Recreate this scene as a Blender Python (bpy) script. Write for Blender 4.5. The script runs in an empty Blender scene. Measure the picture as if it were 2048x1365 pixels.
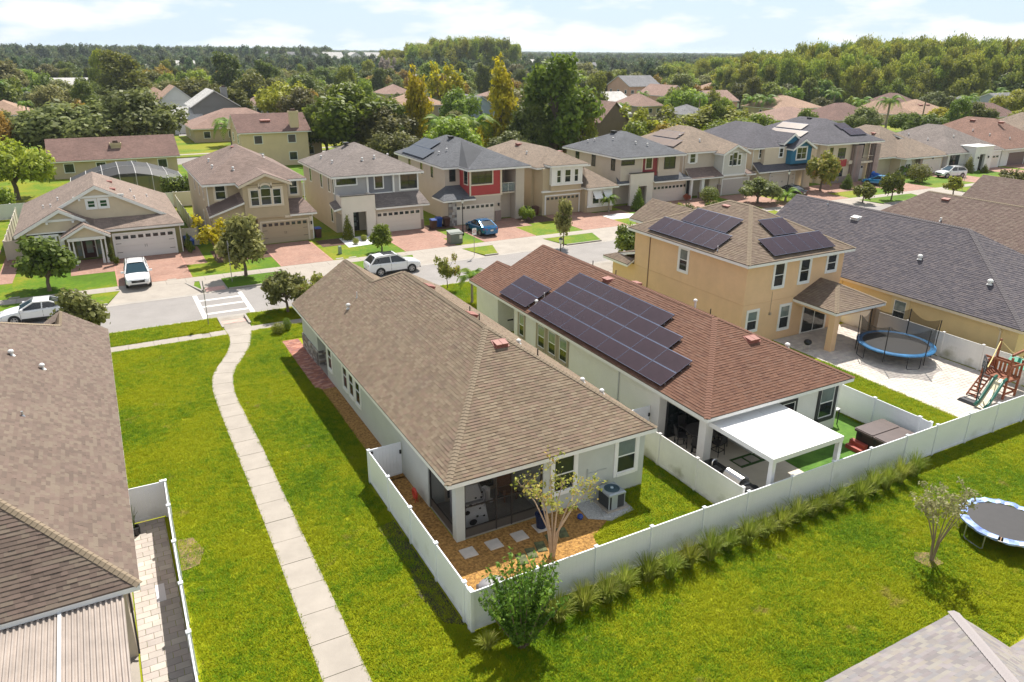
import bpy, math, random
import numpy as np
from mathutils import Vector, Matrix
# ------------------------------------------------------------------ scene, camera, sky, sun
sc = bpy.context.scene
COL = sc.collection
random.seed(11)
rng = np.random.default_rng(11)
F_PX, PITCH, ROLL, YAW, CAM_H = 1492.59, math.radians(21.1971), math.radians(0.46965), math.radians(28.8627), 18.0
CAM = Vector((0, 0, CAM_H))
_cy, _sy, _cp, _sp = math.cos(YAW), math.sin(YAW), math.cos(PITCH), math.sin(PITCH)
FW = Vector((_sy * _cp, _cy * _cp, -_sp))
_rt = Vector((_cy, -_sy, 0))
_up = _rt.cross(FW)
RT = _rt * math.cos(ROLL) + _up * math.sin(ROLL)
UP = -_rt * math.sin(ROLL) + _up * math.cos(ROLL)
cam_data = bpy.data.cameras.new('camera')
cam = bpy.data.objects.new('camera', cam_data)
COL.objects.link(cam)
cam_data.sensor_fit = 'HORIZONTAL'
cam_data.sensor_width = 36
cam_data.lens = 36 * F_PX / 2048
cam_data.clip_start = 0.5
cam_data.clip_end = 20000
_m = Matrix((RT, UP, -FW)).transposed().to_4x4()
_m.translation = CAM
cam.matrix_world = _m
sc.camera = cam
SUN = Vector((0.48, 0.55, 1.0)).normalized()
SUN_EL = math.asin(SUN.z)
SUN_AZ = math.atan2(SUN.x, SUN.y)
world = bpy.data.worlds.new('World')
sc.world = world
world.use_nodes = True
wn, wl = world.node_tree.nodes, world.node_tree.links
wn.clear()
w_out = wn.new('ShaderNodeOutputWorld')
w_bg = wn.new('ShaderNodeBackground')
w_bg.inputs['Strength'].default_value = 0.07
w_sky = wn.new('ShaderNodeTexSky')
w_sky.sky_type = 'NISHITA'
w_sky.sun_disc = False
w_sky.sun_elevation = SUN_EL
w_sky.sun_rotation = SUN_AZ
w_sky.altitude = 20
w_sky.air_density = 1.0
w_sky.dust_density = 0.6
w_sky.ozone_density = 1.4
w_tc = wn.new('ShaderNodeTexCoord')
w_map = wn.new('ShaderNodeMapping')
w_map.inputs['Scale'].default_value = (7.5, 7.5, 27)
w_map.inputs['Location'].default_value = (1.7, 0.4, 0.35)
w_noise = wn.new('ShaderNodeTexNoise')
w_noise.inputs['Scale'].default_value = 1.0
w_noise.inputs['Detail'].default_value = 7
w_noise.inputs['Roughness'].default_value = 0.52
w_ramp = wn.new('ShaderNodeValToRGB')
w_ramp.color_ramp.elements[0].position = 0.465
w_ramp.color_ramp.elements[0].color = (0, 0, 0, 1)
w_ramp.color_ramp.elements[1].position = 0.60
w_ramp.color_ramp.elements[1].color = (1, 1, 1, 1)
w_hz = wn.new('ShaderNodeMix')          # thin veil of high cloud: pales the blue everywhere
w_hz.data_type = 'RGBA'
w_hz.inputs['B'].default_value = (6.9, 8.5, 9.9, 1)
w_sep = wn.new('ShaderNodeSeparateXYZ')
w_el = wn.new('ShaderNodeMapRange')       # the veil thins out upwards, as haze does
w_el.inputs['From Max'].default_value = 0.5
w_el.inputs['To Min'].default_value = 0.9
w_el.inputs['To Max'].default_value = 0.12
wl.new(w_tc.outputs['Generated'], w_sep.inputs[0])
wl.new(w_sep.outputs['Z'], w_el.inputs['Value'])
wl.new(w_el.outputs['Result'], w_hz.inputs['Factor'])
w_mix = wn.new('ShaderNodeMix')
w_mix.data_type = 'RGBA'
w_mix.inputs['B'].default_value = (10.2, 10.3, 10.4, 1)
wl.new(w_tc.outputs['Generated'], w_map.inputs['Vector'])
wl.new(w_map.outputs['Vector'], w_noise.inputs['Vector'])
wl.new(w_noise.outputs['Fac'], w_ramp.inputs['Fac'])
wl.new(w_sky.outputs['Color'], w_hz.inputs['A'])
wl.new(w_hz.outputs['Result'], w_mix.inputs['A'])
wl.new(w_ramp.outputs['Color'], w_mix.inputs['Factor'])
wl.new(w_mix.outputs['Result'], w_bg.inputs['Color'])
wl.new(w_bg.outputs['Background'], w_out.inputs['Surface'])
sun_data = bpy.data.lights.new('sun', 'SUN')
sun_data.energy = 5.0
sun_data.angle = math.radians(0.5)
sun_data.color = (1.0, 0.95, 0.87)
sun = bpy.data.objects.new('sun', sun_data)
COL.objects.link(sun)
sun.location = SUN * 80
sun.rotation_euler = (-SUN).to_track_quat('-Z', 'Y').to_euler()
sc.view_settings.view_transform = 'Standard'
sc.view_settings.look = 'None'
sc.view_settings.exposure = 0.62
sc.view_settings.gamma = 1
sc.view_settings.use_curve_mapping = False
sc.render.engine = 'CYCLES'
sc.cycles.max_bounces = 6
sc.cycles.diffuse_bounces = 3
sc.cycles.transparent_max_bounces = 12
sc.cycles.use_denoising = True
def ray(px, py):
 return RT * ((px - 1024) / F_PX) - UP * ((py - 682.5) / F_PX) + FW
def G(px, py, z=0.0):
 """the place on a level plane that lies in this direction from the viewpoint"""
 d = ray(px, py)
 return CAM + d * ((z - CAM_H) / d.z)
def project(p):
 q = Vector(p) - CAM
 z = q.dot(FW)
 return (1024 + F_PX * q.dot(RT) / z, 682.5 - F_PX * q.dot(UP) / z, z)
# ------------------------------------------------------------------ mesh builder
class MB:
 def __init__(s):
  s.v, s.f, s.uv = [], [], {}
 def face(s, pts, uv=None):
  i = len(s.v)
  s.v += [tuple(p) for p in pts]
  s.f.append(tuple(range(i, i + len(pts))))
  if uv:
   s.uv[len(s.f) - 1] = uv
  return s
 def hexa(s, p):   # 8 points: bottom 4 ccw, top 4 ccw
  i = len(s.v)
  s.v += [tuple(q) for q in p]
  for q in ((3, 2, 1, 0), (4, 5, 6, 7), (0, 1, 5, 4), (1, 2, 6, 5), (2, 3, 7, 6), (3, 0, 4, 7)):
   s.f.append(tuple(i + k for k in q))
  return s
 def box(s, x0, x1, y0, y1, z0, z1):
  return s.hexa(((x0, y0, z0), (x1, y0, z0), (x1, y1, z0), (x0, y1, z0),
        (x0, y0, z1), (x1, y0, z1), (x1, y1, z1), (x0, y1, z1)))
 def bevbox(s, x0, x1, y0, y1, z0, z1, b=.02):
  """box with chamfered top edges"""
  s.hexa(((x0, y0, z0), (x1, y0, z0), (x1, y1, z0), (x0, y1, z0),
    (x0, y0, z1 - b), (x1, y0, z1 - b), (x1, y1, z1 - b), (x0, y1, z1 - b)))
  s.f.pop(-5)
  i = len(s.v) - 4
  s.v += [(x0 + b, y0 + b, z1), (x1 - b, y0 + b, z1), (x1 - b, y1 - b, z1), (x0 + b, y1 - b, z1)]
  for k in range(4):
   n = (k + 1) % 4
   s.f.append((i + k, i + n, i + 4 + n, i + 4 + k))
  s.f.append((i + 4, i + 5, i + 6, i + 7))
  return s
 def obox(s, c, ax, ay, az, hx, hy, hz):
  c, ax, ay, az = Vector(c), Vector(ax) * hx, Vector(ay) * hy, Vector(az) * hz
  return s.hexa((c - ax - ay - az, c + ax - ay - az, c + ax + ay - az, c - ax + ay - az,
        c - ax - ay + az, c + ax - ay + az, c + ax + ay + az, c - ax + ay + az))
 def bar(s, a, b, w, h=None):
  """rectangular bar from a to b"""
  a, b = Vector(a), Vector(b)
  d = (b - a)
  L = d.length
  d.normalize()
  side = d.cross(Vector((0, 0, 1)))
  if side.length < 1e-3:
   side = Vector((1, 0, 0))
  side.normalize()
  return s.obox((a + b) / 2, d, side, side.cross(d), L / 2, w / 2, (h or w) / 2)
 def prism(s, pts, z0, z1):
  n, i = len(pts), len(s.v)
  s.v += [(p[0], p[1], z0) for p in pts] + [(p[0], p[1], z1) for p in pts]
  s.f.append(tuple(i + n + k for k in range(n)))
  s.f.append(tuple(i + n - 1 - k for k in range(n)))
  for k in range(n):
   m = (k + 1) % n
   s.f.append((i + k, i + m, i + n + m, i + n + k))
  return s
 def ext(s, pts, vec):
  n, i = len(pts), len(s.v)
  vec = Vector(vec)
  s.v += [tuple(p) for p in pts] + [tuple(Vector(p) + vec) for p in pts]
  s.f.append(tuple(i + n - 1 - k for k in range(n)))
  s.f.append(tuple(i + n + k for k in range(n)))
  for k in range(n):
   m = (k + 1) % n
   s.f.append((i + k, i + m, i + n + m, i + n + k))
  return s
 def tube(s, pts, r, n=7, cap=True):
  pts = [Vector(p) for p in pts]
  if not hasattr(r, '__len__'):
   r = [r] * len(pts)
  i = len(s.v)
  ref = None
  for k, p in enumerate(pts):
   d = (pts[min(k + 1, len(pts) - 1)] - pts[max(k - 1, 0)])
   d.normalize()
   if ref is None:
    ref = d.cross(Vector((0, 0, 1)))
    if ref.length < .05:
     ref = Vector((1, 0, 0))
   ref = (ref - d * ref.dot(d)).normalized()
   o = d.cross(ref)
   for j in range(n):
    a = 2 * math.pi * j / n
    s.v.append(tuple(p + (ref * math.cos(a) + o * math.sin(a)) * r[k]))
  for k in range(len(pts) - 1):
   for j in range(n):
    m = (j + 1) % n
    s.f.append((i + k * n + j, i + k * n + m, i + (k + 1) * n + m, i + (k + 1) * n + j))
  if cap:
   s.f.append(tuple(i + n - 1 - j for j in range(n)))
   s.f.append(tuple(i + (len(pts) - 1) * n + j for j in range(n)))
  return s
 def cyl(s, c, r, z0, z1, n=16, r2=None):
  return s.lathe([(0, z0), (r, z0), (r if r2 is None else r2, z1), (0, z1)], c, n)
 def lathe(s, prof, c=(0, 0), n=16, a0=0.0, a1=2 * math.pi):
  i = len(s.v)
  full = abs(a1 - a0 - 2 * math.pi) < 1e-6
  m = n if full else n + 1
  for (r, z) in prof:
   for j in range(m):
    a = a0 + (a1 - a0) * j / n
    s.v.append((c[0] + max(r, 1e-4) * math.cos(a), c[1] + max(r, 1e-4) * math.sin(a), z))
  for k in range(len(prof) - 1):
   for j in range(n):
    q = (j + 1) % m
    s.f.append((i + k * m + j, i + k * m + q, i + (k + 1) * m + q, i + (k + 1) * m + j))
  return s
 def ball(s, c, r, n=10, m=7, sq=(1, 1, 1)):
  i = len(s.v)
  for a in range(m + 1):
   t = math.pi * a / m
   for b in range(n):
    p = 2 * math.pi * b / n
    s.v.append((c[0] + r * sq[0] * math.sin(t) * math.cos(p), c[1] + r * sq[1] * math.sin(t) * math.sin(p), c[2] + r * sq[2] * math.cos(t)))
  for a in range(m):
   for b in range(n):
    q = (b + 1) % n
    s.f.append((i + a * n + b, i + (a + 1) * n + b, i + (a + 1) * n + q, i + a * n + q))
  return s
 def ring(s, c, r, t, n=40, k=6, sz=1.0):
  i = len(s.v)
  for a in range(n):
   p = 2 * math.pi * a / n
   for b in range(k):
    q = 2 * math.pi * b / k
    s.v.append((c[0] + (r + t * math.cos(q)) * math.cos(p), c[1] + (r + t * math.cos(q)) * math.sin(p), c[2] + t * sz * math.sin(q)))
  for a in range(n):
   for b in range(k):
    a2, b2 = (a + 1) % n, (b + 1) % k
    s.f.append((i + a * k + b, i + a2 * k + b, i + a2 * k + b2, i + a * k + b2))
  return s
 def mesh(s, name, org=(0, 0, 0), smooth=False):
  me = bpy.data.meshes.new(name)
  o = org
  me.from_pydata([(p[0] - o[0], p[1] - o[1], p[2] - o[2]) for p in s.v], [], s.f)
  if s.uv:
   lay = me.uv_layers.new(name='uv')
   for fi, uvs in s.uv.items():
    for li, q in zip(me.polygons[fi].loop_indices, uvs):
     lay.data[li].uv = q
  if smooth:
   me.polygons.foreach_set('use_smooth', [True] * len(me.polygons))
  me.update()
  return me
def np_mesh(name, verts, loops, totals, smooth=False):
 """mesh straight from arrays"""
 me = bpy.data.meshes.new(name)
 verts = np.asarray(verts, dtype=np.float32).reshape(-1, 3)
 loops = np.asarray(loops, dtype=np.int32).ravel()
 totals = np.asarray(totals, dtype=np.int32).ravel()
 me.vertices.add(len(verts))
 me.vertices.foreach_set('co', verts.ravel())
 me.loops.add(len(loops))
 me.loops.foreach_set('vertex_index', loops)
 me.polygons.add(len(totals))
 starts = np.zeros(len(totals), dtype=np.int32)
 starts[1:] = np.cumsum(totals)[:-1]
 me.polygons.foreach_set('loop_start', starts)
 me.polygons.foreach_set('loop_total', totals)
 me.update(calc_edges=True)
 me.validate()
 if not smooth:
  me.shade_flat()
 return me
ORG = {}
def tag(o, label=None, cat=None, group=None, kind=None):
 if label:
  o['label'] = label
 if cat:
  o['category'] = cat
 if group:
  o['group'] = group
 if kind:
  o['kind'] = kind
 return o
def thing(name, label, cat, loc=(0, 0, 0), group=None, rz=0.0):
 o = bpy.data.objects.new(name, None)
 COL.objects.link(o)
 o.empty_display_size = .3
 o.location = loc
 o.rotation_euler = (0, 0, rz)
 ORG[o] = tuple(loc) if rz == 0 else (0, 0, 0)
 return tag(o, label, cat, group)
def link(name, me, mat, parent=None, loc=None):
 o = bpy.data.objects.new(name, me)
 COL.objects.link(o)
 if mat is not None and len(me.materials) == 0:
  me.materials.append(mat)
 if parent is not None:
  o.parent = parent
  ORG[o] = ORG[parent]
 if loc is not None:
  o.location = loc
 return o
def part(parent, name, mb, mat, smooth=False, label=None):
 o = link(name, mb.mesh(name, ORG[parent], smooth), mat, parent)
 if label:
  o['label'] = label
 return o
def solo(name, label, cat, mb, mat, loc=(0, 0, 0), group=None, smooth=False):
 """a thing that is one mesh"""
 o = link(name, mb.mesh(name, loc, smooth), mat)
 o.location = loc
 ORG[o] = tuple(loc)
 return tag(o, label, cat, group)
def struct(name, mb, mat, parent=None, kind='structure', smooth=False):
 o = link(name, mb.mesh(name, (0, 0, 0) if parent is None else ORG[parent], smooth), mat, parent)
 if parent is None:
  ORG[o] = (0, 0, 0)
  o['kind'] = kind
 return o
KIDS = {}
def copy_tree(o, loc=None, rz=None, label=None, scale=None, group=None):
 def rec(a, par):
  c = a.copy()
  COL.objects.link(c)
  if par is not None:
   c.parent = par
  for k in a.children:
   rec(k, c)
  return c
 r = rec(o, None)
 if loc is not None:
  r.location = loc
 if rz is not None:
  r.rotation_euler = (0, 0, rz)
 if scale is not None:
  r.scale = scale if hasattr(scale, '__len__') else (scale,) * 3
 if label:
  r['label'] = label
 if group:
  r['group'] = group
 ORG[r] = (0, 0, 0)
 return r
# ------------------------------------------------------------------ materials
MATS = {}
def _new(name):
 m = bpy.data.materials.new(name)
 m.use_nodes = True
 nt = m.node_tree
 b = nt.nodes['Principled BSDF']
 return m, nt, b
def rgb(c, k=1.0):
 return (c[0] * k, c[1] * k, c[2] * k, 1)
def M(name, col, rough=.7, noise=None, bump=None, metal=0.0, spec=.4, col2=None, coat=0.0):
 """plain painted / plastered / metal surface; noise=(scale, amount) mottles, bump=(scale, distance)"""
 if name in MATS:
  return MATS[name]
 m, nt, b = _new(name)
 N, L = nt.nodes, nt.links
 b.inputs['Roughness'].default_value = rough
 b.inputs['Metallic'].default_value = metal
 b.inputs['Specular IOR Level'].default_value = spec
 b.inputs['Base Color'].default_value = rgb(col)
 b.inputs['Coat Weight'].default_value = coat
 tc = N.new('ShaderNodeTexCoord')
 if noise:
  n = N.new('ShaderNodeTexNoise')
  n.inputs['Scale'].default_value = noise[0]
  n.inputs['Detail'].default_value = 6
  n.inputs['Roughness'].default_value = .65
  L.new(tc.outputs['Object'], n.inputs['Vector'])
  r = N.new('ShaderNodeValToRGB')
  r.color_ramp.elements[0].position = .3
  r.color_ramp.elements[1].position = .7
  r.color_ramp.elements[0].color = rgb(col2 or col, 1 - noise[1])
  r.color_ramp.elements[1].color = rgb(col, 1 + noise[1])
  L.new(n.outputs['Fac'], r.inputs['Fac'])
  L.new(r.outputs['Color'], b.inputs['Base Color'])
 if bump:
  n2 = N.new('ShaderNodeTexNoise')
  n2.inputs['Scale'].default_value = bump[0]
  n2.inputs['Detail'].default_value = 4
  L.new(tc.outputs['Object'], n2.inputs['Vector'])
  bp = N.new('ShaderNodeBump')
  bp.inputs['Distance'].default_value = bump[1]
  bp.inputs['Strength'].default_value = 1
  L.new(n2.outputs['Fac'], bp.inputs['Height'])
  L.new(bp.outputs['Normal'], b.inputs['Normal'])
 MATS[name] = m
 return m
def ramp_stops(r, cols, interp='LINEAR'):
 cr = r.color_ramp
 cr.interpolation = interp
 while len(cr.elements) > 1:
  cr.elements.remove(cr.elements[-1])
 cr.elements[0].position = 0
 cr.elements[0].color = rgb(cols[0])
 for i, c in enumerate(cols[1:], 1):
  e = cr.elements.new(i / (len(cols) if interp == 'CONSTANT' else len(cols) - 1))
  e.color = rgb(c)
def pieces_mat(name, cols, rough=.85, mottle=.25, mscale=.6, grain=40, gd=.001, streak=None, pos_seed=0.0, spec=.3):
 """one colour per separate piece (shingle, paver, stone, leaf ...), mottled over the whole surface"""
 if name in MATS:
  return MATS[name]
 m, nt, b = _new(name)
 N, L = nt.nodes, nt.links
 b.inputs['Roughness'].default_value = rough
 b.inputs['Specular IOR Level'].default_value = spec
 geo = N.new('ShaderNodeNewGeometry')
 oi = N.new('ShaderNodeObjectInfo')
 add = N.new('ShaderNodeMath')
 add.operation = 'ADD'
 L.new(geo.outputs['Random Per Island'], add.inputs[0])
 L.new(oi.outputs['Random'], add.inputs[1])
 fr = N.new('ShaderNodeMath')
 fr.operation = 'FRACT'
 L.new(add.outputs[0], fr.inputs[0])
 r = N.new('ShaderNodeValToRGB')
 ramp_stops(r, cols, 'CONSTANT')
 L.new(fr.outputs[0], r.inputs['Fac'])
 n = N.new('ShaderNodeTexNoise')
 n.inputs['Scale'].default_value = mscale
 n.inputs['Detail'].default_value = 7
 n.inputs['Roughness'].default_value = .7
 L.new(geo.outputs['Position'], n.inputs['Vector'])
 mr = N.new('ShaderNodeMapRange')
 mr.inputs['From Min'].default_value = .3
 mr.inputs['From Max'].default_value = .7
 mr.inputs['To Min'].default_value = 1 - mottle
 mr.inputs['To Max'].default_value = 1 + mottle
 L.new(n.outputs['Fac'], mr.inputs['Value'])
 mul = N.new('ShaderNodeMix')
 mul.data_type = 'RGBA'
 mul.blend_type = 'MULTIPLY'
 mul.inputs['Factor'].default_value = 1
 L.new(r.outputs['Color'], mul.inputs['A'])
 L.new(mr.outputs['Result'], mul.inputs['B'])
 last = mul.outputs['Result']
 if streak:
  mp = N.new('ShaderNodeMapping')
  mp.inputs['Scale'].default_value = streak[0]
  n3 = N.new('ShaderNodeTexNoise')
  n3.inputs['Scale'].default_value = 1
  n3.inputs['Detail'].default_value = 5
  L.new(geo.outputs['Position'], mp.inputs['Vector'])
  L.new(mp.outputs['Vector'], n3.inputs['Vector'])
  r3 = N.new('ShaderNodeMapRange')
  r3.inputs['From Min'].default_value = .52
  r3.inputs['From Max'].default_value = .74
  r3.inputs['To Min'].default_value = 0
  r3.inputs['To Max'].default_value = streak[1]
  L.new(n3.outputs['Fac'], r3.inputs['Value'])
  mx = N.new('ShaderNodeMix')
  mx.data_type = 'RGBA'
  mx.inputs['B'].default_value = rgb(streak[2])
  L.new(r3.outputs['Result'], mx.inputs['Factor'])
  L.new(last, mx.inputs['A'])
  last = mx.outputs['Result']
 L.new(last, b.inputs['Base Color'])
 if gd:
  n2 = N.new('ShaderNodeTexNoise')
  n2.inputs['Scale'].default_value = grain
  L.new(geo.outputs['Position'], n2.inputs['Vector'])
  bp = N.new('ShaderNodeBump')
  bp.inputs['Distance'].default_value = gd
  L.new(n2.outputs['Fac'], bp.inputs['Height'])
  L.new(bp.outputs['Normal'], b.inputs['Normal'])
 MATS[name] = m
 return m
def brick_mat(name, cols, mortar, bw, bh, msize=.012, rough=.85, mottle=.2, use_uv=False, bump=.01, offset=.5, mscale=.5, dark=None):
 """pieces too far away to be told apart: laid in courses by a texture"""
 if name in MATS:
  return MATS[name]
 m, nt, b = _new(name)
 N, L = nt.nodes, nt.links
 b.inputs['Roughness'].default_value = rough
 b.inputs['Specular IOR Level'].default_value = .3
 tc = N.new('ShaderNodeTexCoord')
 out = tc.outputs['UV' if use_uv else 'Object']
 bt = N.new('ShaderNodeTexBrick')
 bt.offset = offset
 bt.inputs['Color1'].default_value = (0, 0, 0, 1)
 bt.inputs['Color2'].default_value = (1, 1, 1, 1)
 bt.inputs['Mortar'].default_value = (.5, .5, .5, 1)
 bt.inputs['Scale'].default_value = 1
 bt.inputs['Brick Width'].default_value = bw
 bt.inputs['Row Height'].default_value = bh
 bt.inputs['Mortar Size'].default_value = msize
 bt.inputs['Mortar Smooth'].default_value = .2
 L.new(out, bt.inputs['Vector'])
 r = N.new('ShaderNodeValToRGB')
 ramp_stops(r, cols)
 L.new(bt.outputs['Color'], r.inputs['Fac'])
 mx = N.new('ShaderNodeMix')
 mx.data_type = 'RGBA'
 mx.inputs['B'].default_value = rgb(mortar)
 L.new(bt.outputs['Fac'], mx.inputs['Factor'])
 L.new(r.outputs['Color'], mx.inputs['A'])
 n = N.new('ShaderNodeTexNoise')
 n.inputs['Scale'].default_value = mscale
 n.inputs['Detail'].default_value = 7
 n.inputs['Roughness'].default_value = .7
 L.new(tc.outputs['Object'], n.inputs['Vector'])
 mr = N.new('ShaderNodeMapRange')
 mr.inputs['From Min'].default_value = .3
 mr.inputs['From Max'].default_value = .7
 mr.inputs['To Min'].default_value = 1 - mottle
 mr.inputs['To Max'].default_value = 1 + mottle
 L.new(n.outputs['Fac'], mr.inputs['Value'])
 mul = N.new('ShaderNodeMix')
 mul.data_type = 'RGBA'
 mul.blend_type = 'MULTIPLY'
 mul.inputs['Factor'].default_value = 1
 L.new(mx.outputs['Result'], mul.inputs['A'])
 L.new(mr.outputs['Result'], mul.inputs['B'])
 L.new(mul.outputs['Result'], b.inputs['Base Color'])
 if bump:
  inv = N.new('ShaderNodeMath')
  inv.operation = 'SUBTRACT'
  inv.inputs[0].default_value = 1
  L.new(bt.outputs['Fac'], inv.inputs[1])
  bp = N.new('ShaderNodeBump')
  bp.inputs['Distance'].default_value = bump
  L.new(inv.outputs[0], bp.inputs['Height'])
  L.new(bp.outputs['Normal'], b.inputs['Normal'])
 MATS[name] = m
 return m
def leaf_mat(name, dark, light, var=.3, tip=None, trans=.45):
 """foliage: every leaf or leaf spray a tone of its own, each tree a little different"""
 if name in MATS:
  return MATS[name]
 m, nt, b = _new(name)
 N, L = nt.nodes, nt.links
 b.inputs['Roughness'].default_value = .55
 b.inputs['Specular IOR Level'].default_value = .25
 geo = N.new('ShaderNodeNewGeometry')
 oi = N.new('ShaderNodeObjectInfo')
 n = N.new('ShaderNodeTexNoise')
 n.inputs['Scale'].default_value = .8
 n.inputs['Detail'].default_value = 3
 L.new(geo.outputs['Position'], n.inputs['Vector'])
 a = N.new('ShaderNodeMath')
 a.operation = 'MULTIPLY_ADD'
 a.inputs[1].default_value = .6
 L.new(geo.outputs['Random Per Island'], a.inputs[0])
 mr = N.new('ShaderNodeMapRange')
 mr.inputs['From Min'].default_value = .3
 mr.inputs['From Max'].default_value = .7
 mr.inputs['To Min'].default_value = 0
 mr.inputs['To Max'].default_value = .4
 L.new(n.outputs['Fac'], mr.inputs['Value'])
 L.new(mr.outputs['Result'], a.inputs[2])
 r = N.new('ShaderNodeValToRGB')
 ramp_stops(r, [dark, [(x + y) / 2 for x, y in zip(dark, light)], light] + ([tip] if tip else []))
 L.new(a.outputs[0], r.inputs['Fac'])
 hs = N.new('ShaderNodeHueSaturation')
 v = N.new('ShaderNodeMapRange')
 v.inputs['To Min'].default_value = 1 - var
 v.inputs['To Max'].default_value = 1 + var
 L.new(oi.outputs['Random'], v.inputs['Value'])
 L.new(v.outputs['Result'], hs.inputs['Value'])
 hm = N.new('ShaderNodeMath')
 hm.operation = 'MULTIPLY'
 hm.inputs[1].default_value = 7.31
 L.new(oi.outputs['Random'], hm.inputs[0])
 hf = N.new('ShaderNodeMath')
 hf.operation = 'FRACT'
 L.new(hm.outputs[0], hf.inputs[0])
 h2 = N.new('ShaderNodeMapRange')
 h2.inputs['To Min'].default_value = .5 - .035 * var / .3
 h2.inputs['To Max'].default_value = .5 + .02 * var / .3
 L.new(hf.outputs[0], h2.inputs['Value'])
 L.new(h2.outputs['Result'], hs.inputs['Hue'])
 L.new(r.outputs['Color'], hs.inputs['Color'])
 L.new(hs.outputs['Color'], b.inputs['Base Color'])
 tr = N.new('ShaderNodeBsdfTranslucent')
 L.new(hs.outputs['Color'], tr.inputs['Color'])
 mix = N.new('ShaderNodeMixShader')
 mix.inputs['Fac'].default_value = trans
 L.new(b.outputs['BSDF'], mix.inputs[1])
 L.new(tr.outputs['BSDF'], mix.inputs[2])
 L.new(mix.outputs['Shader'], N['Material Output'].inputs['Surface'])
 MATS[name] = m
 return m
def grass_mat(name, green, lime, dry, dryness=.5, scale=.35, random_k=.25, bump=.03):
 if name in MATS:
  return MATS[name]
 m, nt, b = _new(name)
 N, L = nt.nodes, nt.links
 b.inputs['Roughness'].default_value = .8
 b.inputs['Specular IOR Level'].default_value = .15
 geo = N.new('ShaderNodeNewGeometry')
 oi = N.new('ShaderNodeObjectInfo')
 def noise(s, d, ro=.6):
  q = N.new('ShaderNodeTexNoise')
  q.inputs['Scale'].default_value = s
  q.inputs['Detail'].default_value = d
  q.inputs['Roughness'].default_value = ro
  L.new(geo.outputs['Position'], q.inputs['Vector'])
  return q
 n1 = noise(scale, 6, .62)
 n2 = noise(3.2, 6, .7)
 n3 = noise(scale * 1.9 + .11, 7, .72)
 mrk = N.new('ShaderNodeMath')
 mrk.operation = 'MULTIPLY_ADD'
 mrk.inputs[1].default_value = .5
 L.new(n2.outputs['Fac'], mrk.inputs[0])
 L.new(n1.outputs['Fac'], mrk.inputs[2])
 ad = N.new('ShaderNodeMath')
 ad.operation = 'MULTIPLY_ADD'
 ad.inputs[1].default_value = random_k
 L.new(oi.outputs['Random'], ad.inputs[0])
 L.new(mrk.outputs[0], ad.inputs[2])
 mr = N.new('ShaderNodeMapRange')
 mr.inputs['From Min'].default_value = .60
 mr.inputs['From Max'].default_value = .94
 L.new(ad.outputs[0], mr.inputs['Value'])
 r = N.new('ShaderNodeValToRGB')
 ramp_stops(r, [[c * .66 for c in green], green, lime])
 L.new(mr.outputs['Result'], r.inputs['Fac'])
 md = N.new('ShaderNodeMapRange')
 md.inputs['From Min'].default_value = .60
 md.inputs['From Max'].default_value = .74
 md.inputs['To Max'].default_value = dryness
 L.new(n3.outputs['Fac'], md.inputs['Value'])
 mx = N.new('ShaderNodeMix')
 mx.data_type = 'RGBA'
 mx.inputs['B'].default_value = rgb(dry)
 L.new(md.outputs['Result'], mx.inputs['Factor'])
 L.new(r.outputs['Color'], mx.inputs['A'])
 L.new(mx.outputs['Result'], b.inputs['Base Color'])
 if bump:
  nb = noise(14, 5, .75)
  bp = N.new('ShaderNodeBump')
  bp.inputs['Distance'].default_value = bump
  L.new(nb.outputs['Fac'], bp.inputs['Height'])
  L.new(bp.outputs['Normal'], b.inputs['Normal'])
 else:
  up = N.new('ShaderNodeCombineXYZ')      # blades lean every way; on average they face up
  up.inputs[2].default_value = 1
  vm = N.new('ShaderNodeVectorMath')
  vm.operation = 'MULTIPLY_ADD'
  vm.inputs[1].default_value = (.45, .45, .45)
  L.new(geo.outputs['Normal'], vm.inputs[0])
  L.new(up.outputs[0], vm.inputs[2])
  L.new(vm.outputs[0], b.inputs['Normal'])
  tr = N.new('ShaderNodeBsdfTranslucent')
  L.new(mx.outputs['Result'], tr.inputs['Color'])
  mixs = N.new('ShaderNodeMixShader')
  mixs.inputs['Fac'].default_value = .25
  L.new(b.outputs['BSDF'], mixs.inputs[1])
  L.new(tr.outputs['BSDF'], mixs.inputs[2])
  L.new(mixs.outputs['Shader'], N['Material Output'].inputs['Surface'])
 MATS[name] = m
 return m
def net_mat(name, col, alpha):
 """fine woven screen or safety net: mostly holes"""
 if name in MATS:
  return MATS[name]
 m, nt, b = _new(name)
 N, L = nt.nodes, nt.links
 b.inputs['Base Color'].default_value = rgb(col)
 b.inputs['Roughness'].default_value = .6
 t = N.new('ShaderNodeBsdfTransparent')
 mix = N.new('ShaderNodeMixShader')
 mix.inputs['Fac'].default_value = alpha
 L.new(t.outputs['BSDF'], mix.inputs[1])
 L.new(b.outputs['BSDF'], mix.inputs[2])
 L.new(mix.outputs['Shader'], N['Material Output'].inputs['Surface'])
 MATS[name] = m
 return m
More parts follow.
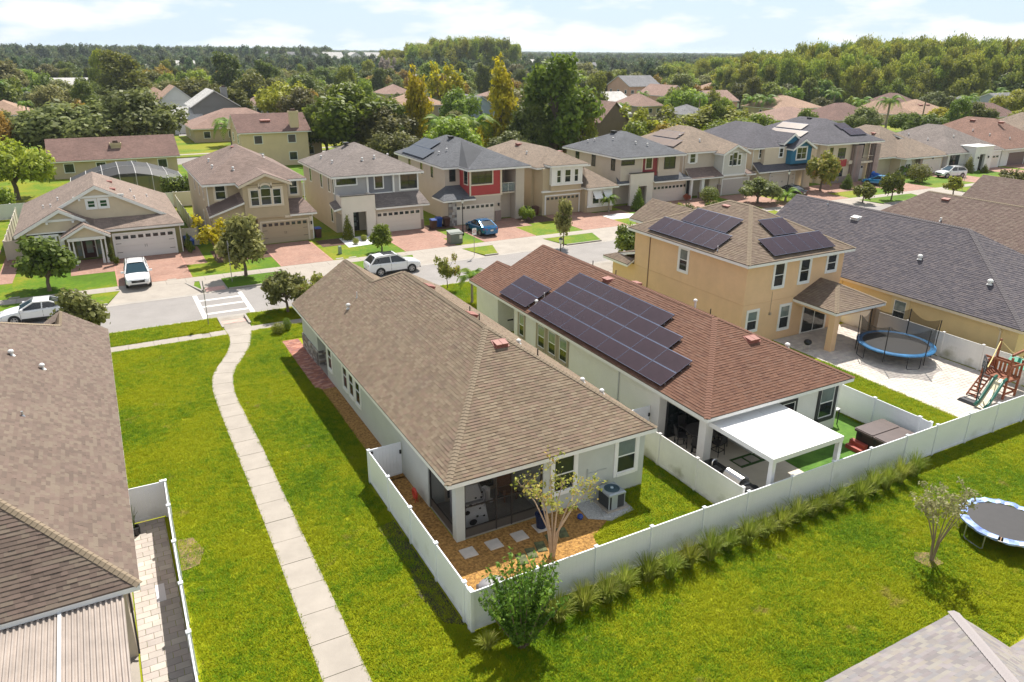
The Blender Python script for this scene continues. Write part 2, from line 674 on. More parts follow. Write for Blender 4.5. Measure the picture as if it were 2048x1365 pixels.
def stain(m, k, col=(.20, .19, .08)):
 """mildew creeping up from the ground"""
 N, L = m.node_tree.nodes, m.node_tree.links
 b = N['Principled BSDF']
 src = b.inputs['Base Color'].links[0].from_socket
 g = N.new('ShaderNodeNewGeometry')
 s = N.new('ShaderNodeSeparateXYZ')
 n = N.new('ShaderNodeTexNoise')
 n.inputs['Scale'].default_value = .9
 n.inputs['Detail'].default_value = 6
 L.new(g.outputs['Position'], s.inputs[0])
 L.new(g.outputs['Position'], n.inputs['Vector'])
 a = N.new('ShaderNodeMath')
 a.operation = 'MULTIPLY_ADD'
 a.inputs[1].default_value = -.22
 L.new(s.outputs['Z'], a.inputs[0])
 L.new(n.outputs['Fac'], a.inputs[2])
 r = N.new('ShaderNodeMapRange')
 r.inputs['From Min'].default_value = .44
 r.inputs['From Max'].default_value = .66
 r.inputs['To Max'].default_value = k
 L.new(a.outputs[0], r.inputs['Value'])
 x = N.new('ShaderNodeMix')
 x.data_type = 'RGBA'
 x.inputs['B'].default_value = rgb(col)
 L.new(r.outputs['Result'], x.inputs['Factor'])
 L.new(src, x.inputs['A'])
 L.new(x.outputs['Result'], b.inputs['Base Color'])
WHITE = M('white trim paint', (.78, .77, .74), .5, noise=(2, .04))
WHITE_V = M('white vinyl', (.83, .85, .87), .35, noise=(.9, .035))
stain(WHITE_V, .3)
GLASS = M('window glass', (.018, .024, .026), .04, spec=.6)
GLASS_G = M('window glass over pale blinds', (.16, .20, .185), .06, spec=.6, noise=(1.3, .25))
BRONZE = M('dark bronze aluminium', (.025, .022, .02), .45, spec=.4)
BLACK = M('black plastic', (.015, .015, .016), .45)
STEEL = M('galvanised steel', (.55, .56, .58), .38, metal=.8)
CONC = M('concrete', (.345, .305, .26), .85, noise=(.8, .12), bump=(30, .004))
CONC_D = M('old concrete', (.30, .265, .225), .88, noise=(.9, .2), bump=(25, .005))
BARK = M('bark', (.16, .12, .085), .9, noise=(5, .3), bump=(14, .03))
BARK_P = M('pale smooth bark', (.42, .31, .21), .75, noise=(4, .2), bump=(12, .01))
# ------------------------------------------------------------------ building helpers
def rk(p):
 return (round(p[0], 3), round(p[1], 3), round(p[2], 3))
def slab(planes, d0, d1, uv=True, top=True):
 mb = MB()
 cnt = {}
 for P in planes:
  for a, b in zip(P, P[1:] + P[:1]):
   k = frozenset((rk(a), rk(b)))
   cnt[k] = cnt.get(k, 0) + 1
 for P in planes:
  n = (Vector(P[1]) - Vector(P[0])).cross(Vector(P[2]) - Vector(P[0])).normalized()
  if n.z < 0:
   P = P[::-1]
   n = -n
  v = Vector((0, 0, 1)) - n * n.z
  v = v.normalized() if v.length > 1e-4 else Vector((0, 1, 0))
  u = v.cross(n)
  if top:
   mb.face([(p[0], p[1], p[2] + d0) for p in P], [(Vector(p).dot(u), Vector(p).dot(v)) for p in P] if uv else None)
  mb.face([(p[0], p[1], p[2] + d1) for p in P[::-1]], [(0, 0)] * len(P) if uv else None)
  for a, b in zip(P, P[1:] + P[:1]):
   if cnt[frozenset((rk(a), rk(b)))] == 1:
    mb.face([(a[0], a[1], a[2] + d1), (b[0], b[1], b[2] + d1), (b[0], b[1], b[2] + d0), (a[0], a[1], a[2] + d0)], [(0, 0)] * 4 if uv else None)
 return mb
def roof(t, planes, mat, fmat=None, th=.05, fas=.18, name='roof', label=None):
 planes = [list(p) for p in planes]
 r = part(t, name, slab(planes, 0, -th), mat, label=label)
 if fmat:
  part(t, 'fascia', slab(planes, -th, -th - fas, uv=False, top=False), fmat)
 return r
def hip(x0, x1, y0, y1, z, h, run=None):
 """four planes over a rectangle; ridge along the longer side"""
 w, d = x1 - x0, y1 - y0
 if d >= w:
  r = run or w / 2
  xm = (x0 + x1) / 2
  a, b = (xm, y0 + r, z + h), (xm, y1 - r, z + h)
  if b[1] - a[1] < .02:
   a = b = (xm, (y0 + y1) / 2, z + h)
   return [[(x0, y0, z), (x1, y0, z), a], [(x1, y0, z), (x1, y1, z), a], [(x1, y1, z), (x0, y1, z), a], [(x0, y1, z), (x0, y0, z), a]]
  return [[(x0, y0, z), (x1, y0, z), a], [(x1, y0, z), (x1, y1, z), b, a], [(x1, y1, z), (x0, y1, z), b], [(x0, y1, z), (x0, y0, z), a, b]]
 r = run or d / 2
 ym = (y0 + y1) / 2
 a, b = (x0 + r, ym, z + h), (x1 - r, ym, z + h)
 return [[(x0, y0, z), (x1, y0, z), b, a], [(x1, y0, z), (x1, y1, z), b], [(x1, y1, z), (x0, y1, z), a, b], [(x0, y1, z), (x0, y0, z), a]]
def gable_y(x0, x1, y0, y1, z, h):
 xm = (x0 + x1) / 2
 return [[(x0, y1, z), (x0, y0, z), (xm, y0, z + h), (xm, y1, z + h)], [(x1, y0, z), (x1, y1, z), (xm, y1, z + h), (xm, y0, z + h)]]
def gable_x(x0, x1, y0, y1, z, h):
 ym = (y0 + y1) / 2
 return [[(x0, y0, z), (x1, y0, z), (x1, ym, z + h), (x0, ym, z + h)], [(x1, y1, z), (x0, y1, z), (x0, ym, z + h), (x1, ym, z + h)]]
def shed_y(x0, x1, y0, y1, z0, z1):   # low edge at y0
 return [[(x0, y0, z0), (x1, y0, z0), (x1, y1, z1), (x0, y1, z1)]]
def tri_y(mb, x0, x1, y, th, z, h, drop=.2):
 """gable wall triangle facing -Y, thickness th towards +Y"""
 return mb.ext([(x0, y, z), (x1, y, z), ((x0 + x1) / 2, y, z + h)], (0, th, 0))
def tri_x(mb, y0, y1, x, th, z, h):
 return mb.ext([(x, y1, z), (x, y0, z), (x, (y0 + y1) / 2, z + h)], (th, 0, 0))
# ---- shingles as geometry
def shingles(roof_o, planes, mat, n_single=300, e=.145, w=(.17, .33), hgt=(.012, .026), seed=1, sel=None):
 rg = np.random.default_rng(seed)
 org = Vector(ORG[roof_o])
 V, Lp, T, singles = [], [], [], []
 tabs = []
 for P in planes:
  P = [Vector(p) for p in P]
  n = (P[1] - P[0]).cross(P[2] - P[0]).normalized()
  if n.z < 0:
   n = -n
  v = (Vector((0, 0, 1)) - n * n.z).normalized()
  u = v.cross(n)
  o = P[0]
  q = [((p - o).dot(u), (p - o).dot(v)) for p in P]
  v0, v1 = min(a[1] for a in q), max(a[1] for a in q)
  def span(h):
   xs = []
   for (a, b), (c, d) in zip(q, q[1:] + q[:1]):
    if abs(b - d) > 1e-6 and min(b, d) - 1e-6 <= h <= max(b, d) + 1e-6:
     xs.append(a + (c - a) * (h - b) / (d - b))
   return (min(xs), max(xs)) if len(xs) > 1 else None
  rows = int((v1 - v0) / e)
  for k in range(rows + 1):
   a, b = v0 + k * e, min(v0 + (k + 1) * e, v1)
   if b - a < .02:
    continue
   s0, s1 = span(a + 1e-3), span(b - 1e-3)
   if not s0 or not s1:
    continue
   x = max(s0[0], s1[0]) if True else 0
   lo_b, hi_b, lo_t, hi_t = s0[0], s0[1], s1[0], s1[1]
   x = min(lo_b, lo_t) + rg.uniform(-.3, 0)
   end = max(hi_b, hi_t)
   while x < end:
    ww = rg.uniform(*w)
    x0, x1 = x, x + ww
    x = x1
    b0, b1 = min(max(x0, lo_b), hi_b), min(max(x1, lo_b), hi_b)
    t0, t1 = min(max(x0, lo_t), hi_t), min(max(x1, lo_t), hi_t)
    if b1 - b0 < .01 and t1 - t0 < .01:
     continue
    h = rg.uniform(*hgt)
    full = abs(b1 - b0 - ww) < 1e-6 and abs(t1 - t0 - ww) < 1e-6
    tabs.append((o, u, v, n, b0, b1, t0, t1, a, b, h, full))
 if n_single:
  key = []
  for i, t in enumerate(tabs):
   if not t[11]:
    continue
   c = t[0] + t[1] * ((t[4] + t[5]) / 2) + t[2] * ((t[8] + t[9]) / 2)
   px, py, z = project(c)
   if 4 < px < 2044 and 4 < py < 1361 and t[3].dot(CAM - c) > 0:
    key.append(((c - CAM).length, i))
  key.sort()
  singles = [i for _, i in key[:n_single]]
 sset = set(singles)
 for i, (o, u, v, n, b0, b1, t0, t1, a, b, h, full) in enumerate(tabs):
  if i in sset:
   continue
  base = len(V)
  A, B_, C_, D_ = o + u * b0 + v * a - org, o + u * b1 + v * a - org, o + u * t1 + v * b - org, o + u * t0 + v * b - org
  nh = n * h
  V += [A, B_, A + nh, B_ + nh, C_ + n * .002, D_ + n * .002]
  Lp += [base + 2, base + 3, base + 4, base + 5, base, base + 1, base + 3, base + 2, base, base + 2, base + 5, base + 1, base + 4, base + 3]
  T += [4, 4, 3, 3]
 if V:
  o_ = link('shingles', np_mesh('shingles', [tuple(p) for p in V], Lp, T), mat, roof_o)
  o_['kind'] = 'stuff'
 if singles:
  me = np_mesh('shingle', [(0, 0, 0), (1, 0, 0), (0, 0, 1), (1, 0, 1), (1, 1, .1), (0, 1, .1)], [2, 3, 4, 5, 0, 1, 3, 2, 0, 2, 5, 1, 4, 3], [4, 4, 3, 3])
  me.materials.append(mat)
  for i in singles:
   o, u, v, n, b0, b1, t0, t1, a, b, h, full = tabs[i]
   s = bpy.data.objects.new('shingle', me)
   COL.objects.link(s)
   s.parent = roof_o
   p = o + u * b0 + v * a - org
   mt = Matrix((u * (b1 - b0), v * (b - a), n * h)).transposed().to_4x4()
   mt.translation = p
   s.matrix_local = mt
   ORG[s] = ORG[roof_o]
def caps(roof_o, p0, p1, na, nb, mat, w=.15, e=.17):
 """overlapping cap pieces along a hip or ridge from low end p0 to high end p1"""
 org = Vector(ORG[roof_o])
 p0, p1 = Vector(p0), Vector(p1)
 d = (p1 - p0)
 L = d.length
 d.normalize()
 na, nb = Vector(na).normalized(), Vector(nb).normalized()
 sides = []
 for n in (na, nb):
  s = d.cross(n).normalized()
  other = nb if n is na else na
  if s.dot(other) > 0:
   s = -s
  sides.append(s)
 if sides[0].dot(sides[1]) > .999:
  return
 up = (na + nb).normalized()
 me_v = []
 for (t, h0) in ((0, .045), (e * 1.25, .022)):
  for s, ww in ((sides[0], w), (None, 0), (sides[1], w)):
   q = d * t + (s * ww if s is not None else Vector((0, 0, 0))) + up * h0
   me_v.append(tuple(q))
 for s, ww in ((sides[0], w), (None, 0), (sides[1], w)):
  me_v.append(tuple((s * ww if s is not None else Vector((0, 0, 0))) + up * .005))
 fs = [(0, 1, 4, 3), (1, 2, 5, 4), (6, 7, 1, 0), (7, 8, 2, 1)]
 me = bpy.data.meshes.new('ridge_cap')
 me.from_pydata(me_v, [], fs)
 me.materials.append(mat)
 for k in range(int(L / e)):
  o = bpy.data.objects.new('ridge_cap', me)
  COL.objects.link(o)
  o.parent = roof_o
  o.location = p0 + d * (k * e) - org
  ORG[o] = ORG[roof_o]
def pn(P):
 n = (Vector(P[1]) - Vector(P[0])).cross(Vector(P[2]) - Vector(P[0])).normalized()
 return n if n.z > 0 else -n
# ---- faces of walls
DIRS = {'S': (Vector((1, 0, 0)), Vector((0, -1, 0))), 'N': (Vector((-1, 0, 0)), Vector((0, 1, 0))),
  'W': (Vector((0, -1, 0)), Vector((-1, 0, 0))), 'E': (Vector((0, 1, 0)), Vector((1, 0, 0)))}
ZV = Vector((0, 0, 1))
def window(t, d, c, w, h, trim=.12, tm=None, sm=None, glass=None, style='dh', depth=.05, sill=True, name='window'):
 """a window on a wall: trim boards, sash bars and separate panes. c is the middle of the opening on the wall face"""
 r, n = DIRS[d]
 c = Vector(c)
 tm, sm, glass = tm or WHITE, sm or WHITE, glass or GLASS
 mb = MB()
 def b(x0, x1, z0, z1, d0, d1, m=None):
  (m or mb).obox(c + r * ((x0 + x1) / 2) + ZV * ((z0 + z1) / 2) + n * ((d0 + d1) / 2), r, n, ZV, abs(x1 - x0) / 2, abs(d1 - d0) / 2, abs(z1 - z0) / 2)
 W2, H2 = w / 2, h / 2
 if trim:
  b(-W2 - trim, -W2, -H2 - trim, H2 + trim, 0, depth)
  b(W2, W2 + trim, -H2 - trim, H2 + trim, 0, depth)
  b(-W2, W2, H2, H2 + trim, 0, depth)
  b(-W2, W2, -H2 - trim, -H2, 0, depth + (.03 if sill else 0))
 fr = part(t, name, mb, tm) if trim else None
 sb = MB()
 f = .045
 b(-W2, -W2 + f, -H2, H2, .002, .032, sb)
 b(W2 - f, W2, -H2, H2, .002, .032, sb)
 b(-W2 + f, W2 - f, H2 - f, H2, .002, .032, sb)
 b(-W2 + f, W2 - f, -H2, -H2 + f, .002, .032, sb)
 cells = []
 if style == 'dh':
  b(-W2 + f, W2 - f, -.025, .025, .002, .034, sb)
  cells = [(-W2 + f, W2 - f, -H2 + f, -.025), (-W2 + f, W2 - f, .025, H2 - f)]
 elif style == 'one':
  cells = [(-W2 + f, W2 - f, -H2 + f, H2 - f)]
 else:                                  # (columns, rows)
  nc, nr = style
  for i in range(1, nc):
   x = -W2 + w * i / nc
   b(x - .025, x + .025, -H2 + f, H2 - f, .002, .034, sb)
  for j in range(1, nr):
   z = -H2 + h * j / nr
   b(-W2 + f, W2 - f, z - .022, z + .022, .002, .036, sb)
  for i in range(nc):
   for j in range(nr):
    cells.append((-W2 + w * i / nc + .025, -W2 + w * (i + 1) / nc - .025, -H2 + h * j / nr + .022, -H2 + h * (j + 1) / nr - .022))
 so = part(fr if fr else t, 'sash' if fr else name, sb, sm)
 par = fr if fr else so
 for k, (x0, x1, z0, z1) in enumerate(cells):
  g = MB()
  b(x0, x1, z0, z1, .004, .014, g)
  gm = glass
  if isinstance(glass, (tuple, list)):
   gm = glass[0] if z0 + z1 < 0 else glass[1]
  part(par, 'pane', g, gm)
 return par
def garage_door(t, d, c, w, h, mat, frame=None, panes=8, handles=False, pane_h=.3, fw=.15):
 """sectional garage door; c is the middle of its foot on the wall face"""
 r, n = DIRS[d]
 c = Vector(c)
 def ob(m, x0, x1, z0, z1, d0, d1):
  return m.obox(c + r * ((x0 + x1) / 2) + ZV * ((z0 + z1) / 2) + n * ((d0 + d1) / 2), r, n, ZV, abs(x1 - x0) / 2, abs(d1 - d0) / 2, abs(z1 - z0) / 2)
 mb = MB()
 ob(mb, -w / 2, w / 2, 0, h, .002, .012)
 do = part(t, 'garage_door', mb, mat)
 ph = h / 4
 for k in range(4):
  p = MB()
  ob(p, -w / 2 + .01, w / 2 - .01, k * ph + .012, (k + 1) * ph - .012, .012, .035)
  for j in range(8):
   x0 = -w / 2 + w * j / 8
   if k < 3 or not panes:
    ob(p, x0 + .08, x0 + w / 8 - .08, k * ph + .1, (k + 1) * ph - .1, .035, .045)
  part(do, 'panel', p, mat)
 for j in range(panes):
  x0 = -w / 2 + w * j / panes
  g = MB()
  ob(g, x0 + .1, x0 + w / panes - .1, h - ph + .12, h - ph + .12 + pane_h, .03, .04)
  part(do, 'pane', g, GLASS)
 if handles:
  hb = MB()
  for s in (-1, 1):
   ob(hb, s * .08 - .015, s * .08 + .015, h * .4, h * .52, .04, .06)
   for zz in (.25, .62, .88):
    x = s * (w / 2 - .05)
    ob(hb, min(x, x - s * .45), max(x, x - s * .45), h * zz - .02, h * zz + .02, .04, .05)
  part(do, 'handle', hb, BLACK)
 if frame:
  f = MB()
  ob(f, -w / 2 - fw, -w / 2, 0, h + fw, 0, .06)
  ob(f, w / 2, w / 2 + fw, 0, h + fw, 0, .06)
  ob(f, -w / 2, w / 2, h, h + fw, 0, .07)
  part(t, 'garage_frame', f, frame)
 return do
def front_door(t, d, c, w=1.0, h=2.2, mat=None, frame=None, lights=0, side=False):
 r, n = DIRS[d]
 c = Vector(c)
 def ob(m, x0, x1, z0, z1, d0, d1):
  return m.obox(c + r * ((x0 + x1) / 2) + ZV * ((z0 + z1) / 2) + n * ((d0 + d1) / 2), r, n, ZV, abs(x1 - x0) / 2, abs(d1 - d0) / 2, abs(z1 - z0) / 2)
 m = MB()
 ob(m, -w / 2, w / 2, 0, h, .002, .05)
 do = part(t, 'door', m, mat or BRONZE)
 for k in range(lights):
  g = MB()
  z0 = h * (.2 + .75 * k / lights)
  ob(g, -w * .22, w * .3, z0, z0 + h * .5 / lights, .05, .06)
  part(do, 'pane', g, GLASS_G)
 f = MB()
 ob(f, -w / 2 - .09, -w / 2, 0, h + .09, 0, .07)
 ob(f, w / 2, w / 2 + .09, 0, h + .09, 0, .07)
 ob(f, -w / 2, w / 2, h, h + .09, 0, .07)
 part(do, 'frame', f, frame or WHITE)
 k = MB()
 k.ball(c + r * (w * .4) + ZV * 1.0 + n * .08, .035, 8, 5)
 part(do, 'handle', k, STEEL)
 if side:
  for s in (-1, 1):
   g = MB()
   ob(g, s * (w / 2 + .3) - .16, s * (w / 2 + .3) + .16, .2, h - .1, .002, .03)
   part(do, 'sidelight', g, GLASS_G)
 return do
def box_vent(t, c, nrm, mat, w=.55, d=.4, h=.14, name='roof_vent'):
 """low slant-topped vent sitting on a roof slope whose normal is nrm"""
 nrm = Vector(nrm).normalized()
 v = (ZV - nrm * nrm.z)
 v = v.normalized() if v.length > .01 else Vector((0, 1, 0))
 u = v.cross(nrm)
 c = Vector(c)
 mb = MB()
 mb.obox(c + nrm * .015, u, v, nrm, w / 2 + .06, d / 2 + .06, .02)
 for s in (-1, 1):
  cc = c + u * (s * w / 4)
  a = [cc + u * x + v * y + nrm * z for x, y, z in
    ((-w / 4 + .01, -d / 2, .03), (w / 4 - .01, -d / 2, .03), (w / 4 - .01, d / 2, .03), (-w / 4 + .01, d / 2, .03),
     (-w / 4 + .01, -d / 2, .03 + h), (w / 4 - .01, -d / 2, .03 + h), (w / 4 - .01, d / 2, .05), (-w / 4 + .01, d / 2, .05))]
  mb.hexa(a)
 return part(t, name, mb, mat)
def vent_pipe(t, c, h=.35, r=.04, mat=None, hood=False):
 mb = MB()
 mb.cyl((c[0], c[1]), r * 2.2, c[2] - .03, c[2] + .05, 10, r * 1.2)
 mb.cyl((c[0], c[1]), r, c[2], c[2] + h, 10)
 if hood:
  mb.ball((c[0] - .02, c[1], c[2] + h), r * 2.0, 10, 6, (1, 1, .8))
 return part(t, 'vent_pipe', mb, mat or M('pale vent plastic', (.62, .6, .58), .5), smooth=False)
def downspout(t, d, x, y, z0, z1, mat=None, mb=None):
 r, n = DIRS[d]
 m = MB()
 p = Vector((x, y, 0)) + n * .05
 m.bar(p + ZV * z0, p + ZV * (z1 - .25), .08)
 m.bar(p + ZV * (z1 - .25), p + n * .3 + ZV * z1, .08)
 return part(t, 'downspout', m, mat or WHITE)
def wall_lamp(t, d, c):
 r, n = DIRS[d]
 c = Vector(c)
 m = MB()
 m.obox(c + n * .05, r, n, ZV, .06, .05, .02)
 m.obox(c + n * .12 - ZV * .02, r, n, ZV, .07, .07, .14)
 m.obox(c + n * .12 + ZV * .14, r, n, ZV, .09, .09, .02)
 return part(t, 'wall_lamp', m, BLACK)
def box_wall(t, boxes, mat, name='wall', label=None):
 mb = MB()
 for b in boxes:
  mb.box(*b)
 return part(t, name, mb, mat, label=label)
# ---- fences
def fence(label, posts, h, mat, group=None, skip=(), cap=True, org=None, cat='fence', gate=None, slats=False, name='fence', post_w=.127):
 x0, y0 = org or posts[0][:2]
 t = thing(name, label, cat, (x0, y0, 0), group)
 pm, cm = None, None
 for (x, y) in posts:
  if pm is None:
   a = MB()
   a.box(-post_w / 2, post_w / 2, -post_w / 2, post_w / 2, 0, h)
   pm = a.mesh('post')
   pm.materials.append(mat)
   a = MB()
   q = post_w / 2 + .015
   a.box(-q, q, -q, q, h, h + .025)
   i = len(a.v)
   a.v += [(-q, -q, h + .025), (q, -q, h + .025), (q, q, h + .025), (-q, q, h + .025), (0, 0, h + .07)]
   a.f += [(i, i + 1, i + 4), (i + 1, i + 2, i + 4), (i + 2, i + 3, i + 4), (i + 3, i, i + 4)]
   cm = a.mesh('post_cap')
   cm.materials.append(mat)
  p = link('post', pm, mat, t, (x - x0, y - y0, 0))
  if cap:
   link('post_cap', cm, mat, p)
 cache = {}
 for k, ((xa, ya), (xb, yb)) in enumerate(zip(posts, posts[1:])):
  if k in skip:
   continue
  d = Vector((xb - xa, yb - ya, 0))
  L = d.length - post_w
  d.normalize()
  key = round(L, 2)
  if key not in cache:
   m = MB()
   m.box(0, L, -.022, .022, h - .13, h - .03)
   m.box(0, L, -.022, .022, .05, .19)
   nb = max(2, round(L / .155))
   for i in range(nb):
    a, b = L * i / nb, L * (i + 1) / nb
    m.box(a + .001, b - .001, -.011, .011, .19, h - .13)
   cache[key] = m.mesh('panel')
   cache[key].materials.append(mat)
  o = link('panel', cache[key], mat, t, (xa - x0 + d.x * post_w / 2, ya - y0 + d.y * post_w / 2, 0))
  o.rotation_euler = (0, 0, math.atan2(d.y, d.x))
 return t
def gate_leaf(label, a, b, h, mat, group=None):
 """single vinyl gate between two points with hinges and latch"""
 t = thing('gate', label, 'gate', (a[0], a[1], 0), group)
 A, B = Vector((a[0], a[1], 0)), Vector((b[0], b[1], 0))
 d = (B - A)
 L = d.length
 d.normalize()
 s = Vector((-d.y, d.x, 0))
 m = MB()
 for (u0, u1, z0, z1) in ((.02, .1, .05, h), (L - .1, L - .02, .05, h), (.1, L - .1, h - .1, h), (.1, L - .1, .05, .17)):
  m.obox(A + d * ((u0 + u1) / 2) + ZV * ((z0 + z1) / 2), d, s, ZV, (u1 - u0) / 2, .025, (z1 - z0) / 2)
 part(t, 'gate_frame', m, mat)
 nb = max(3, round((L - .2) / .15))
 for i in range(nb):
  q = MB()
  u0, u1 = .1 + (L - .2) * i / nb, .1 + (L - .2) * (i + 1) / nb
  q.obox(A + d * ((u0 + u1) / 2) + ZV * ((h - .1 + .17) / 2), d, s, ZV, (u1 - u0) / 2 - .002, .012, (h - .27) / 2)
  part(t, 'board', q, mat)
 q = MB()
 q.obox(A + d * (L - .07) + ZV * (h * .72) - s * .04, d, s, ZV, .04, .03, .09)
 q.obox(A + d * .06 + ZV * (h - .15) - s * .04, d, s, ZV, .06, .02, .05)
 part(t, 'latch', q, BLACK)
 return t
# ---- pavers laid in rows; singles for the nearest, the rest as one joined part
def pavers(parent, name, x0, x1, y0, y1, pw, pl, mat, z=.02, gap=.008, n_single=300, seed=3, jit=.004, region=None, run='x', th=.05):
 rg = np.random.default_rng(seed)
 cells = []
 if run == 'x':
  y, k = y0, 0
  while y < y1 - .02:
   x = x0 - (pl / 2 if k % 2 else 0)
   while x < x1:
    a, b = max(x, x0), min(x + pl, x1)
    if b - a > .04:
     cells.append((a, b, y, min(y + pw, y1)))
    x += pl
   y += pw
   k += 1
 else:
  x, k = x0, 0
  while x < x1 - .02:
   y = y0 - (pl / 2 if k % 2 else 0)
   while y < y1:
    a, b = max(y, y0), min(y + pl, y1)
    if b - a > .04:
     cells.append((x, min(x + pw, x1), a, b))
    y += pl
   x += pw
   k += 1
 if region:
  cells = [c for c in cells if region((c[0] + c[1]) / 2, (c[2] + c[3]) / 2)]
 org = Vector(ORG[parent])
 key = []
 for i, c in enumerate(cells):
  p = Vector(((c[0] + c[1]) / 2, (c[2] + c[3]) / 2, z))
  px, py, zz = project(p)
  if 0 < px < 2048 and 0 < py < 1365:
   key.append(((p - CAM).length, i))
 key.sort()
 sing = set(i for _, i in key[:n_single])
 u = MB().bevbox(-.5, .5, -.5, .5, -1, 0, .02).mesh(name)
 u.materials.append(mat)
 rest = MB()
 for i, (a, b, c, d) in enumerate(cells):
  zz = z + rg.uniform(-jit, jit)
  if i in sing:
   o = bpy.data.objects.new(name, u)
   COL.objects.link(o)
   o.parent = parent
   o.location = Vector(((a + b) / 2, (c + d) / 2, zz)) - org
   o.scale = (b - a - gap, d - c - gap, th)
   ORG[o] = ORG[parent]
  else:
   rest.bevbox(a + gap / 2, b - gap / 2, c + gap / 2, d - gap / 2, zz - th, zz, .008)
 if rest.v:
  o = part(parent, name + 's', rest, mat)
  o['kind'] = 'stuff'
# ------------------------------------------------------------------ the ground, road, pavements, lawns
GRASS = grass_mat('lawn grass', (.110, .205, .003), (.265, .285, .004), (.33, .235, .085), .85, .22)
GRASS_F = grass_mat('front lawn grass', (.085, .17, .005), (.21, .215, .009), (.29, .21, .055), .75, .12)
BLADE = grass_mat('grass blades', (.138, .265, .003), (.33, .36, .004), (.40, .29, .10), .85, .22, .3, 0)
FARG = grass_mat('far ground', (.06, .09, .02), (.10, .12, .03), (.16, .14, .07), .5, .02, 0, 0.3)
ROAD = M('pale worn asphalt', (.27, .25, .235), .9, noise=(.5, .10), bump=(60, .004))
GUT = M('gutter concrete', (.335, .305, .27), .88, noise=(1.2, .14))
BRICKD = brick_mat('herringbone brick paving', [(.32, .175, .125), (.37, .22, .165), (.295, .155, .112), (.39, .24, .185)], (.26, .17, .135), .2, .1, .008, mottle=.18, bump=.004)
BRICKD2 = brick_mat('red brick paving', [(.40, .19, .14), (.48, .25, .19), (.36, .17, .13), (.50, .28, .22)], (.30, .2, .16), .2, .1, .008, mottle=.18, bump=.004)
MULCH = M('bark mulch', (.37, .20, .055), .95, noise=(9, .5), bump=(22, .05), col2=(.24, .115, .03))
MULCH_D = M('dark mulch', (.10, .055, .035), .95, noise=(6, .5), bump=(20, .05))
SOIL = M('bare dark soil', (.05, .04, .025), .95, noise=(4, .5), bump=(18, .05))
GRAVEL = M('grey gravel', (.42, .42, .41), .9, noise=(28, .55), bump=(40, .03))
WPAINT = M('white road paint', (.62, .61, .58), .75, noise=(3, .08))
PINKPAD = M('faded red ramp paint', (.56, .33, .28), .85, noise=(3, .2))
mb = MB()
mb.face([(-9000, -600, -.32), (12000, -600, -.32), (12000, 14000, -.32), (-9000, 14000, -.32)])
struct('ground', mb, FARG)
mb = MB()
mb.box(-160, 300, 54.6, 61.6, -.5, -.12)
struct('road', mb, ROAD)
mb = MB()
mb.box(-160, 300, 54.6, 55.05, -.3, -.112)
mb.box(-160, 300, 61.15, 61.6, -.3, -.112)
struct('gutter', mb, GUT)
# crossing
x_ = thing('crosswalk', 'white ladder crosswalk painted across the street', 'road marking', (6.7, 57.8, -.12))
x_['kind'] = 'structure'
for (a, b, c, d) in ((4.95, 5.27, 54.9, 61.1), (8.27, 8.58, 54.7, 60.6), (5.28, 8.26, 59.35, 59.68), (5.28, 8.26, 57.72, 58.05), (5.28, 8.26, 55.87, 56.22)):
 q = MB()
 q.box(a, b, c, d, -.14, -.1155)
 part(x_, 'stripe', q, WPAINT)
# far side: (x0, x1) of each driveway apron at the pavement
DRIVES = [(-16.5, -11.2), (.05, 5.5), (13.1, 17.6), (24.9, 30.0), (33.4, 39.2), (45.4, 51.2), (62.0, 68.2), (72.6, 78.0), (82.0, 88.0), (99.0, 106.6), (116.5, 122.5), (131.0, 137.0), (139.0, 146.0)]
gaps = []
px = -60
for a, b in DRIVES:
 gaps.append((px, a))
 px = b
gaps.append((px, 230))
lawn = MB()
lawn.box(-60, 230, 66.2, 113, -.5, 0)
struct('lawn', lawn, GRASS_F)
# verges between the aprons, with curbs
verge, curb = MB(), MB()
for a, b in gaps:
 a2, b2 = a + 1.0, b - 1.0
 if a == 5.5:
  verge.prism([(5.6, 64.75), (5.3, 63.2), (5.9, 61.9), (6.0, 64.75)], -.5, .0)
  curb.bar((4.9, 64.7, -.1), (5.85, 61.7, -.1), .16, .26)
  curb.bar((5.85, 61.7, -.1), (6.02, 64.7, -.1), .16, .26)
  a, a2 = 7.65, 7.8
 verge.prism([(a2, 61.75), (b2, 61.75), (b, 64.8), (a, 64.8)], -.5, 0)
 curb.box(a2, b2, 61.6, 61.75, -.4, .005)
struct('verge', verge, GRASS_F)
apr = MB()
for a, b in DRIVES:
 apr.face([(a - 1.05, 61.6, -.115), (b + 1.05, 61.6, -.115), (b + .02, 64.82, .004), (a - .02, 64.82, .004)])
apr.face([(5.9, 61.6, -.115), (7.8, 61.6, -.115), (7.7, 64.82, .004), (6.0, 64.82, .004)])
struct('driveway_apron', apr, CONC)
struct('curb', curb, GUT)
walk = MB()
walk.box(-60, 230, 64.8, 66.2, -.5, -.03)
walk_o = struct('pavement', walk, CONC_D)
sl = MB().box(0, 1.485, 0, 1.385, -.06, .006).mesh('slab')
sl.materials.append(CONC)
for k in range(120):
 o = link('slab', sl, None, walk_o, (-16 + k * 1.5, 64.808, random.uniform(-.003, .003)))
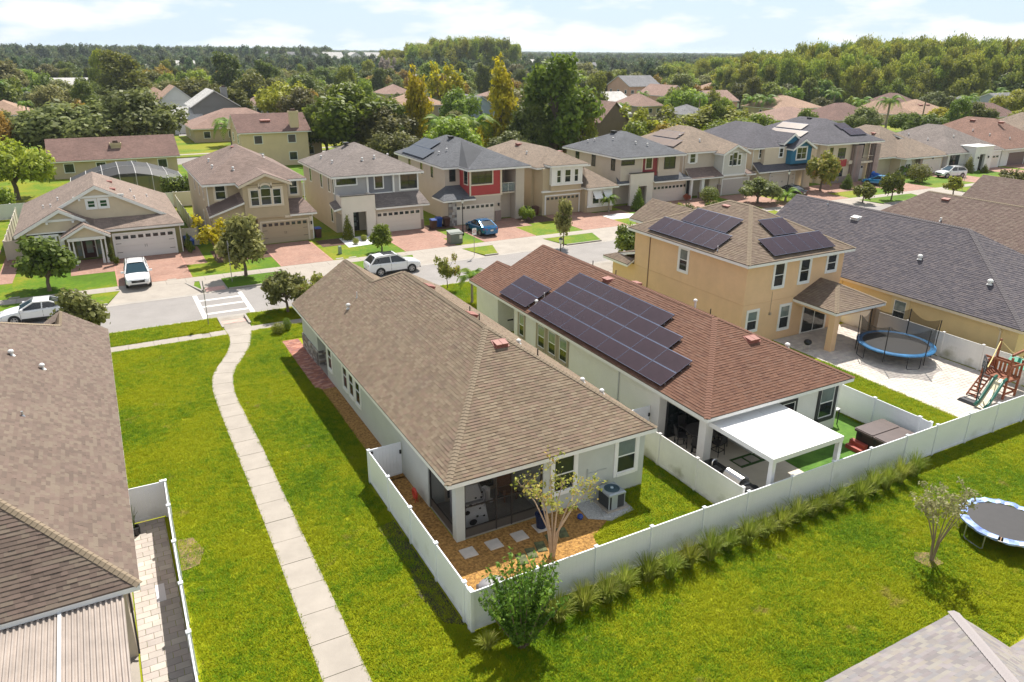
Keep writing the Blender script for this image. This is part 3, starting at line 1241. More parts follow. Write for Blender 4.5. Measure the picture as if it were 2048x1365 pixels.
# near side
nverge, ncurb = MB(), MB()
NDR = [(13.8, 18.8), (26.2, 31.2), (38.2, 43.2), (50, 55), (63, 68)]
seg = [(-60, 5.88), (7.7, 12.9)] + [(b + .9, c - .9) for (a, b), (c, d) in zip(NDR, NDR[1:])] + [(69, 230)]
for a, b in seg:
 nverge.box(a, b, 51.62, 54.45, -.5, 0)
 ncurb.box(a, b, 54.45, 54.6, -.4, .005)
ncurb.box(5.80, 5.95, 52.1, 54.3, -.3, .09)
ncurb.box(7.62, 7.77, 52.2, 54.2, -.3, .09)
struct('verge', nverge, GRASS)
struct('curb', ncurb, GUT)
apr = MB()
for a, b in NDR:
 apr.face([(b + .95, 54.6, -.115), (a - .95, 54.6, -.115), (a - .02, 51.6, .004), (b + .02, 51.6, .004)])
apr.face([(7.66, 54.6, -.115), (5.92, 54.6, -.115), (5.92, 51.6, .004), (7.66, 51.6, .004)])
struct('driveway_apron', apr, CONC_D)
pad = MB()
pad.face([(7.6, 53.75, -.073), (5.96, 53.75, -.073), (5.96, 53.05, -.045), (7.6, 53.05, -.045)])
struct('ramp_pad', pad, PINKPAD)
pad = MB()
pad.face([(6.1, 61.8, -.104), (7.6, 61.8, -.104), (7.6, 62.8, -.066), (6.1, 62.8, -.066)])
struct('ramp_pad', pad, PINKPAD)
walk = MB()
walk.box(-60, 4.9, 50.64, 51.6, -.5, -.03)
walk.box(7.9, 230, 50.64, 51.6, -.5, -.03)
nwalk = struct('pavement', walk, CONC_D)
sl2 = MB().box(0, 1.485, 0, .95, -.06, .008).mesh('slab')
sl2.materials.append(CONC)
for k in range(54):
 x = -3.1 + k * 1.5
 if 4.9 < x + .7 < 7.9:
  continue
 link('slab', sl2, None, nwalk, (x, 50.645, random.uniform(-.003, .003)))
sl3 = MB().box(4.9, 5.9, 50.645, 51.595, -.06, .006)
struct('slab', sl3, CONC, nwalk)
lawn = MB()
lawn.box(-60, 230, -60, 50.64, -.5, 0)
lawn.box(4.9, 7.9, 50.64, 51.62, -.5, 0)
struct('lawn', lawn, GRASS)
# the winding footpath, cast in slabs
PY = [8, 12, 18, 23.4, 30.4, 33.8, 36, 38.2, 40.3, 42.5, 44.4, 46.0, 47.8, 49.8, 51.6]
PL = [3.30, 3.36, 3.45, 3.55, 3.60, 3.60, 3.60, 3.61, 3.63, 3.76, 4.16, 4.85, 5.52, 5.93, 5.92]
PR = [4.72, 4.74, 4.78, 4.79, 4.80, 4.81, 4.78, 4.74, 4.73, 4.93, 5.40, 6.12, 6.85, 7.32, 7.64]
def smooth_interp(y, xs, ys):
 # cubic (Catmull-Rom) through the measured edge points
 i = max(1, min(len(xs) - 3, int(np.searchsorted(xs, y)) - 1))
 m = np.gradient(ys, xs)
 i = max(0, min(len(xs) - 2, int(np.searchsorted(xs, y)) - 1))
 h = xs[i + 1] - xs[i]
 t = (y - xs[i]) / h
 return ((2 * t ** 3 - 3 * t ** 2 + 1) * ys[i] + (t ** 3 - 2 * t ** 2 + t) * h * m[i] + (-2 * t ** 3 + 3 * t ** 2) * ys[i + 1] + (t ** 3 - t ** 2) * h * m[i + 1])
def path_l(y): return float(smooth_interp(y, np.array(PY), np.array(PL)))
def path_r(y): return float(smooth_interp(y, np.array(PY), np.array(PR)))
fp = struct('footpath', MB().box(3.4, 4.6, 8.2, 42, -.4, -.05), CONC_D)
y = 51.58
while y > 9:
 L_ = 1.52 + random.uniform(-.04, .04)
 # joints run square to the path, so the far edge leans with its direction
 ya = y - L_
 def tilt(yy):
  return max(-.5, min(.5, ((path_l(yy + .5) + path_r(yy + .5)) - (path_l(yy - .5) + path_r(yy - .5))) / 2)) if 9.5 < yy < 51 else 0
 q = MB()
 n = 5
 Lp_, Rp_ = [], []
 for k in range(n + 1):
  f = k / n
  yc = ya + .012 + (L_ - .024) * f
  tl = tilt(ya) * (1 - f) + tilt(y) * f
  yl, yr = yc + tl * .6, yc - tl * .6
  Lp_.append((path_l(yl), yl))
  Rp_.append((path_r(yr), yr))
 q.prism(Rp_ + Lp_[::-1], -.08, .022 + random.uniform(-.004, .004))
 struct('slab', q, CONC, fp)
 y = ya
# driveways and walks of brick
dw = MB()
for i, (a, b) in enumerate(DRIVES):
 if i in (0,):
  dw.box(a - 1.5, b + 2, 66.2, 84, -.2, .012)
  continue
 yb = {1: 75.6, 2: 74.95, 3: 75.0, 4: 74.4, 5: 74.8, 6: 75.9, 7: 75.1}.get(i, 75.4)
 dw.box(a, b, 66.2, yb, -.2, .012)
dw.box(-3.4, .05, 71.2, 76.6, -.2, .011)                 # in front of the bungalow's porch
dw.box(5.5, 7.4, 70.5, 77.5, -.2, .011)
dw.prism([(-8.8, 71), (-7.6, 71), (-7.2, 84), (-8.6, 84)], -.2, .010)
dw.box(30.0, 31.0, 69.5, 75, -.2, .010)
dw.box(39.2, 41.5, 70.8, 75.5, -.2, .010)
dw.box(51.2, 55.5, 71.5, 73.4, -.2, .010)
dw.box(68.2, 70.5, 72.5, 75.5, -.2, .010)
dw.box(88, 99, 70.0, 75.5, -.2, .010)
struct('brick_driveway', dw, BRICKD)
edg = MB()
for a, b in DRIVES[1:9]:
 edg.box(a - .12, a, 66.2, 74, -.1, .016)
 edg.box(b, b + .12, 66.2, 74, -.1, .016)
struct('driveway_border', edg, BRICKD2)
# planting beds
bd = MB()
bd.prism([(8.38, 18.0), (14.2, 18.0), (14.9, 20.2), (16.1, 20.9), (15.9, 22.4), (9.95, 22.4), (9.95, 28.0), (8.42, 28.0)], -.2, .03)
bd.box(9.15, 9.95, 27.9, 38.9, -.2, .03)
struct('mulch_bed', bd, MULCH)
bd = MB()
bd.prism([(7.55, 24.8), (8.3, 25.0), (8.3, 18.2), (7.75, 18.6), (7.45, 20.4), (7.75, 21.7), (7.6, 23)], -.2, .035)
struct('bare_soil', bd, SOIL)
bd = MB()
bd.prism([(24.98, 12.6), (25.7, 12.55), (25.85, 13.2), (25.3, 13.5), (24.9, 13.2)], -.2, .04)
bd.prism([(.3, 25.6), (.9, 25.7), (1.2, 26.6), (.9, 27.6), (.35, 27.7)], -.2, .04)
struct('bare_soil', bd, M('bare brown soil', (.26, .16, .09), .95, noise=(3, .5), bump=(18, .05), col2=(.16, .12, .08)))
bd = MB()
bd.prism([(15.4, 21.3), (16.2, 20.75), (17.5, 20.95), (17.55, 22.4), (15.5, 22.4)], -.2, .045)
struct('gravel_bed', bd, GRAVEL)
bd = MB()
bd.box(18.2, 24.8, 71.5, 74.4, -.2, .012)
bd.box(30.2, 33.3, 73.5, 76, -.2, .012)
bd.box(8.2, 13.0, 70.0, 74.8, -.2, .010)
bd.box(79, 82, 71.5, 75, -.2, .012)
bd.box(39.4, 45.2, 71.8, 75, -.2, .008)
bd.box(55.7, 61.8, 71.8, 75.6, -.2, .012)
struct('planting_bed', bd, MULCH_D)
bd = MB()
bd.prism([(20.4, 70.2), (24.7, 70.8), (24.7, 74.2), (20.6, 74.2)], -.2, .02)
bd.prism([(51.4, 69.3), (55.2, 69.0), (56.0, 70.6), (54.0, 71.8), (51.4, 71.4)], -.2, .02)
struct('white_stone_bed', bd, M('white pebbles', (.68, .67, .65), .8, noise=(30, .25), bump=(40, .02)))
# brick walk down the side of the grey-green house, laid brick by brick
bw = struct('brick_walk', MB().box(8.86, 9.94, 38.9, 47.6, -.2, .004), MULCH_D)
BRK = pieces_mat('walk brick', [(.36, .15, .10), (.43, .20, .14), (.31, .13, .095), (.46, .24, .18), (.28, .13, .11)], .85, .2, .8, 40, .0008)
pavers(bw, 'brick', 8.86, 9.94, 38.9, 47.6, .13, .26, BRK, z=.03, n_single=280, seed=5)
# streets and lots beyond the first row of houses
st2 = MB()
st2.box(-260, 420, 138, 147, -.5, -.14)
st2.prism([(14, 147), (22, 147), (46, 420), (38, 420)], -.5, -.142)
struct('road', st2, ROAD)
pv = MB()
pv.box(-260, 420, 150.2, 151.7, -.5, .006)
struct('pavement', pv, CONC)
lw = MB()
lw.box(-260, 420, 147.2, 150.2, -.5, 0)
lw.box(-260, 420, 151.7, 185, -.5, 0)
lw.box(-60, 230, 113, 137.8, -.5, -.004)
lw.box(-260, -60, 60, 137.8, -.5, -.004)
lw.box(230, 420, 60, 137.8, -.5, -.004)
for (px_, py_, w_, d_) in ((500, 190, 60, 60), (1605, 240, 26, 14), (740, 205, 30, 20), (180, 215, 40, 30), (1500, 265, 60, 20)):
 c = G(px_, py_)
 lw.box(c.x - w_ / 2, c.x + w_ / 2, c.y - d_ / 2, c.y + d_ / 2, -.5, -.002 - .004 * random.random())
struct('lawn', lw, GRASS_F)
# ------------------------------------------------------------------ grass blades standing on the near lawns
def tuft_mesh(seed, n=16, r=.11, h=(.03, .075)):
 rg = np.random.default_rng(seed)
 V, Lp, T = [], [], []
 for i in range(n):
  a, rr = rg.uniform(0, 6.28), r * math.sqrt(rg.uniform(0, 1))
  bx, by = rr * math.cos(a), rr * math.sin(a)
  d, lean, hh, ww = rg.uniform(0, 6.28), rg.uniform(.2, 1.3), rg.uniform(*h), rg.uniform(.004, .009)
  s = (-math.sin(d) * ww, math.cos(d) * ww)
  tx, ty = bx + math.cos(d) * hh * lean, by + math.sin(d) * hh * lean
  k = len(V)
  V += [(bx - s[0], by - s[1], -.01), (bx + s[0], by + s[1], -.01), ((bx + tx) / 2 + s[0] * .8, (by + ty) / 2 + s[1] * .8, hh * .65), ((bx + tx) / 2 - s[0] * .8, (by + ty) / 2 - s[1] * .8, hh * .65), (tx, ty, hh)]
  Lp += [k, k + 1, k + 2, k + 3, k + 3, k + 2, k + 4]
  T += [4, 3]
 return np_mesh('grass_tuft', V, Lp, T)
TUFTS = bpy.data.collections.new('grass_tufts')      # source of the blades; never linked to the scene
for s_ in range(4):
 me = tuft_mesh(40 + s_)
 me.materials.append(BLADE)
 TUFTS.objects.link(bpy.data.objects.new('grass_tuft', me))
def scatter(name, polys, density, coll, smin, smax, seed=0, z=.0, mat=None, zf=1.0):
 m = MB()
 for p in polys:
  m.face([(x, y, z) for x, y in p])
 me = m.mesh(name)
 o = link(name, me, mat or GRASS)
 o['kind'] = 'stuff'
 ng = bpy.data.node_groups.new('scatter ' + name, 'GeometryNodeTree')
 ng.interface.new_socket(name='Geometry', in_out='INPUT', socket_type='NodeSocketGeometry')
 ng.interface.new_socket(name='Geometry', in_out='OUTPUT', socket_type='NodeSocketGeometry')
 N, L = ng.nodes, ng.links
 gi, go = N.new('NodeGroupInput'), N.new('NodeGroupOutput')
 ds = N.new('GeometryNodeDistributePointsOnFaces')
 ds.inputs['Density'].default_value = density
 ds.inputs['Seed'].default_value = seed
 ci = N.new('GeometryNodeCollectionInfo')
 ci.inputs['Collection'].default_value = coll
 ci.inputs['Separate Children'].default_value = True
 ci.inputs['Reset Children'].default_value = True
 io = N.new('GeometryNodeInstanceOnPoints')
 io.inputs['Pick Instance'].default_value = True
 r1 = N.new('FunctionNodeRandomValue')
 r1.data_type = 'FLOAT_VECTOR'
 r1.inputs[0].default_value = (0, 0, 0)
 r1.inputs[1].default_value = (0, 0, 6.283)
 r2 = N.new('FunctionNodeRandomValue')
 r2.data_type = 'FLOAT'
 r2.inputs[2].default_value = smin
 r2.inputs[3].default_value = smax
 L.new(gi.outputs[0], ds.inputs['Mesh'])
 L.new(ds.outputs['Points'], io.inputs['Points'])
 L.new(ci.outputs[0], io.inputs['Instance'])
 L.new(r1.outputs[0], io.inputs['Rotation'])
 vs = N.new('ShaderNodeVectorMath')
 vs.operation = 'MULTIPLY'
 vs.inputs[1].default_value = (1, 1, zf)
 L.new(r2.outputs[1], vs.inputs[0])
 L.new(vs.outputs[0], io.inputs['Scale'])
 L.new(io.outputs[0], go.inputs[0])
 md = o.modifiers.new('scatter', 'NODES')
 md.node_group = ng
 return o
ys = [9.9 + k * 1.4 for k in range(30)]
stripL = [[(.28, a), (path_l(a) - .03, a), (path_l(b) - .03, b), (.28, b)] for a, b in zip(ys, ys[1:])]
stripLo = [[(-1.1, 29.9), (.28, 29.9), (.28, 50.5), (-1.1, 50.5)]]
stripR = [[(path_r(a) + .03, a), (8.8 if a > 38.9 else (9.1 if a > 28 else 8.25), a), (8.8 if a > 38.9 else (9.1 if a > 28 else 8.25), b), (path_r(b) + .03, b)] for a, b in zip(ys, ys[1:]) if a > 17.9]
stripR += [[(path_r(a) + .03, a), (8.3, a), (8.3, b), (path_r(b) + .03, b)] for a, b in zip(ys, ys[1:]) if a < 17.9]
scatter('grass', stripL + stripLo + stripR, 230, TUFTS, .7, 1.5, 1)
scatter('grass', [[(8.3, 9), (62, 9), (62, 17.85), (8.3, 17.85)]], 230, TUFTS, .7, 1.5, 2)
scatter('grass', [[(14.3, 18), (20.7, 18), (20.7, 30), (19.1, 30), (19.1, 22.4), (17.6, 22.4), (17.5, 20.95), (16.2, 20.7), (14.95, 20.2)],
      [(32.75, 18), (38.0, 18), (38.0, 28.4), (32.75, 32)]], 260, TUFTS, .8, 1.7, 3)
scatter('grass', [[(-3, 51.65), (5.75, 51.65), (5.75, 54.4), (-3, 54.4)], [(7.8, 51.65), (12.8, 51.65), (12.8, 54.4), (7.8, 54.4)],
      [(7.9, 47.8), (13, 47.8), (13, 50.6), (7.9, 50.6)], [(20, 46), (26, 46), (26, 54.3), (20, 54.3)]], 160, TUFTS, .9, 1.7, 4)
# ------------------------------------------------------------------ the near houses
SAGE = M('sage grey stucco', (.50, .52, .475), .85, noise=(1.1, .05), bump=(55, .006))
OFFW = M('off white stucco', (.72, .70, .655), .85, noise=(1.1, .05), bump=(55, .006))
TAN = M('apricot tan stucco', (.73, .49, .285), .85, noise=(.8, .07), bump=(55, .006))
YTAN = M('yellow tan stucco', (.70, .52, .255), .85, noise=(.8, .06), bump=(55, .006))
BEIGE = M('beige stucco', (.56, .47, .36), .85, noise=(1, .06), bump=(50, .006))
TAUPE = M('taupe paint', (.34, .28, .21), .6)
CHAR = M('charcoal paint', (.035, .035, .038), .55)
ST = ((1.1, 1.1, .35), .36, (.13, .10, .08))
SH_A = pieces_mat('brown grey shingle', [(0.202, 0.151, 0.102), (0.183, 0.134, 0.090), (0.223, 0.171, 0.118), (0.192, 0.134, 0.096), (0.208, 0.145, 0.104), (0.169, 0.123, 0.085), (0.228, 0.177, 0.121), (0.186, 0.143, 0.096), (0.212, 0.157, 0.107)], .92, .08, .5, 55, .0008, ST)
SH_B = pieces_mat('red brown shingle', [(0.162, 0.081, 0.052), (0.146, 0.073, 0.047), (0.175, 0.091, 0.060), (0.154, 0.078, 0.051), (0.167, 0.084, 0.055), (0.136, 0.067, 0.045), (0.165, 0.090, 0.062)], .92, .08, .5, 55, .0008, ((1.6, 1.6, .4), .25, (.10, .05, .035)))
SH_C = pieces_mat('weathered wood shingle', [(0.190, 0.141, 0.100), (0.166, 0.121, 0.089), (0.210, 0.161, 0.115), (0.179, 0.130, 0.095), (0.198, 0.147, 0.109)], .92, .09, .5, 55, .0008, ST)
SH_D = pieces_mat('slate grey shingle', [(0.101, 0.089, 0.100), (0.117, 0.103, 0.111), (0.087, 0.078, 0.090), (0.131, 0.113, 0.118), (0.107, 0.095, 0.104)], .92, .08, .5, 55, .0008)
SH_L = pieces_mat('mauve brown shingle', [(0.157, 0.116, 0.092), (0.137, 0.099, 0.080), (0.169, 0.130, 0.101), (0.147, 0.106, 0.085), (0.161, 0.116, 0.094), (0.125, 0.092, 0.074), (0.173, 0.135, 0.103)], .92, .09, .5, 55, .0008, ST)
SH_R = pieces_mat('pale blend shingle', [(0.226, 0.205, 0.193), (0.192, 0.175, 0.173), (0.259, 0.239, 0.211), (0.209, 0.184, 0.183), (0.243, 0.217, 0.215), (0.214, 0.202, 0.203), (0.248, 0.221, 0.193)], .92, .12, .6, 55, .0008)
CAP_A = M('tan ridge shingle', (.235, .182, .125), .92, noise=(3, .15))
CAP_B = M('red brown ridge shingle', (.19, .096, .064), .92, noise=(3, .15))
CAP_D = M('grey ridge shingle', (.135, .12, .125), .92, noise=(3, .15))
CAP_R = M('pale ridge shingle', (.30, .27, .265), .92, noise=(3, .12))
FELT = M('roof underlay', (.13, .10, .08), .95)
FELT_D = M('dark roof underlay', (.06, .055, .055), .95)
VENTRED = M('red brown vent paint', (.27, .10, .075), .6)
STONE = pieces_mat('ledge stone', [(.34, .30, .28), (.22, .19, .18), (.46, .43, .40), (.29, .235, .20), (.40, .36, .34), (.17, .155, .15)], .85, .15, 3, 20, .01)
SCREEN = net_mat('dark insect screen', (.012, .012, .013), .2)
KICK = M('bronze kick plate', (.075, .066, .058), .5)
def stones(t, d, c, w, z0, z1, rows=7, seed=1, mat=None):
 """ledge stone facing: every stone a piece of its own"""
 r, n = DIRS[d]
 rg = random.Random(seed)
 c = Vector(c)
 hh = (z1 - z0) / rows
 back = MB()
 back.obox(c + ZV * ((z0 + z1) / 2) + n * .01, r, n, ZV, w / 2, .01, (z1 - z0) / 2)
 bo = part(t, 'stone_facing', back, M('mortar', (.30, .28, .26), .9))
 for k in range(rows):
  x = -w / 2
  while x < w / 2 - .02:
   ww = min(rg.uniform(.18, .5), w / 2 - x)
   if w / 2 - x - ww < .1:
    ww = w / 2 - x
   m = MB()
   m.obox(c + r * (x + ww / 2) + ZV * (z0 + hh * (k + .5)) + n * .05, r, n, ZV, ww / 2 - .006, rg.uniform(.025, .05), hh / 2 - .006)
   part(bo, 'stone', m, mat or STONE)
   x += ww
def hip_caps(ro, planes, lines, mat):
 for a, b, i, j in lines:
  caps(ro, a, b, pn(planes[i]), pn(planes[j]), mat)
# ---- A: the grey-green bungalow in the middle
zl = 2.95
hA = thing('bungalow', 'sage grey bungalow with brown grey shingle roof and screened porch behind the white fence corner', 'house', (9.95, 22.4, 0))
box_wall(hA, [(9.95, 19.0, 25.2, 40.5, 0, 2.85), (13.85, 19.0, 22.4, 25.2, 0, 2.85), (11.3, 19.0, 40.5, 42.35, 0, 2.85), (9.95, 16.5, 42.35, 46.0, 0, 2.85), (16.5, 19.0, 42.35, 45.2, 0, 2.85),
     (9.95, 10.32, 22.4, 22.77, 0, 2.5), (9.95, 13.85, 22.4, 22.77, 2.5, 2.86), (9.95, 10.32, 22.77, 25.2, 2.4, 2.86), (9.95, 13.85, 22.77, 25.2, 2.62, 2.68)], SAGE)
zA, xr, ya, yb = 6.29, 14.42, 28.64, 39.0
pA = [[(9.48, 46.3, zl), (9.48, 22.07, zl), (xr, ya, zA), (xr, yb, zA), (13.12, 40.73, 5.414), (13.12, 46.3, 5.414)],
   [(9.48, 22.07, zl), (19.35, 22.07, zl), (xr, ya, zA)],
   [(19.35, 22.07, zl), (19.35, 45.57, zl), (xr, yb, zA), (xr, ya, zA)],
   [(19.35, 45.57, zl), (16.76, 45.57, zl), (13.12, 40.73, 5.414), (xr, yb, zA)],
   [(16.76, 45.57, zl), (16.76, 46.3, zl), (13.12, 46.3, 5.414), (13.12, 40.73, 5.414)]]
rA = roof(hA, pA, FELT, WHITE, fas=.17)
shingles(rA, pA[:2], SH_A, 300, seed=1)
shingles(rA, pA[2:], SH_A, 0, seed=2, e=.145)
hip_caps(rA, pA, [((9.48, 22.07, zl), (xr, ya, zA), 0, 1), ((19.35, 22.07, zl), (xr, ya, zA), 2, 1), ((xr, ya, zA), (xr, yb, zA), 0, 2), ((13.12, 40.73, 5.414), (xr, yb, zA), 0, 3), ((13.12, 40.73, 5.414), (13.12, 46.3, 5.414), 0, 4)], CAP_A)
m = MB()
tri_y(m, 10.0, 16.2, 45.75, .25, 2.8, 2.1)
part(hA, 'gable_wall', m, SAGE)
# rear windows
window(hA, 'S', (14.85, 22.4, 1.78), 1.0, 1.62, .16, glass=(GLASS, GLASS))
window(hA, 'S', (18.03, 22.4, 1.80), .98, 1.6, .16, glass=(GLASS, GLASS_G))
m = MB()
m.box(13.86, 19.0, 22.36, 22.4, 2.6, 2.76)
part(hA, 'frieze_board', m, WHITE)
for yc in (39.68, 36.72, 35.62, 34.52):
 window(hA, 'W', (9.95, yc, 1.57), .74, 1.5, .14)
window(hA, 'W', (11.3, 41.4, 1.2), .8, 1.5, .12)
stones(hA, 'W', (9.95, 44.2, 0), 3.6, 0, 1.0, 8, 3)
stones(hA, 'S', (10.62, 42.35, 0), 1.35, 0, 1.0, 8, 4)
m = MB()
m.box(9.95, 11.3, 40.5, 42.35, 0, .06)
part(hA, 'porch_floor', m, CONC)
# screened porch
m = MB()
m.box(10.0, 13.85, 22.45, 25.2, 0, .07)
part(hA, 'porch_floor', m, CONC_D)
sc_ = MB()
for x in (10.34, 11.72, 12.42, 13.8):
 sc_.box(x - .03, x + .03, 22.44, 22.5, .06, 2.5)
for z in (.48, 1.45, 2.46):
 sc_.box(10.34, 13.82, 22.45, 22.49, z - .025, z + .025)
for y in (22.8, 25.15):
 sc_.box(10.0, 10.06, y - .03, y + .03, .06, 2.4)
sc_.box(10.01, 10.05, 22.8, 25.15, .455, .505)
sc_.box(10.01, 10.05, 22.8, 25.15, 2.35, 2.4)
so = part(hA, 'screen_frame', sc_, BRONZE)
for a, b in ((10.34, 11.72), (11.72, 12.42), (12.42, 13.8)):
 q = MB()
 q.box(a + .03, b - .03, 22.462, 22.468, .5, 2.46)
 part(so, 'screen_mesh', q, SCREEN)
 q = MB()
 q.box(a + .03, b - .03, 22.455, 22.475, .08, .46)
 part(so, 'kick_plate', q, KICK)
q = MB()
q.box(10.028, 10.034, 22.83, 25.12, .5, 2.35)
part(so, 'screen_mesh', q, SCREEN)
q = MB()
q.box(10.02, 10.04, 22.83, 25.12, .08, .46)
part(so, 'kick_plate', q, KICK)
window(hA, 'S', (11.9, 25.2, 1.15), 2.3, 2.0, .08, tm=BEIGE, sm=BEIGE, style=(2, 1), glass=GLASS, name='sliding_door')
m = MB()
m.box(16.0, 16.05, 22.36, 22.4, .5, 1.62)
m.box(16.05, 17.0, 22.37, 22.4, 1.40, 1.43)
part(hA, 'conduit', m, M('sage conduit', (.40, .42, .39), .5))
nl, nr_, nrear = pn(pA[0]), pn(pA[2]), pn(pA[1])
zL = lambda x: zl + .677 * (x - 9.48)
zR = lambda x: zl + .677 * (19.35 - x)
zB = lambda y: zl + .508 * (y - 22.07)
box_vent(hA, (14.6, 27.6, zB(27.6)), nrear, VENTRED, .62, .42, .16)
box_vent(hA, (14.95, 31.3, zR(14.95)), nr_, VENTRED, .6, .42, .16)
box_vent(hA, (14.95, 36.6, zR(14.95)), nr_, VENTRED, .6, .42, .16)
vent_pipe(hA, (11.35, 40.0, zL(11.35)), .2, .07, hood=True)
vent_pipe(hA, (12.0, 40.4, zL(12.0)), .34, .035)
for (x, y) in ((16.3, 28.9), (17.8, 25.6), (18.4, 24.9)):
 vent_pipe(hA, (x, y, zR(x)), .14, .06, WHITE, hood=True)
for (x, y) in ((16.4, 27.3), (15.5, 32.6), (14.9, 30.3)):
 vent_pipe(hA, (x, y, zR(x)), .35, .03, BRONZE)
# ---- B: the off-white bungalow with the red-brown roof and solar panels
hB = thing('bungalow', 'white bungalow with red brown shingle roof carrying a large solar array', 'house', (22.2, 22.05, 0))
box_wall(hB, [(22.2, 31.1, 25.3, 40.0, 0, 2.85), (25.4, 31.1, 22.05, 25.3, 0, 2.85), (23.4, 31.1, 40.0, 42.3, 0, 2.85), (22.2, 26.0, 42.3, 45.5, 0, 2.85), (26.0, 31.1, 42.3, 43.6, 0, 2.85),
     (22.2, 22.64, 22.05, 22.5, 0, 2.45), (22.2, 25.4, 22.05, 22.5, 2.45, 2.86), (22.2, 22.64, 22.5, 25.3, 2.4, 2.86), (22.2, 25.4, 22.5, 25.3, 2.62, 2.68)], OFFW)
zB5, xB = 5.36, 26.65
pB = [[(21.8, 45.9, zl), (21.8, 21.65, zl), (xB, 26.74, zB5), (xB, 44.0, zB5), (24.02, 44.0, 4.053), (24.02, 45.9, 4.053)],
   [(21.8, 21.65, zl), (31.5, 21.65, zl), (xB, 26.74, zB5)],
   [(31.5, 21.65, zl), (31.5, 44.0, zl), (xB, 44.0, zB5), (xB, 26.74, zB5)],
   [(24.02, 45.9, 4.053), (24.02, 44.0, 4.053), (26.24, 44.0, zl), (26.24, 45.9, zl)]]
rB = roof(hB, pB, FELT, WHITE, fas=.16)
shingles(rB, pB[:2], SH_B, 300, seed=3, hgt=(.012, .028))
shingles(rB, pB[2:], SH_B, 0, seed=4)
hip_caps(rB, pB, [((21.8, 21.65, zl), (xB, 26.74, zB5), 0, 1), ((31.5, 21.65, zl), (xB, 26.74, zB5), 2, 1), ((xB, 26.74, zB5), (xB, 44.0, zB5), 0, 2), ((24.02, 44, 4.053), (24.02, 45.9, 4.053), 0, 3)], CAP_B)
m = MB()
m.ext([(22.2, 43.4, 2.8), (31.1, 43.4, 2.8), (26.65, 43.4, 5.1)], (0, .25, 0))
m.ext([(22.2, 45.25, 2.8), (25.8, 45.25, 2.8), (24.0, 45.25, 3.85)], (0, .25, 0))
part(hB, 'gable_wall', m, OFFW)
window(hB, 'S', (30.2, 22.05, 1.72), 1.0, 1.68, .2, tm=CHAR, sm=WHITE, glass=(GLASS, GLASS_G))
window(hB, 'S', (27.1, 22.05, 1.2), 1.6, 2.2, .12, tm=CHAR, sm=WHITE, style=(2, 1), name='sliding_door')
window(hB, 'W', (22.2, 39.0, 1.72), .62, 1.45, .16, tm=TAUPE, sm=WHITE, glass=(GLASS, GLASS_G))
for yc in (36.55, 35.3, 34.05):
 window(hB, 'W', (22.2, yc, 1.75), .8, 1.42, .2, tm=TAUPE, sm=WHITE, glass=(GLASS, GLASS_G))
window(hB, 'S', (23.9, 25.3, 1.2), 2.3, 2.2, .08, tm=CHAR, sm=CHAR, style=(2, 1), name='sliding_door')
m = MB()
m.box(22.95, 23.4, 42.28, 42.3, .8, .9)
part(hB, 'house_number_plate', m, BRONZE)
m = MB()
m.tube([(22.16, 28.6, .3), (22.16, 28.6, 2.7)], .035, 6)
part(hB, 'downspout', m, M('grey pipe', (.5, .5, .49), .5))
m = MB()
m.box(29.0, 29.18, 21.97, 22.05, .7, .95)
part(hB, 'meter_box', m, M('grey metal box', (.38, .39, .4), .45))
zBl = lambda x: zl + .497 * (x - 21.8)
zBr = lambda x: zl + .497 * (31.5 - x)
zBb = lambda y: zl + .4735 * (y - 21.65)
nBl, nBr, nBb = pn(pB[0]), pn(pB[2]), pn(pB[1])
box_vent(hB, (27.6, 25.0, zBb(25.0)), nBb, VENTRED, .66, .45, .17)
box_vent(hB, (26.15, 35.4, zBl(26.15)), nBl, VENTRED, .6, .42, .2)
box_vent(hB, (27.1, 33.9, zBr(27.1)), nBr, VENTRED, .6, .42, .16)
for y in (38.5, 36.0, 27.6):
 vent_pipe(hB, (27.15, y, zBr(27.15)), .34, .03, BRONZE)
vent_pipe(hB, (22.62, 37.9, zBl(22.62)), .22, .06, WHITE, hood=True)
vent_pipe(hB, (23.2, 37.95, zBl(23.2)), .36, .035, STEEL)
vent_pipe(hB, (28.2, 29.9, zBr(28.2)), .5, .06, WHITE, hood=True)
vent_pipe(hB, (29.6, 24.4, zBr(29.6)), .2, .07, WHITE, hood=True)
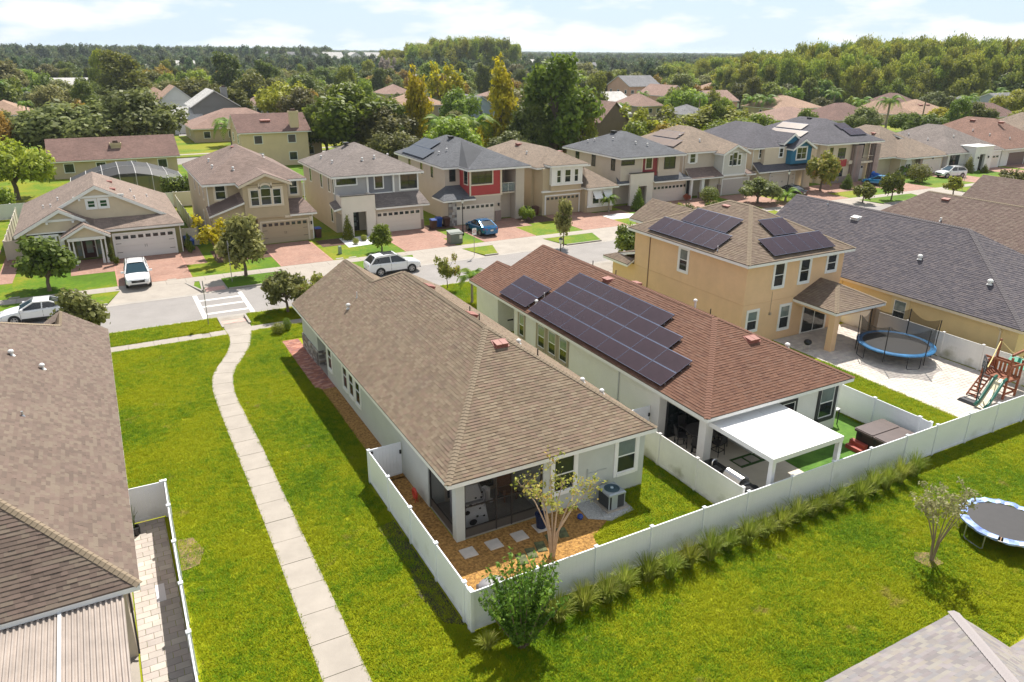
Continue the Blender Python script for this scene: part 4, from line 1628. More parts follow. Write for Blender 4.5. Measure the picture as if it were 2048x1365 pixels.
# solar panels
PV = M('dark solar cell', (.040, .022, .027), .22, noise=(.7, .25), spec=.45)
PVF = M('blue grey anodised rail', (.20, .24, .34), .35, metal=.6)
def pv_array(label, o, u, v, n, rows, pl, pw, lift=.13, group=None, cell=None):
 """rows = list of (start along u, number of panels, v offset). Panels of length pl along u and width pw along v"""
 u, v, n = Vector(u), Vector(v), Vector(n)
 o = Vector(o)
 t = thing('solar_array', label, 'solar panels', tuple(o), group)
 fm = MB()
 me = None
 base = MB()
 fr = .022
 base.obox(Vector(((pl - .02) / 2, (pw - .02) / 2, .02)), (1, 0, 0), (0, 1, 0), (0, 0, 1), (pl - .02) / 2 - fr * 0, (pw - .02) / 2, .018)
 pm = base.mesh('solar_panel')
 pm.materials.append(cell or PV)
 f = MB()
 L_, W_ = pl - .02, pw - .02
 f.box(0, L_, 0, .012, .036, .042)
 f.box(0, L_, W_ - .028, W_, .036, .043)
 f.box(0, .008, .012, W_ - .028, .036, .040)
 f.box(L_ - .008, L_, .012, W_ - .028, .036, .040)
 fmsh = f.mesh('panel_frame')
 fmsh.materials.append(PVF)
 mt3 = Matrix((u, v, n)).transposed().to_4x4()
 rails = MB()
 for (s, cnt, vo) in rows:
  for k in range(cnt):
   p = bpy.data.objects.new('solar_panel', pm)
   COL.objects.link(p)
   p.parent = t
   mt = mt3.copy()
   mt.translation = u * (s + k * pl) + v * vo + n * lift
   p.matrix_local = mt
   ORG[p] = ORG[t]
   q = bpy.data.objects.new('panel_frame', fmsh)
   COL.objects.link(q)
   q.parent = p
  for vv in (.25, .75):
   a = o + u * s + v * (vo + pw * vv) + n * (lift * .55)
   b = o + u * (s + cnt * pl) + v * (vo + pw * vv) + n * (lift * .55)
   rails.bar(a, b, .04)
   for k in range(cnt + 1):
    c = o + u * (s + min(k * pl + .1, cnt * pl - .1)) + v * (vo + pw * vv)
    rails.bar(c, c + n * lift * .6, .05)
 part(t, 'rail', rails, STEEL)
 return t
vB = (Vector((1, 0, .497))).normalized()
uB = Vector((0, -1, 0))
pwB = .935 * math.sqrt(1 + .497 ** 2)
oB = Vector((21.98, 37.72, zBl(21.98)))
pv_array('large staggered black solar array of four rows on the red brown roof', oB, uB, vB, nBl, [(0, 7, 0), (0, 7, pwB), (0, 6, 2 * pwB), (0, 5, 3 * pwB)], 1.82, pwB)
oB2 = Vector((22.02, 41.62, zBl(22.02)))
pv_array('small square solar array of four panels near the street end of the red brown roof', oB2, uB, vB, nBl, [(0, 2, 0), (0, 2, pwB)], 1.76, pwB)
# ---- C: the two-storey apricot house
hC = thing('two_storey_house', 'apricot tan two storey house with solar panels on two slopes of its hipped roof', 'house', (34.95, 32.7, 0))
box_wall(hC, [(34.95, 43.95, 32.7, 44.1, 0, 5.66), (34.95, 43.9, 44.1, 46.8, 0, 2.85)], TAN)
m = MB()
m.box(34.93, 43.97, 32.68, 44.12, 2.86, 2.90)
part(hC, 'string_course', m, M('apricot trim', (.68, .45, .26), .85))
pC = hip(34.45, 44.35, 32.2, 44.5, 5.75, 2.45, run=5.1)
rC = roof(hC, pC, FELT, WHITE, fas=.17)
for k, s in ((0, 5), (3, 6)):
 shingles(rC, [pC[k]], SH_C, 150, seed=s)
shingles(rC, [pC[1], pC[2]], SH_C, 0, seed=7)
a, b = pC[1][3], pC[1][2]
caps(rC, pC[0][0], a, pn(pC[0]), pn(pC[3]), CAP_A)
caps(rC, pC[0][1], a, pn(pC[0]), pn(pC[1]), CAP_A)
caps(rC, pC[3][0], b, pn(pC[3]), pn(pC[2]), CAP_A)
caps(rC, a, b, pn(pC[3]), pn(pC[1]), CAP_A)
xl = G(1315, 429, 5.75)
pC2 = gable_y(36.6, 41.0, 42.5, 47.2, 5.75, 1.35)
rC2 = roof(hC, pC2, FELT, WHITE, fas=.17)
shingles(rC2, pC2, SH_C, 0, seed=8)
box_wall(hC, [(37.0, 40.6, 44.1, 46.8, 2.85, 5.66)], TAN, 'front_bay')
pC3 = hip(34.3, 44.4, 40.5, 47.3, 2.95, 1.9)
pC3 = [[(34.3, 44.12, 2.95 + .0), (34.94, 44.12, 3.3), (34.94, 46.3, 3.3), (34.3, 47.3, 2.95)], [(34.3, 47.3, 2.95), (34.94, 46.3, 3.3), (43.8, 46.3, 3.3), (44.4, 47.3, 2.95)], [(34.94, 44.12, 3.9), (43.8, 44.12, 3.9), (43.8, 46.3, 3.3), (34.94, 46.3, 3.3)]]
rC3 = roof(hC, pC3, FELT, WHITE, fas=.17)
shingles(rC3, pC3, SH_C, 0, seed=9)
window(hC, 'W', (34.95, 38.65, 4.52), .82, 1.52, .16, glass=(GLASS, GLASS_G))
for xc, zc_, hh in ((37.83, 4.58, 1.55), (40.2, 4.58, 1.55), (42.78, 4.80, 1.1)):
 window(hC, 'S', (xc, 32.7, zc_), .86, hh, .15)
window(hC, 'S', (35.88, 32.7, 1.72), .86, 1.3, .14, glass=(GLASS, GLASS_G))
window(hC, 'S', (38.87, 32.7, 1.53), .86, 1.6, .14, glass=(GLASS, GLASS_G))
window(hC, 'S', (41.85, 32.7, 1.08), 2.3, 2.1, .1, style=(2, 1), name='sliding_door')
m = MB()
m.box(34.9, 34.95, 42.35, 42.42, .3, 5.55)
part(hC, 'downspout', m, M('brown downspout', (.25, .16, .10), .6))
m = MB()
m.tube([(37.42, 32.66, 2.05), (37.42, 32.66, 3.5)], .012, 5)
m.box(37.36, 37.5, 32.6, 32.7, 1.9, 2.05)
part(hC, 'cable', m, TAUPE)
# covered patio: hipped roof on one square column
pCp = [[(39.5, 29.2, 2.75), (44.3, 29.2, 2.75), (41.9, 31.3, 3.85)], [(44.3, 29.2, 2.75), (44.3, 32.72, 2.75), (41.9, 32.72, 3.85), (41.9, 31.3, 3.85)], [(39.5, 32.72, 2.75), (39.5, 29.2, 2.75), (41.9, 31.3, 3.85), (41.9, 32.72, 3.85)]]
rCp = roof(hC, pCp, FELT, WHITE, fas=.17, name='patio_roof')
shingles(rCp, pCp, SH_C, 0, seed=10)
caps(rCp, pCp[0][0], pCp[0][2], pn(pCp[0]), pn(pCp[2]), CAP_A)
caps(rCp, pCp[0][1], pCp[0][2], pn(pCp[0]), pn(pCp[1]), CAP_A)
m = MB()
m.box(39.65, 40.1, 29.35, 29.8, 0, 2.35)
m.box(43.7, 44.1, 29.4, 29.8, 0, 2.35)
m.box(39.65, 44.15, 29.38, 29.78, 2.35, 2.6)
m.box(39.67, 40.07, 29.78, 32.7, 2.35, 2.6)
m.box(43.73, 44.13, 29.78, 32.7, 2.35, 2.6)
part(hC, 'patio_column', m, TAN)
nCl, nCr = pn(pC[3]), pn(pC[0])
sCl, sCr = 2.45 / 4.95, 2.45 / 5.1
vC = Vector((1, 0, sCl)).normalized()
zCl = lambda x: 5.75 + sCl * (x - 34.45)
zCr = lambda y: 5.75 + sCr * (y - 32.2)
pv_array('six panel solar array along the lower left slope of the apricot house', (34.7, 42.42, zCl(34.7)), (0, -1, 0), vC, nCl, [(0, 6, 0)], 1.155, 1.7, .12)
pv_array('four panel solar array higher on the left slope of the apricot house', (36.3, 40.75, zCl(36.3)), (0, -1, 0), vC, nCl, [(0, 4, 0)], 1.13, 1.7, .12)
vCr = Vector((0, 1, sCr)).normalized()
pv_array('five panel solar array low on the rear slope of the apricot house', (36.88, 32.5, zCr(32.5)), (1, 0, 0), vCr, nCr, [(0, 5, 0)], 1.14, 1.72, .12)
pv_array('two panel solar array high on the rear slope of the apricot house', (38.45, 34.15, zCr(34.15)), (1, 0, 0), vCr, nCr, [(0, 2, 0)], 1.13, 1.72, .12)
box_vent(hC, (38.9, 39.0, zCl(38.7)), nCl, VENTRED, .62, .45, .18)
vent_pipe(hC, (34.85, 35.4, zCl(34.85)), .3, .035, STEEL)
# ---- D: long slate grey roof, yellow-tan walls
hD = thing('bungalow', 'yellow tan bungalow under a long slate grey shingle roof beside the apricot house', 'house', (46.5, 21.9, 0))
box_wall(hD, [(46.5, 57.3, 21.9, 43.8, 0, 2.86)], YTAN)
zD, xD = 2.95 + .677 * 5.8, 51.9
pD = [[(46.1, 44.2, zl), (46.1, 21.5, zl), (xD, 29.2, zD), (xD, 44.2, zD)], [(46.1, 21.5, zl), (57.7, 21.5, zl), (xD, 29.2, zD)], [(57.7, 21.5, zl), (57.7, 44.2, zl), (xD, 44.2, zD), (xD, 29.2, zD)]]
rD = roof(hD, pD, FELT_D, M('tan fascia', (.66, .55, .38), .6), fas=.17)
shingles(rD, pD[:2], SH_D, 300, seed=11)
caps(rD, pD[0][1], pD[0][2], pn(pD[0]), pn(pD[1]), CAP_D)
caps(rD, pD[0][2], pD[0][3], pn(pD[0]), pn(pD[2]), CAP_D)
m = MB()
tri_y(m, 46.6, 57.2, 43.5, .25, 2.8, 3.6)
part(hD, 'gable_wall', m, YTAN)
for yc in (35.0, 29.6):
 window(hD, 'W', (46.5, yc, 1.65), .9, 1.5, .22, tm=M('yellow trim', (.68, .54, .30), .8), glass=(GLASS, GLASS_G))
downspout(hD, 'W', 46.5, 22.9, .2, 2.7, M('tan fascia', (.66, .55, .38), .6))
nDl = pn(pD[0])
zDl = lambda x: zl + .677 * (x - 46.1)
box_vent(hD, (50.9, 37.4, zDl(50.9)), nDl, M('white vent', (.55, .54, .52), .5), .62, .42, .2)
vent_pipe(hD, (48.9, 30.4, zDl(48.9)), .2, .09, WHITE, hood=True)
vent_pipe(hD, (48.4, 25.2, zDl(48.4)), .2, .09, WHITE, hood=True)
vent_pipe(hD, (51.6, 40.7, zDl(51.6)), .3, .04, STEEL)
# ---- E and F: brown roofs at the right edge
hE = thing('bungalow', 'bungalow with broad brown shingle roof behind the slate grey roof at the right', 'house', (59.9, 22, 0))
box_wall(hE, [(59.9, 70.3, 22.4, 43.0, 0, 2.86)], BEIGE)
SH_E = pieces_mat('hazel shingle', [(0.185, 0.133, 0.107), (0.165, 0.115, 0.095), (0.202, 0.150, 0.121), (0.173, 0.121, 0.101)], .92, .08, .5, 55, .0008)
pE = [[(59.5, 45.8, zl), (59.5, 22.0, zl), (65.1, 29.4, 6.65), (65.1, 41.0, 6.65), (62.1, 43.4, 4.67), (62.1, 45.8, 4.67)], [(59.5, 22.0, zl), (70.7, 22.0, zl), (65.1, 29.4, 6.65)], [(70.7, 22.0, zl), (70.7, 45.8, zl), (65.1, 41.0, 6.65), (65.1, 29.4, 6.65)],
   [(62.1, 43.4, 4.67), (65.1, 41.0, 6.65), (70.7, 45.8, zl), (62.1, 45.8, zl + .4)]]
rE = roof(hE, pE, FELT, WHITE)
shingles(rE, pE[:1] + pE[1:2], SH_E, 120, seed=12, e=.15)
caps(rE, pE[0][1], pE[0][2], pn(pE[0]), pn(pE[1]), CAP_A)
caps(rE, pE[0][2], pE[0][3], pn(pE[0]), pn(pE[2]), CAP_A)
box_vent(hE, (64.6, 38.9, zl + .66 * 5.0), pn(pE[0]), VENTRED, .66, .45, .2)
vent_pipe(hE, (62.4, 37.7, zl + .66 * 2.8), .3, .08, WHITE)
hF = thing('bungalow', 'brown roofed bungalow cut off by the right edge of the view', 'house', (73.4, 22, 0))
box_wall(hF, [(73.4, 84.0, 22.4, 43.0, 0, 2.86)], BEIGE)
pF = [[(73.0, 44.2, zl), (73.0, 22.0, zl), (78.7, 29.6, 6.75), (78.7, 44.2, 6.75)], [(73.0, 22.0, zl), (84.4, 22.0, zl), (78.7, 29.6, 6.75)], [(84.4, 22.0, zl), (84.4, 44.2, zl), (78.7, 44.2, 6.75), (78.7, 29.6, 6.75)]]
rF = roof(hF, pF, FELT, WHITE)
shingles(rF, pF[:1], SH_E, 0, seed=13, e=.15)
m = MB()
tri_y(m, 73.5, 83.9, 43.5, .25, 2.8, 3.6)
part(hF, 'gable_wall', m, BEIGE)
# ---- L: the house at the left edge
hL = thing('bungalow', 'tan bungalow with mauve brown shingle roof and corrugated patio cover at the left edge', 'house', (-1.4, 21.85, 0))
box_wall(hL, [(-10.4, -1.4, 24.2, 45.6, 0, 2.86), (-10.4, -5.0, 21.85, 24.2, 0, 2.86), (-1.8, -1.4, 21.85, 22.25, 0, 2.5), (-5.0, -1.4, 21.85, 22.2, 2.5, 2.86), (-1.8, -1.4, 22.25, 24.2, 2.5, 2.86)], BEIGE)
pL = [[(-.95, 21.42, zl), (-.95, 46.4, zl), (-3.1, 46.4, 4.41), (-3.1, 43.73, 4.41), (-5.88, 39.9, 6.29), (-5.88, 25.72, 6.29)],
   [(-10.8, 21.42, zl), (-.95, 21.42, zl), (-5.88, 25.72, 6.29)],
   [(-10.8, 46.7, zl), (-10.8, 21.42, zl), (-5.88, 25.72, 6.29), (-5.88, 39.9, 6.29)],
   [(-3.1, 43.73, 4.41), (-5.2, 46.7, zl), (-10.8, 46.7, zl), (-5.88, 39.9, 6.29)],
   [(-3.1, 46.4, 4.41), (-5.25, 46.4, zl), (-5.2, 46.7, zl), (-3.1, 43.73, 4.41)]]
rL = roof(hL, pL, FELT, WHITE, fas=.17)
shingles(rL, pL[:2], SH_L, 300, seed=14, e=.145)
shingles(rL, pL[2:], SH_L, 0, seed=15)
hip_caps(rL, pL, [((-.95, 21.42, zl), (-5.88, 25.72, 6.29), 0, 1), ((-3.1, 43.73, 4.41), (-5.88, 39.9, 6.29), 0, 3), ((-3.1, 43.73, 4.41), (-3.1, 46.4, 4.41), 0, 4), ((-5.88, 25.72, 6.29), (-5.88, 39.9, 6.29), 0, 2)], CAP_A)
zLr = lambda x: zl + .677 * (-.95 - x)
for (x, y, hd) in ((-3.55, 36.6, True), (-4.6, 37.0, True), (-4.0, 31.0, False)):
 vent_pipe(hL, (x, y, zLr(x)), .2, .06 if hd else .04, WHITE if hd else STEEL, hood=hd)
m = MB()
m.bar((-1.36, 21.7, .2), (-1.36, 23.6, 2.5), .06)
part(hL, 'downspout', m, BRONZE)
m = MB()
m.box(-5.0, -1.4, 21.85, 24.2, -.1, .02)
m.box(-5.2, -1.42, 12, 21.85, -.1, .02)
part(hL, 'porch_floor', m, CONC)
window(hL, 'W', (-1.4, 30, 1.6), .8, 1.4, .12) if False else None
window(hL, 'E', (-1.4, 27.5, 1.6), .9, 1.5, .14)
window(hL, 'E', (-1.4, 35.5, 1.6), .9, 1.5, .14)
# corrugated patio cover: one wavy sheet, a gutter joint and its frame
pc = thing('patio_cover', 'corrugated beige metal patio cover at the rear of the left house', 'patio cover', (-1.45, 17.6, 0))
V_, F_ = [], []
n = 26 * 8
for i in range(n + 1):
 x = -1.42 - i * (.145 / 8)
 zz = .03 * max(-.6, min(.6, math.sin(2 * math.pi * i / 8))) / .6
 V_ += [(x, 21.55, 2.72 + zz), (x, 16.4, 2.50 + zz), (x, 21.55, 2.70 + zz), (x, 16.4, 2.48 + zz)]
for i in range(n):
 a, b = 4 * i, 4 * (i + 1)
 F_ += [(a, a + 1, b + 1, b), (a + 2, b + 2, b + 3, a + 3), (a + 1, a + 3, b + 3, b + 1), (a, b, b + 2, a + 2)]
m = MB()
m.v, m.f = V_, F_
part(pc, 'corrugated_sheet', m, M('weathered beige metal', (.37, .315, .275), .5, noise=(1.2, .16), metal=.15))
m = MB()
m.box(-3.13, -3.04, 16.4, 21.6, 2.515, 2.56)
m.v = [(x, y, z + (y - 16.4) * .0427) for x, y, z in m.v]
part(pc, 'joint_strip', m, M('pale grey strip', (.62, .62, .62), .4))
m = MB()
for y in (16.8, 19.2, 21.3):
 m.bar((-5.1, y, 2.40 + (y - 16.4) * .0427), (-1.5, y, 2.40 + (y - 16.4) * .0427), .06, .1)
part(pc, 'rafter', m, BRONZE)
m = MB()
m.box(-1.6, -1.5, 16.7, 16.8, 0, 2.42)
part(pc, 'post', m, BRONZE)
m = MB()
m.tube([(-1.5, 17.7, 2.42), (-1.15, 17.75, 2.36), (-1.1, 17.5, 2.3)], .03, 6)
m.obox((-1.35, 17.75, 2.4), (1, 0, 0), (0, 1, 0), ZV, .12, .05, .06)
part(pc, 'awning_arm', m, BLACK)
# ---- R: the roof corner at the bottom right
hR = thing('bungalow', 'house with pale blended shingle roof, only its roof corner in view at the bottom right', 'house', (19.2, 8.5, 0))
box_wall(hR, [(6.0, 19.2, -5, 8.55, 0, 2.86), (19.2, 30, -7, 6.95, 0, 2.86)], BEIGE)
pR = [[(19.66, 9.0, zl), (5.5, 9.0, zl), (12.6, 1.9, 6.5)], [(19.66, -5.2, zl), (19.66, 9.0, zl), (12.6, 1.9, 6.5)]]
pR2 = [[(31.0, 7.42, zl), (16.7, 7.42, zl), (16.7, .5, 6.4), (31.0, .5, 6.4)]]
pR2 = [[(31.0, 7.42, zl), (19.55, 7.42, zl), (16.1, 3.95, 4.68), (16.1, .5, 6.4), (31.0, .5, 6.4)]]
rR = roof(hR, pR + pR2, FELT, WHITE)
shingles(rR, pR[:1] + pR2, SH_R, 300, seed=16, hgt=(.006, .014))
shingles(rR, pR[1:], SH_R, 0, seed=17, hgt=(.006, .014))
caps(rR, pR[0][0], pR[0][2], pn(pR[0]), pn(pR[1]), CAP_R, w=.17)
# ------------------------------------------------------------------ yards between and behind the near houses
VTAN = M('tan vinyl', (.62, .55, .46), .4, noise=(.8, .05))
VGRY = M('weathered white vinyl', (.76, .74, .70), .4, noise=(.9, .07))
stain(VGRY, .75)
FH = 1.66
fence('white vinyl privacy fence running along the mulch bed of the sage grey bungalow', [(8.4, 28.2), (8.4, 25.75), (8.39, 23.25), (8.38, 20.72), (8.38, 18.35), (8.38, 17.94)], FH, WHITE_V)
gate_leaf('white vinyl gate between the mulch bed and the sage grey wall', (8.46, 28.2), (9.93, 28.25), FH, WHITE_V)
fence('long white vinyl fence along the back lawn behind all three yards', [(8.38 + .01, 17.8), (10.85, 17.82), (13.33, 17.84), (15.84, 17.86), (18.41, 17.88), (20.78, 17.9), (23.25, 17.91), (25.77, 17.92), (28.23, 17.92), (30.75, 17.92), (33.0, 17.92), (35.59, 17.92), (38.0, 17.92), (40.5, 17.92), (43.0, 17.92), (45.4, 17.92), (47.9, 17.92), (50.4, 17.92), (52.9, 17.92), (55.4, 17.92)], FH, WHITE_V)
fence('stained white vinyl fence dividing the air conditioner lawn from the pergola patio', [(20.78, 18.25), (20.74, 20.9), (20.72, 23.4), (20.7, 25.93)], FH, VGRY)
gate_leaf('white vinyl gate between the sage grey and the white bungalow', (20.75, 25.95), (22.18, 25.95), FH, WHITE_V)
m = MB()
fence('white vinyl fence between the hot tub and the green grass strip', [(32.95, 18.25), (33.0, 18.85), (32.95, 21.3), (32.9, 23.8), (32.9, 26.3), (32.9, 28.8)], FH, WHITE_V)
fence('weathered white vinyl fence between the paver yard and the slate roofed house', [(45.4, 18.2), (45.38, 20.6), (45.36, 23.1), (45.33, 25.6), (45.3, 28.1), (45.25, 30.6), (45.2, 33.1)], FH, VGRY)
fence('white vinyl fence beside the side patio of the left house', [(.31, 29.7), (.26, 27.73), (.2, 25.2), (.15, 22.68), (.1, 20.2), (.06, 17.7), (.02, 15.2), (.0, 12.7)], FH, WHITE_V)
fence('short white vinyl fence panel closing the side patio of the left house', [(.2, 29.7), (-1.38, 29.72)], FH, WHITE_V)
# algae stains low on the dividing fence
# side patio of the left house: pavers laid one by one
pt = struct('side_patio', MB().box(-1.4, .1, 12, 29.68, -.3, -.02), SOIL)
PAV = pieces_mat('grey tan paver', [(.47, .42, .37), (.42, .375, .335), (.51, .46, .40), (.45, .39, .35), (.39, .345, .315)], .88, .14, .7, 40, .0008)
pavers(pt, 'paver', -1.36, .06, 14.0, 29.66, .30, .46, PAV, z=.03, gap=.014, n_single=300, seed=8, run='x')
m = MB()
m.box(-.66, -.36, 24.2, 25.2, .03, .045)
solo('paper_sheet', 'white rectangular sheet lying on the shaded side patio pavers', 'sheet', m, M('white sheet', (.62, .6, .62), .6), (-.5, 24.7, .03))
pl = thing('potted_plant', 'black pot with tall thin green plant in the corner of the side patio', 'plant', (-1.05, 28.9, .03))
m = MB()
m.lathe([(0, .03), (.17, .03), (.2, .36), (.17, .36), (.16, .28), (0, .28)], (-1.05, 28.9), 14)
part(pl, 'pot', m, BLACK)
m = MB()
for k in range(9):
 a = k * .7
 m.tube([(-1.05, 28.9, .3), (-1.05 + .06 * math.cos(a), 28.9 + .06 * math.sin(a), .8), (-1.05 + (.1 + .1 * (k % 3)) * math.cos(a), 28.9 + .15 * math.sin(a), 1.1 + .1 * (k % 4))], [.012, .01, .004], 4)
part(pl, 'stalk', m, leaf_mat('lime stalk', (.10, .16, .03), (.24, .34, .06)))
# stepping stones in the mulch
STEP = M('stepping stone', (.50, .45, .40), .9, noise=(2.2, .14), bump=(20, .006))
labs = ['square concrete stepping stone nearest the white corner column', 'second square stepping stone from the porch corner column', 'third square stepping stone before the screen door', 'square stepping stone under the dark blue pot']
for k, (cx, cy) in enumerate(((10.08, 21.6), (11.18, 21.6), (12.32, 21.6), (13.38, 21.7))):
 m = MB()
 m.bevbox(cx - .29, cx + .29, cy - .29, cy + .29, .0, .075, .015)
 solo('stepping_stone', labs[k], 'stepping stone', m, STEP, (cx, cy, 0), 'stepping stones along the screened porch')
MOSS = M('mossy stone', (.115, .125, .055), .95, noise=(5, .4), bump=(18, .02), col2=(.06, .07, .04))
mlab = ['mossy dark stepping stone behind the leafy corner bush', 'mossy stepping stone, second along from the corner bush', 'mossy stepping stone in the middle of the dark row', 'mossy stepping stone just left of the crape myrtle trunk', 'mossy stepping stone just beyond the crape myrtle trunk']
for k, (cx, cy) in enumerate(((11.7, 20.3), (12.2, 20.45), (12.72, 20.62), (13.35, 20.85), (13.95, 21.0))):
 m = MB()
 m.bevbox(-.2, .2, -.32, .32, .0, .07, .03)
 o = solo('stepping_stone', mlab[k], 'stepping stone', m, MOSS, (0, 0, 0), 'mossy stones at the crape myrtle')
 o.location = (cx, cy, 0)
 o.rotation_euler = (0, 0, -.25)
m = MB()
m.lathe([(0, .08), (.2, .08), (.24, .62), (.27, .62), (.27, .68), (.22, .68), (.2, .5), (0, .5)], (13.38, 21.7), 18)
solo('planter', 'dark blue round planter standing on the last stepping stone', 'planter', m, M('navy glaze', (.012, .022, .06), .3), (13.38, 21.7, .08))
m = MB()
m.ball((15.1, 21.45, .15), .13, 14, 9)
solo('garden_ball', 'small shiny blue ball in the mulch beside the gravel bed', 'ball', m, M('cobalt glaze', (.02, .05, .24), .15), (15.1, 21.45, .03))
# hose reel / red toy by the left wall
hr = thing('hose_reel', 'red garden hose reel on the mulch against the sage grey wall', 'hose reel', (9.6, 25.9, .03))
m = MB()
m.ring((0, 0, 0), .2, .07, 18, 7)
m.v = [(9.6 + z * .8, 25.9 + x, .4 + y) for x, y, z in m.v]
part(hr, 'hose', m, M('red rubber', (.50, .05, .025), .45), smooth=True)
m = MB()
for s in (-.16, .16):
 m.tube([(9.55, 25.9 + s, .03), (9.6, 25.9, .45), (9.68, 25.9 + s, .03)], .02, 5)
m.cyl((9.6, 25.9), .05, .35, .62, 8)
part(hr, 'stand', m, M('red plastic', (.48, .06, .03), .5))
# grey deck box lid at the fence corner
bx = thing('storage_box', 'grey plastic box with rounded lid in the white fence corner', 'storage box', (9.75, 19.0, .03))
m = MB()
m.bevbox(9.25, 10.2, 18.7, 19.25, .03, .6, .05)
part(bx, 'body', m, M('dark grey plastic', (.10, .10, .11), .5))
V = []
m = MB()
m.lathe([(.33, 0), (.33, .03), (.3, .1), (.2, .16), (0, .18)], (0, 0), 20)
m.v = [(9.73 + x * 1.55, 18.98 + y * .95, .6 + z) for x, y, z in m.v]
part(bx, 'lid', m, M('mid grey plastic', (.21, .20, .21), .5), smooth=True)
# children's climbing play panel seen through the screen
tp = thing('play_climber', 'pale grey play climber with round holes behind the porch screen', 'play equipment', (11.0, 23.4, .07))
PLA = M('pale grey plastic', (.62, .60, .58), .5)
m = MB()
m.ext([(10.45, 22.95, .1), (11.65, 22.95, .1), (11.6, 23.05, .85), (11.45, 23.3, 1.62), (10.5, 23.3, 1.62)], (0, .06, 0))
m.v = [(x, y + max(0, z - .1) * .18, z) for x, y, z in m.v]
part(tp, 'climbing_panel', m, PLA)
m = MB()
m.box(10.45, 10.5, 23.1, 24.1, .07, 1.5)
m.box(11.55, 11.6, 23.2, 24.1, .07, 1.5)
m.box(10.45, 11.6, 23.2, 24.1, 1.0, 1.05)
part(tp, 'side_panel', m, M('mid grey play plastic', (.34, .34, .35), .5))
holes = [(.28, .75, .12), (.2, 1.05, .05), (.45, 1.02, .07), (.95, 1.25, .055), (.7, 1.28, .05), (.72, 1.0, .055), (.95, .98, .055), (.85, .8, .05), (1.0, 1.45, .045), (.7, .5, .06), (1.0, .45, .05), (.5, .3, .17)]
for hx, hz, hr_ in holes:
 m = MB()
 m.cyl((0, 0), hr_, 0, .02, 12)
 m.v = [(10.45 + hx + x, 22.94 - z + (hz - .1) * .18, hz + y * .8) for x, y, z in m.v]
 part(tp, 'hand_hold', m, BLACK)
m = MB()
m.tube([(11.62, 23.3, 1.5), (11.85, 23.5, 1.3), (12.05, 23.9, .5), (12.35, 24.1, .25)], [.12, .13, .13, .1], 8)
part(tp, 'slide', m, PLA)
m = MB()
m.ball((10.8, 23.9, 1.25), .22, 10, 6, (1.2, .7, 1))
solo('toy', 'blue toy lying on top of the play climber in the porch', 'toy', m, M('toy blue', (.04, .16, .42), .5), (10.8, 23.9, 1.05))
bn = thing('bench', 'brown wooden armchair deep inside the screened porch', 'chair', (13.2, 24.2, .07))
WOODB = M('brown stained wood', (.23, .10, .045), .6, noise=(8, .3))
for (a, b, c, d, e, f, nm) in ((12.85, 13.5, 23.9, 24.5, .42, .48, 'seat'), (12.85, 13.5, 24.5, 24.56, .5, 1.05, 'backrest')):
 m = MB()
 m.box(a, b, c, d, e, f)
 part(bn, nm, m, WOODB)
for (x, y) in ((12.87, 23.92), (13.44, 23.92), (12.87, 24.5), (13.44, 24.5)):
 m = MB()
 m.box(x, x + .06, y, y + .06, .07, .66)
 part(bn, 'leg', m, WOODB)
# air conditioner
ac = thing('air_conditioner', 'grey outdoor air conditioner on a gravel bed by the rear wall', 'air conditioner', (16.83, 21.7, .03))
m = MB()
m.box(16.3, 17.4, 21.2, 22.25, .02, .10)
part(ac, 'pad', m, CONC)
ACG = M('blue grey metal', (.36, .40, .43), .4, metal=.3)
m = MB()
m.bevbox(16.40, 17.26, 21.27, 22.13, .74, .86, .05)
top = part(ac, 'top_cover', m, ACG)
m = MB()
for s1 in (16.42, 17.20):
 for s2 in (21.29, 22.07):
  m.box(s1, s1 + .04, s2, s2 + .04, .1, .74)
m.box(16.55, 16.85, 21.28, 21.30, .1, .74)
part(ac, 'corner_post', m, ACG)
m = MB()
m.box(16.44, 17.22, 21.31, 22.09, .12, .73)
part(ac, 'coil', m, M('dark coil fins', (.03, .032, .036), .5))
lou = MB()
for k in range(14):
 z = .14 + k * .042
 lou.box(16.86, 17.2, 21.285, 21.30, z, z + .012)
 lou.box(17.235, 17.25, 21.33, 22.06, z, z + .012)
 lou.box(16.41, 16.425, 21.33, 22.06, z, z + .012)
lv = part(ac, 'louvre', lou, M('louvre grey', (.09, .095, .10), .5))
lv['kind'] = 'stuff'
m = MB()
for r in (.08, .14, .20, .26, .32):
 m.ring((16.83, 21.7, .872), r, .006, 24, 4)
part(ac, 'fan_guard', m, M('fan wire', (.12, .2, .25), .4))
m = MB()
m.cyl((16.83, 21.7), .34, .861, .864, 28)
part(ac, 'fan_well', m, M('fan well', (.02, .05, .06), .5))
m = MB()
m.cyl((16.83, 21.7), .07, .864, .91, 12)
part(ac, 'fan_hub', m, M('hub blue grey', (.4, .5, .55), .3))
m = MB()
m.tube([(16.25, 21.5, .04), (16.1, 21.3, .1), (16.05, 21.1, .05), (16.3, 20.95, .05)], .03, 6)
part(ac, 'pipe', m, STEEL)
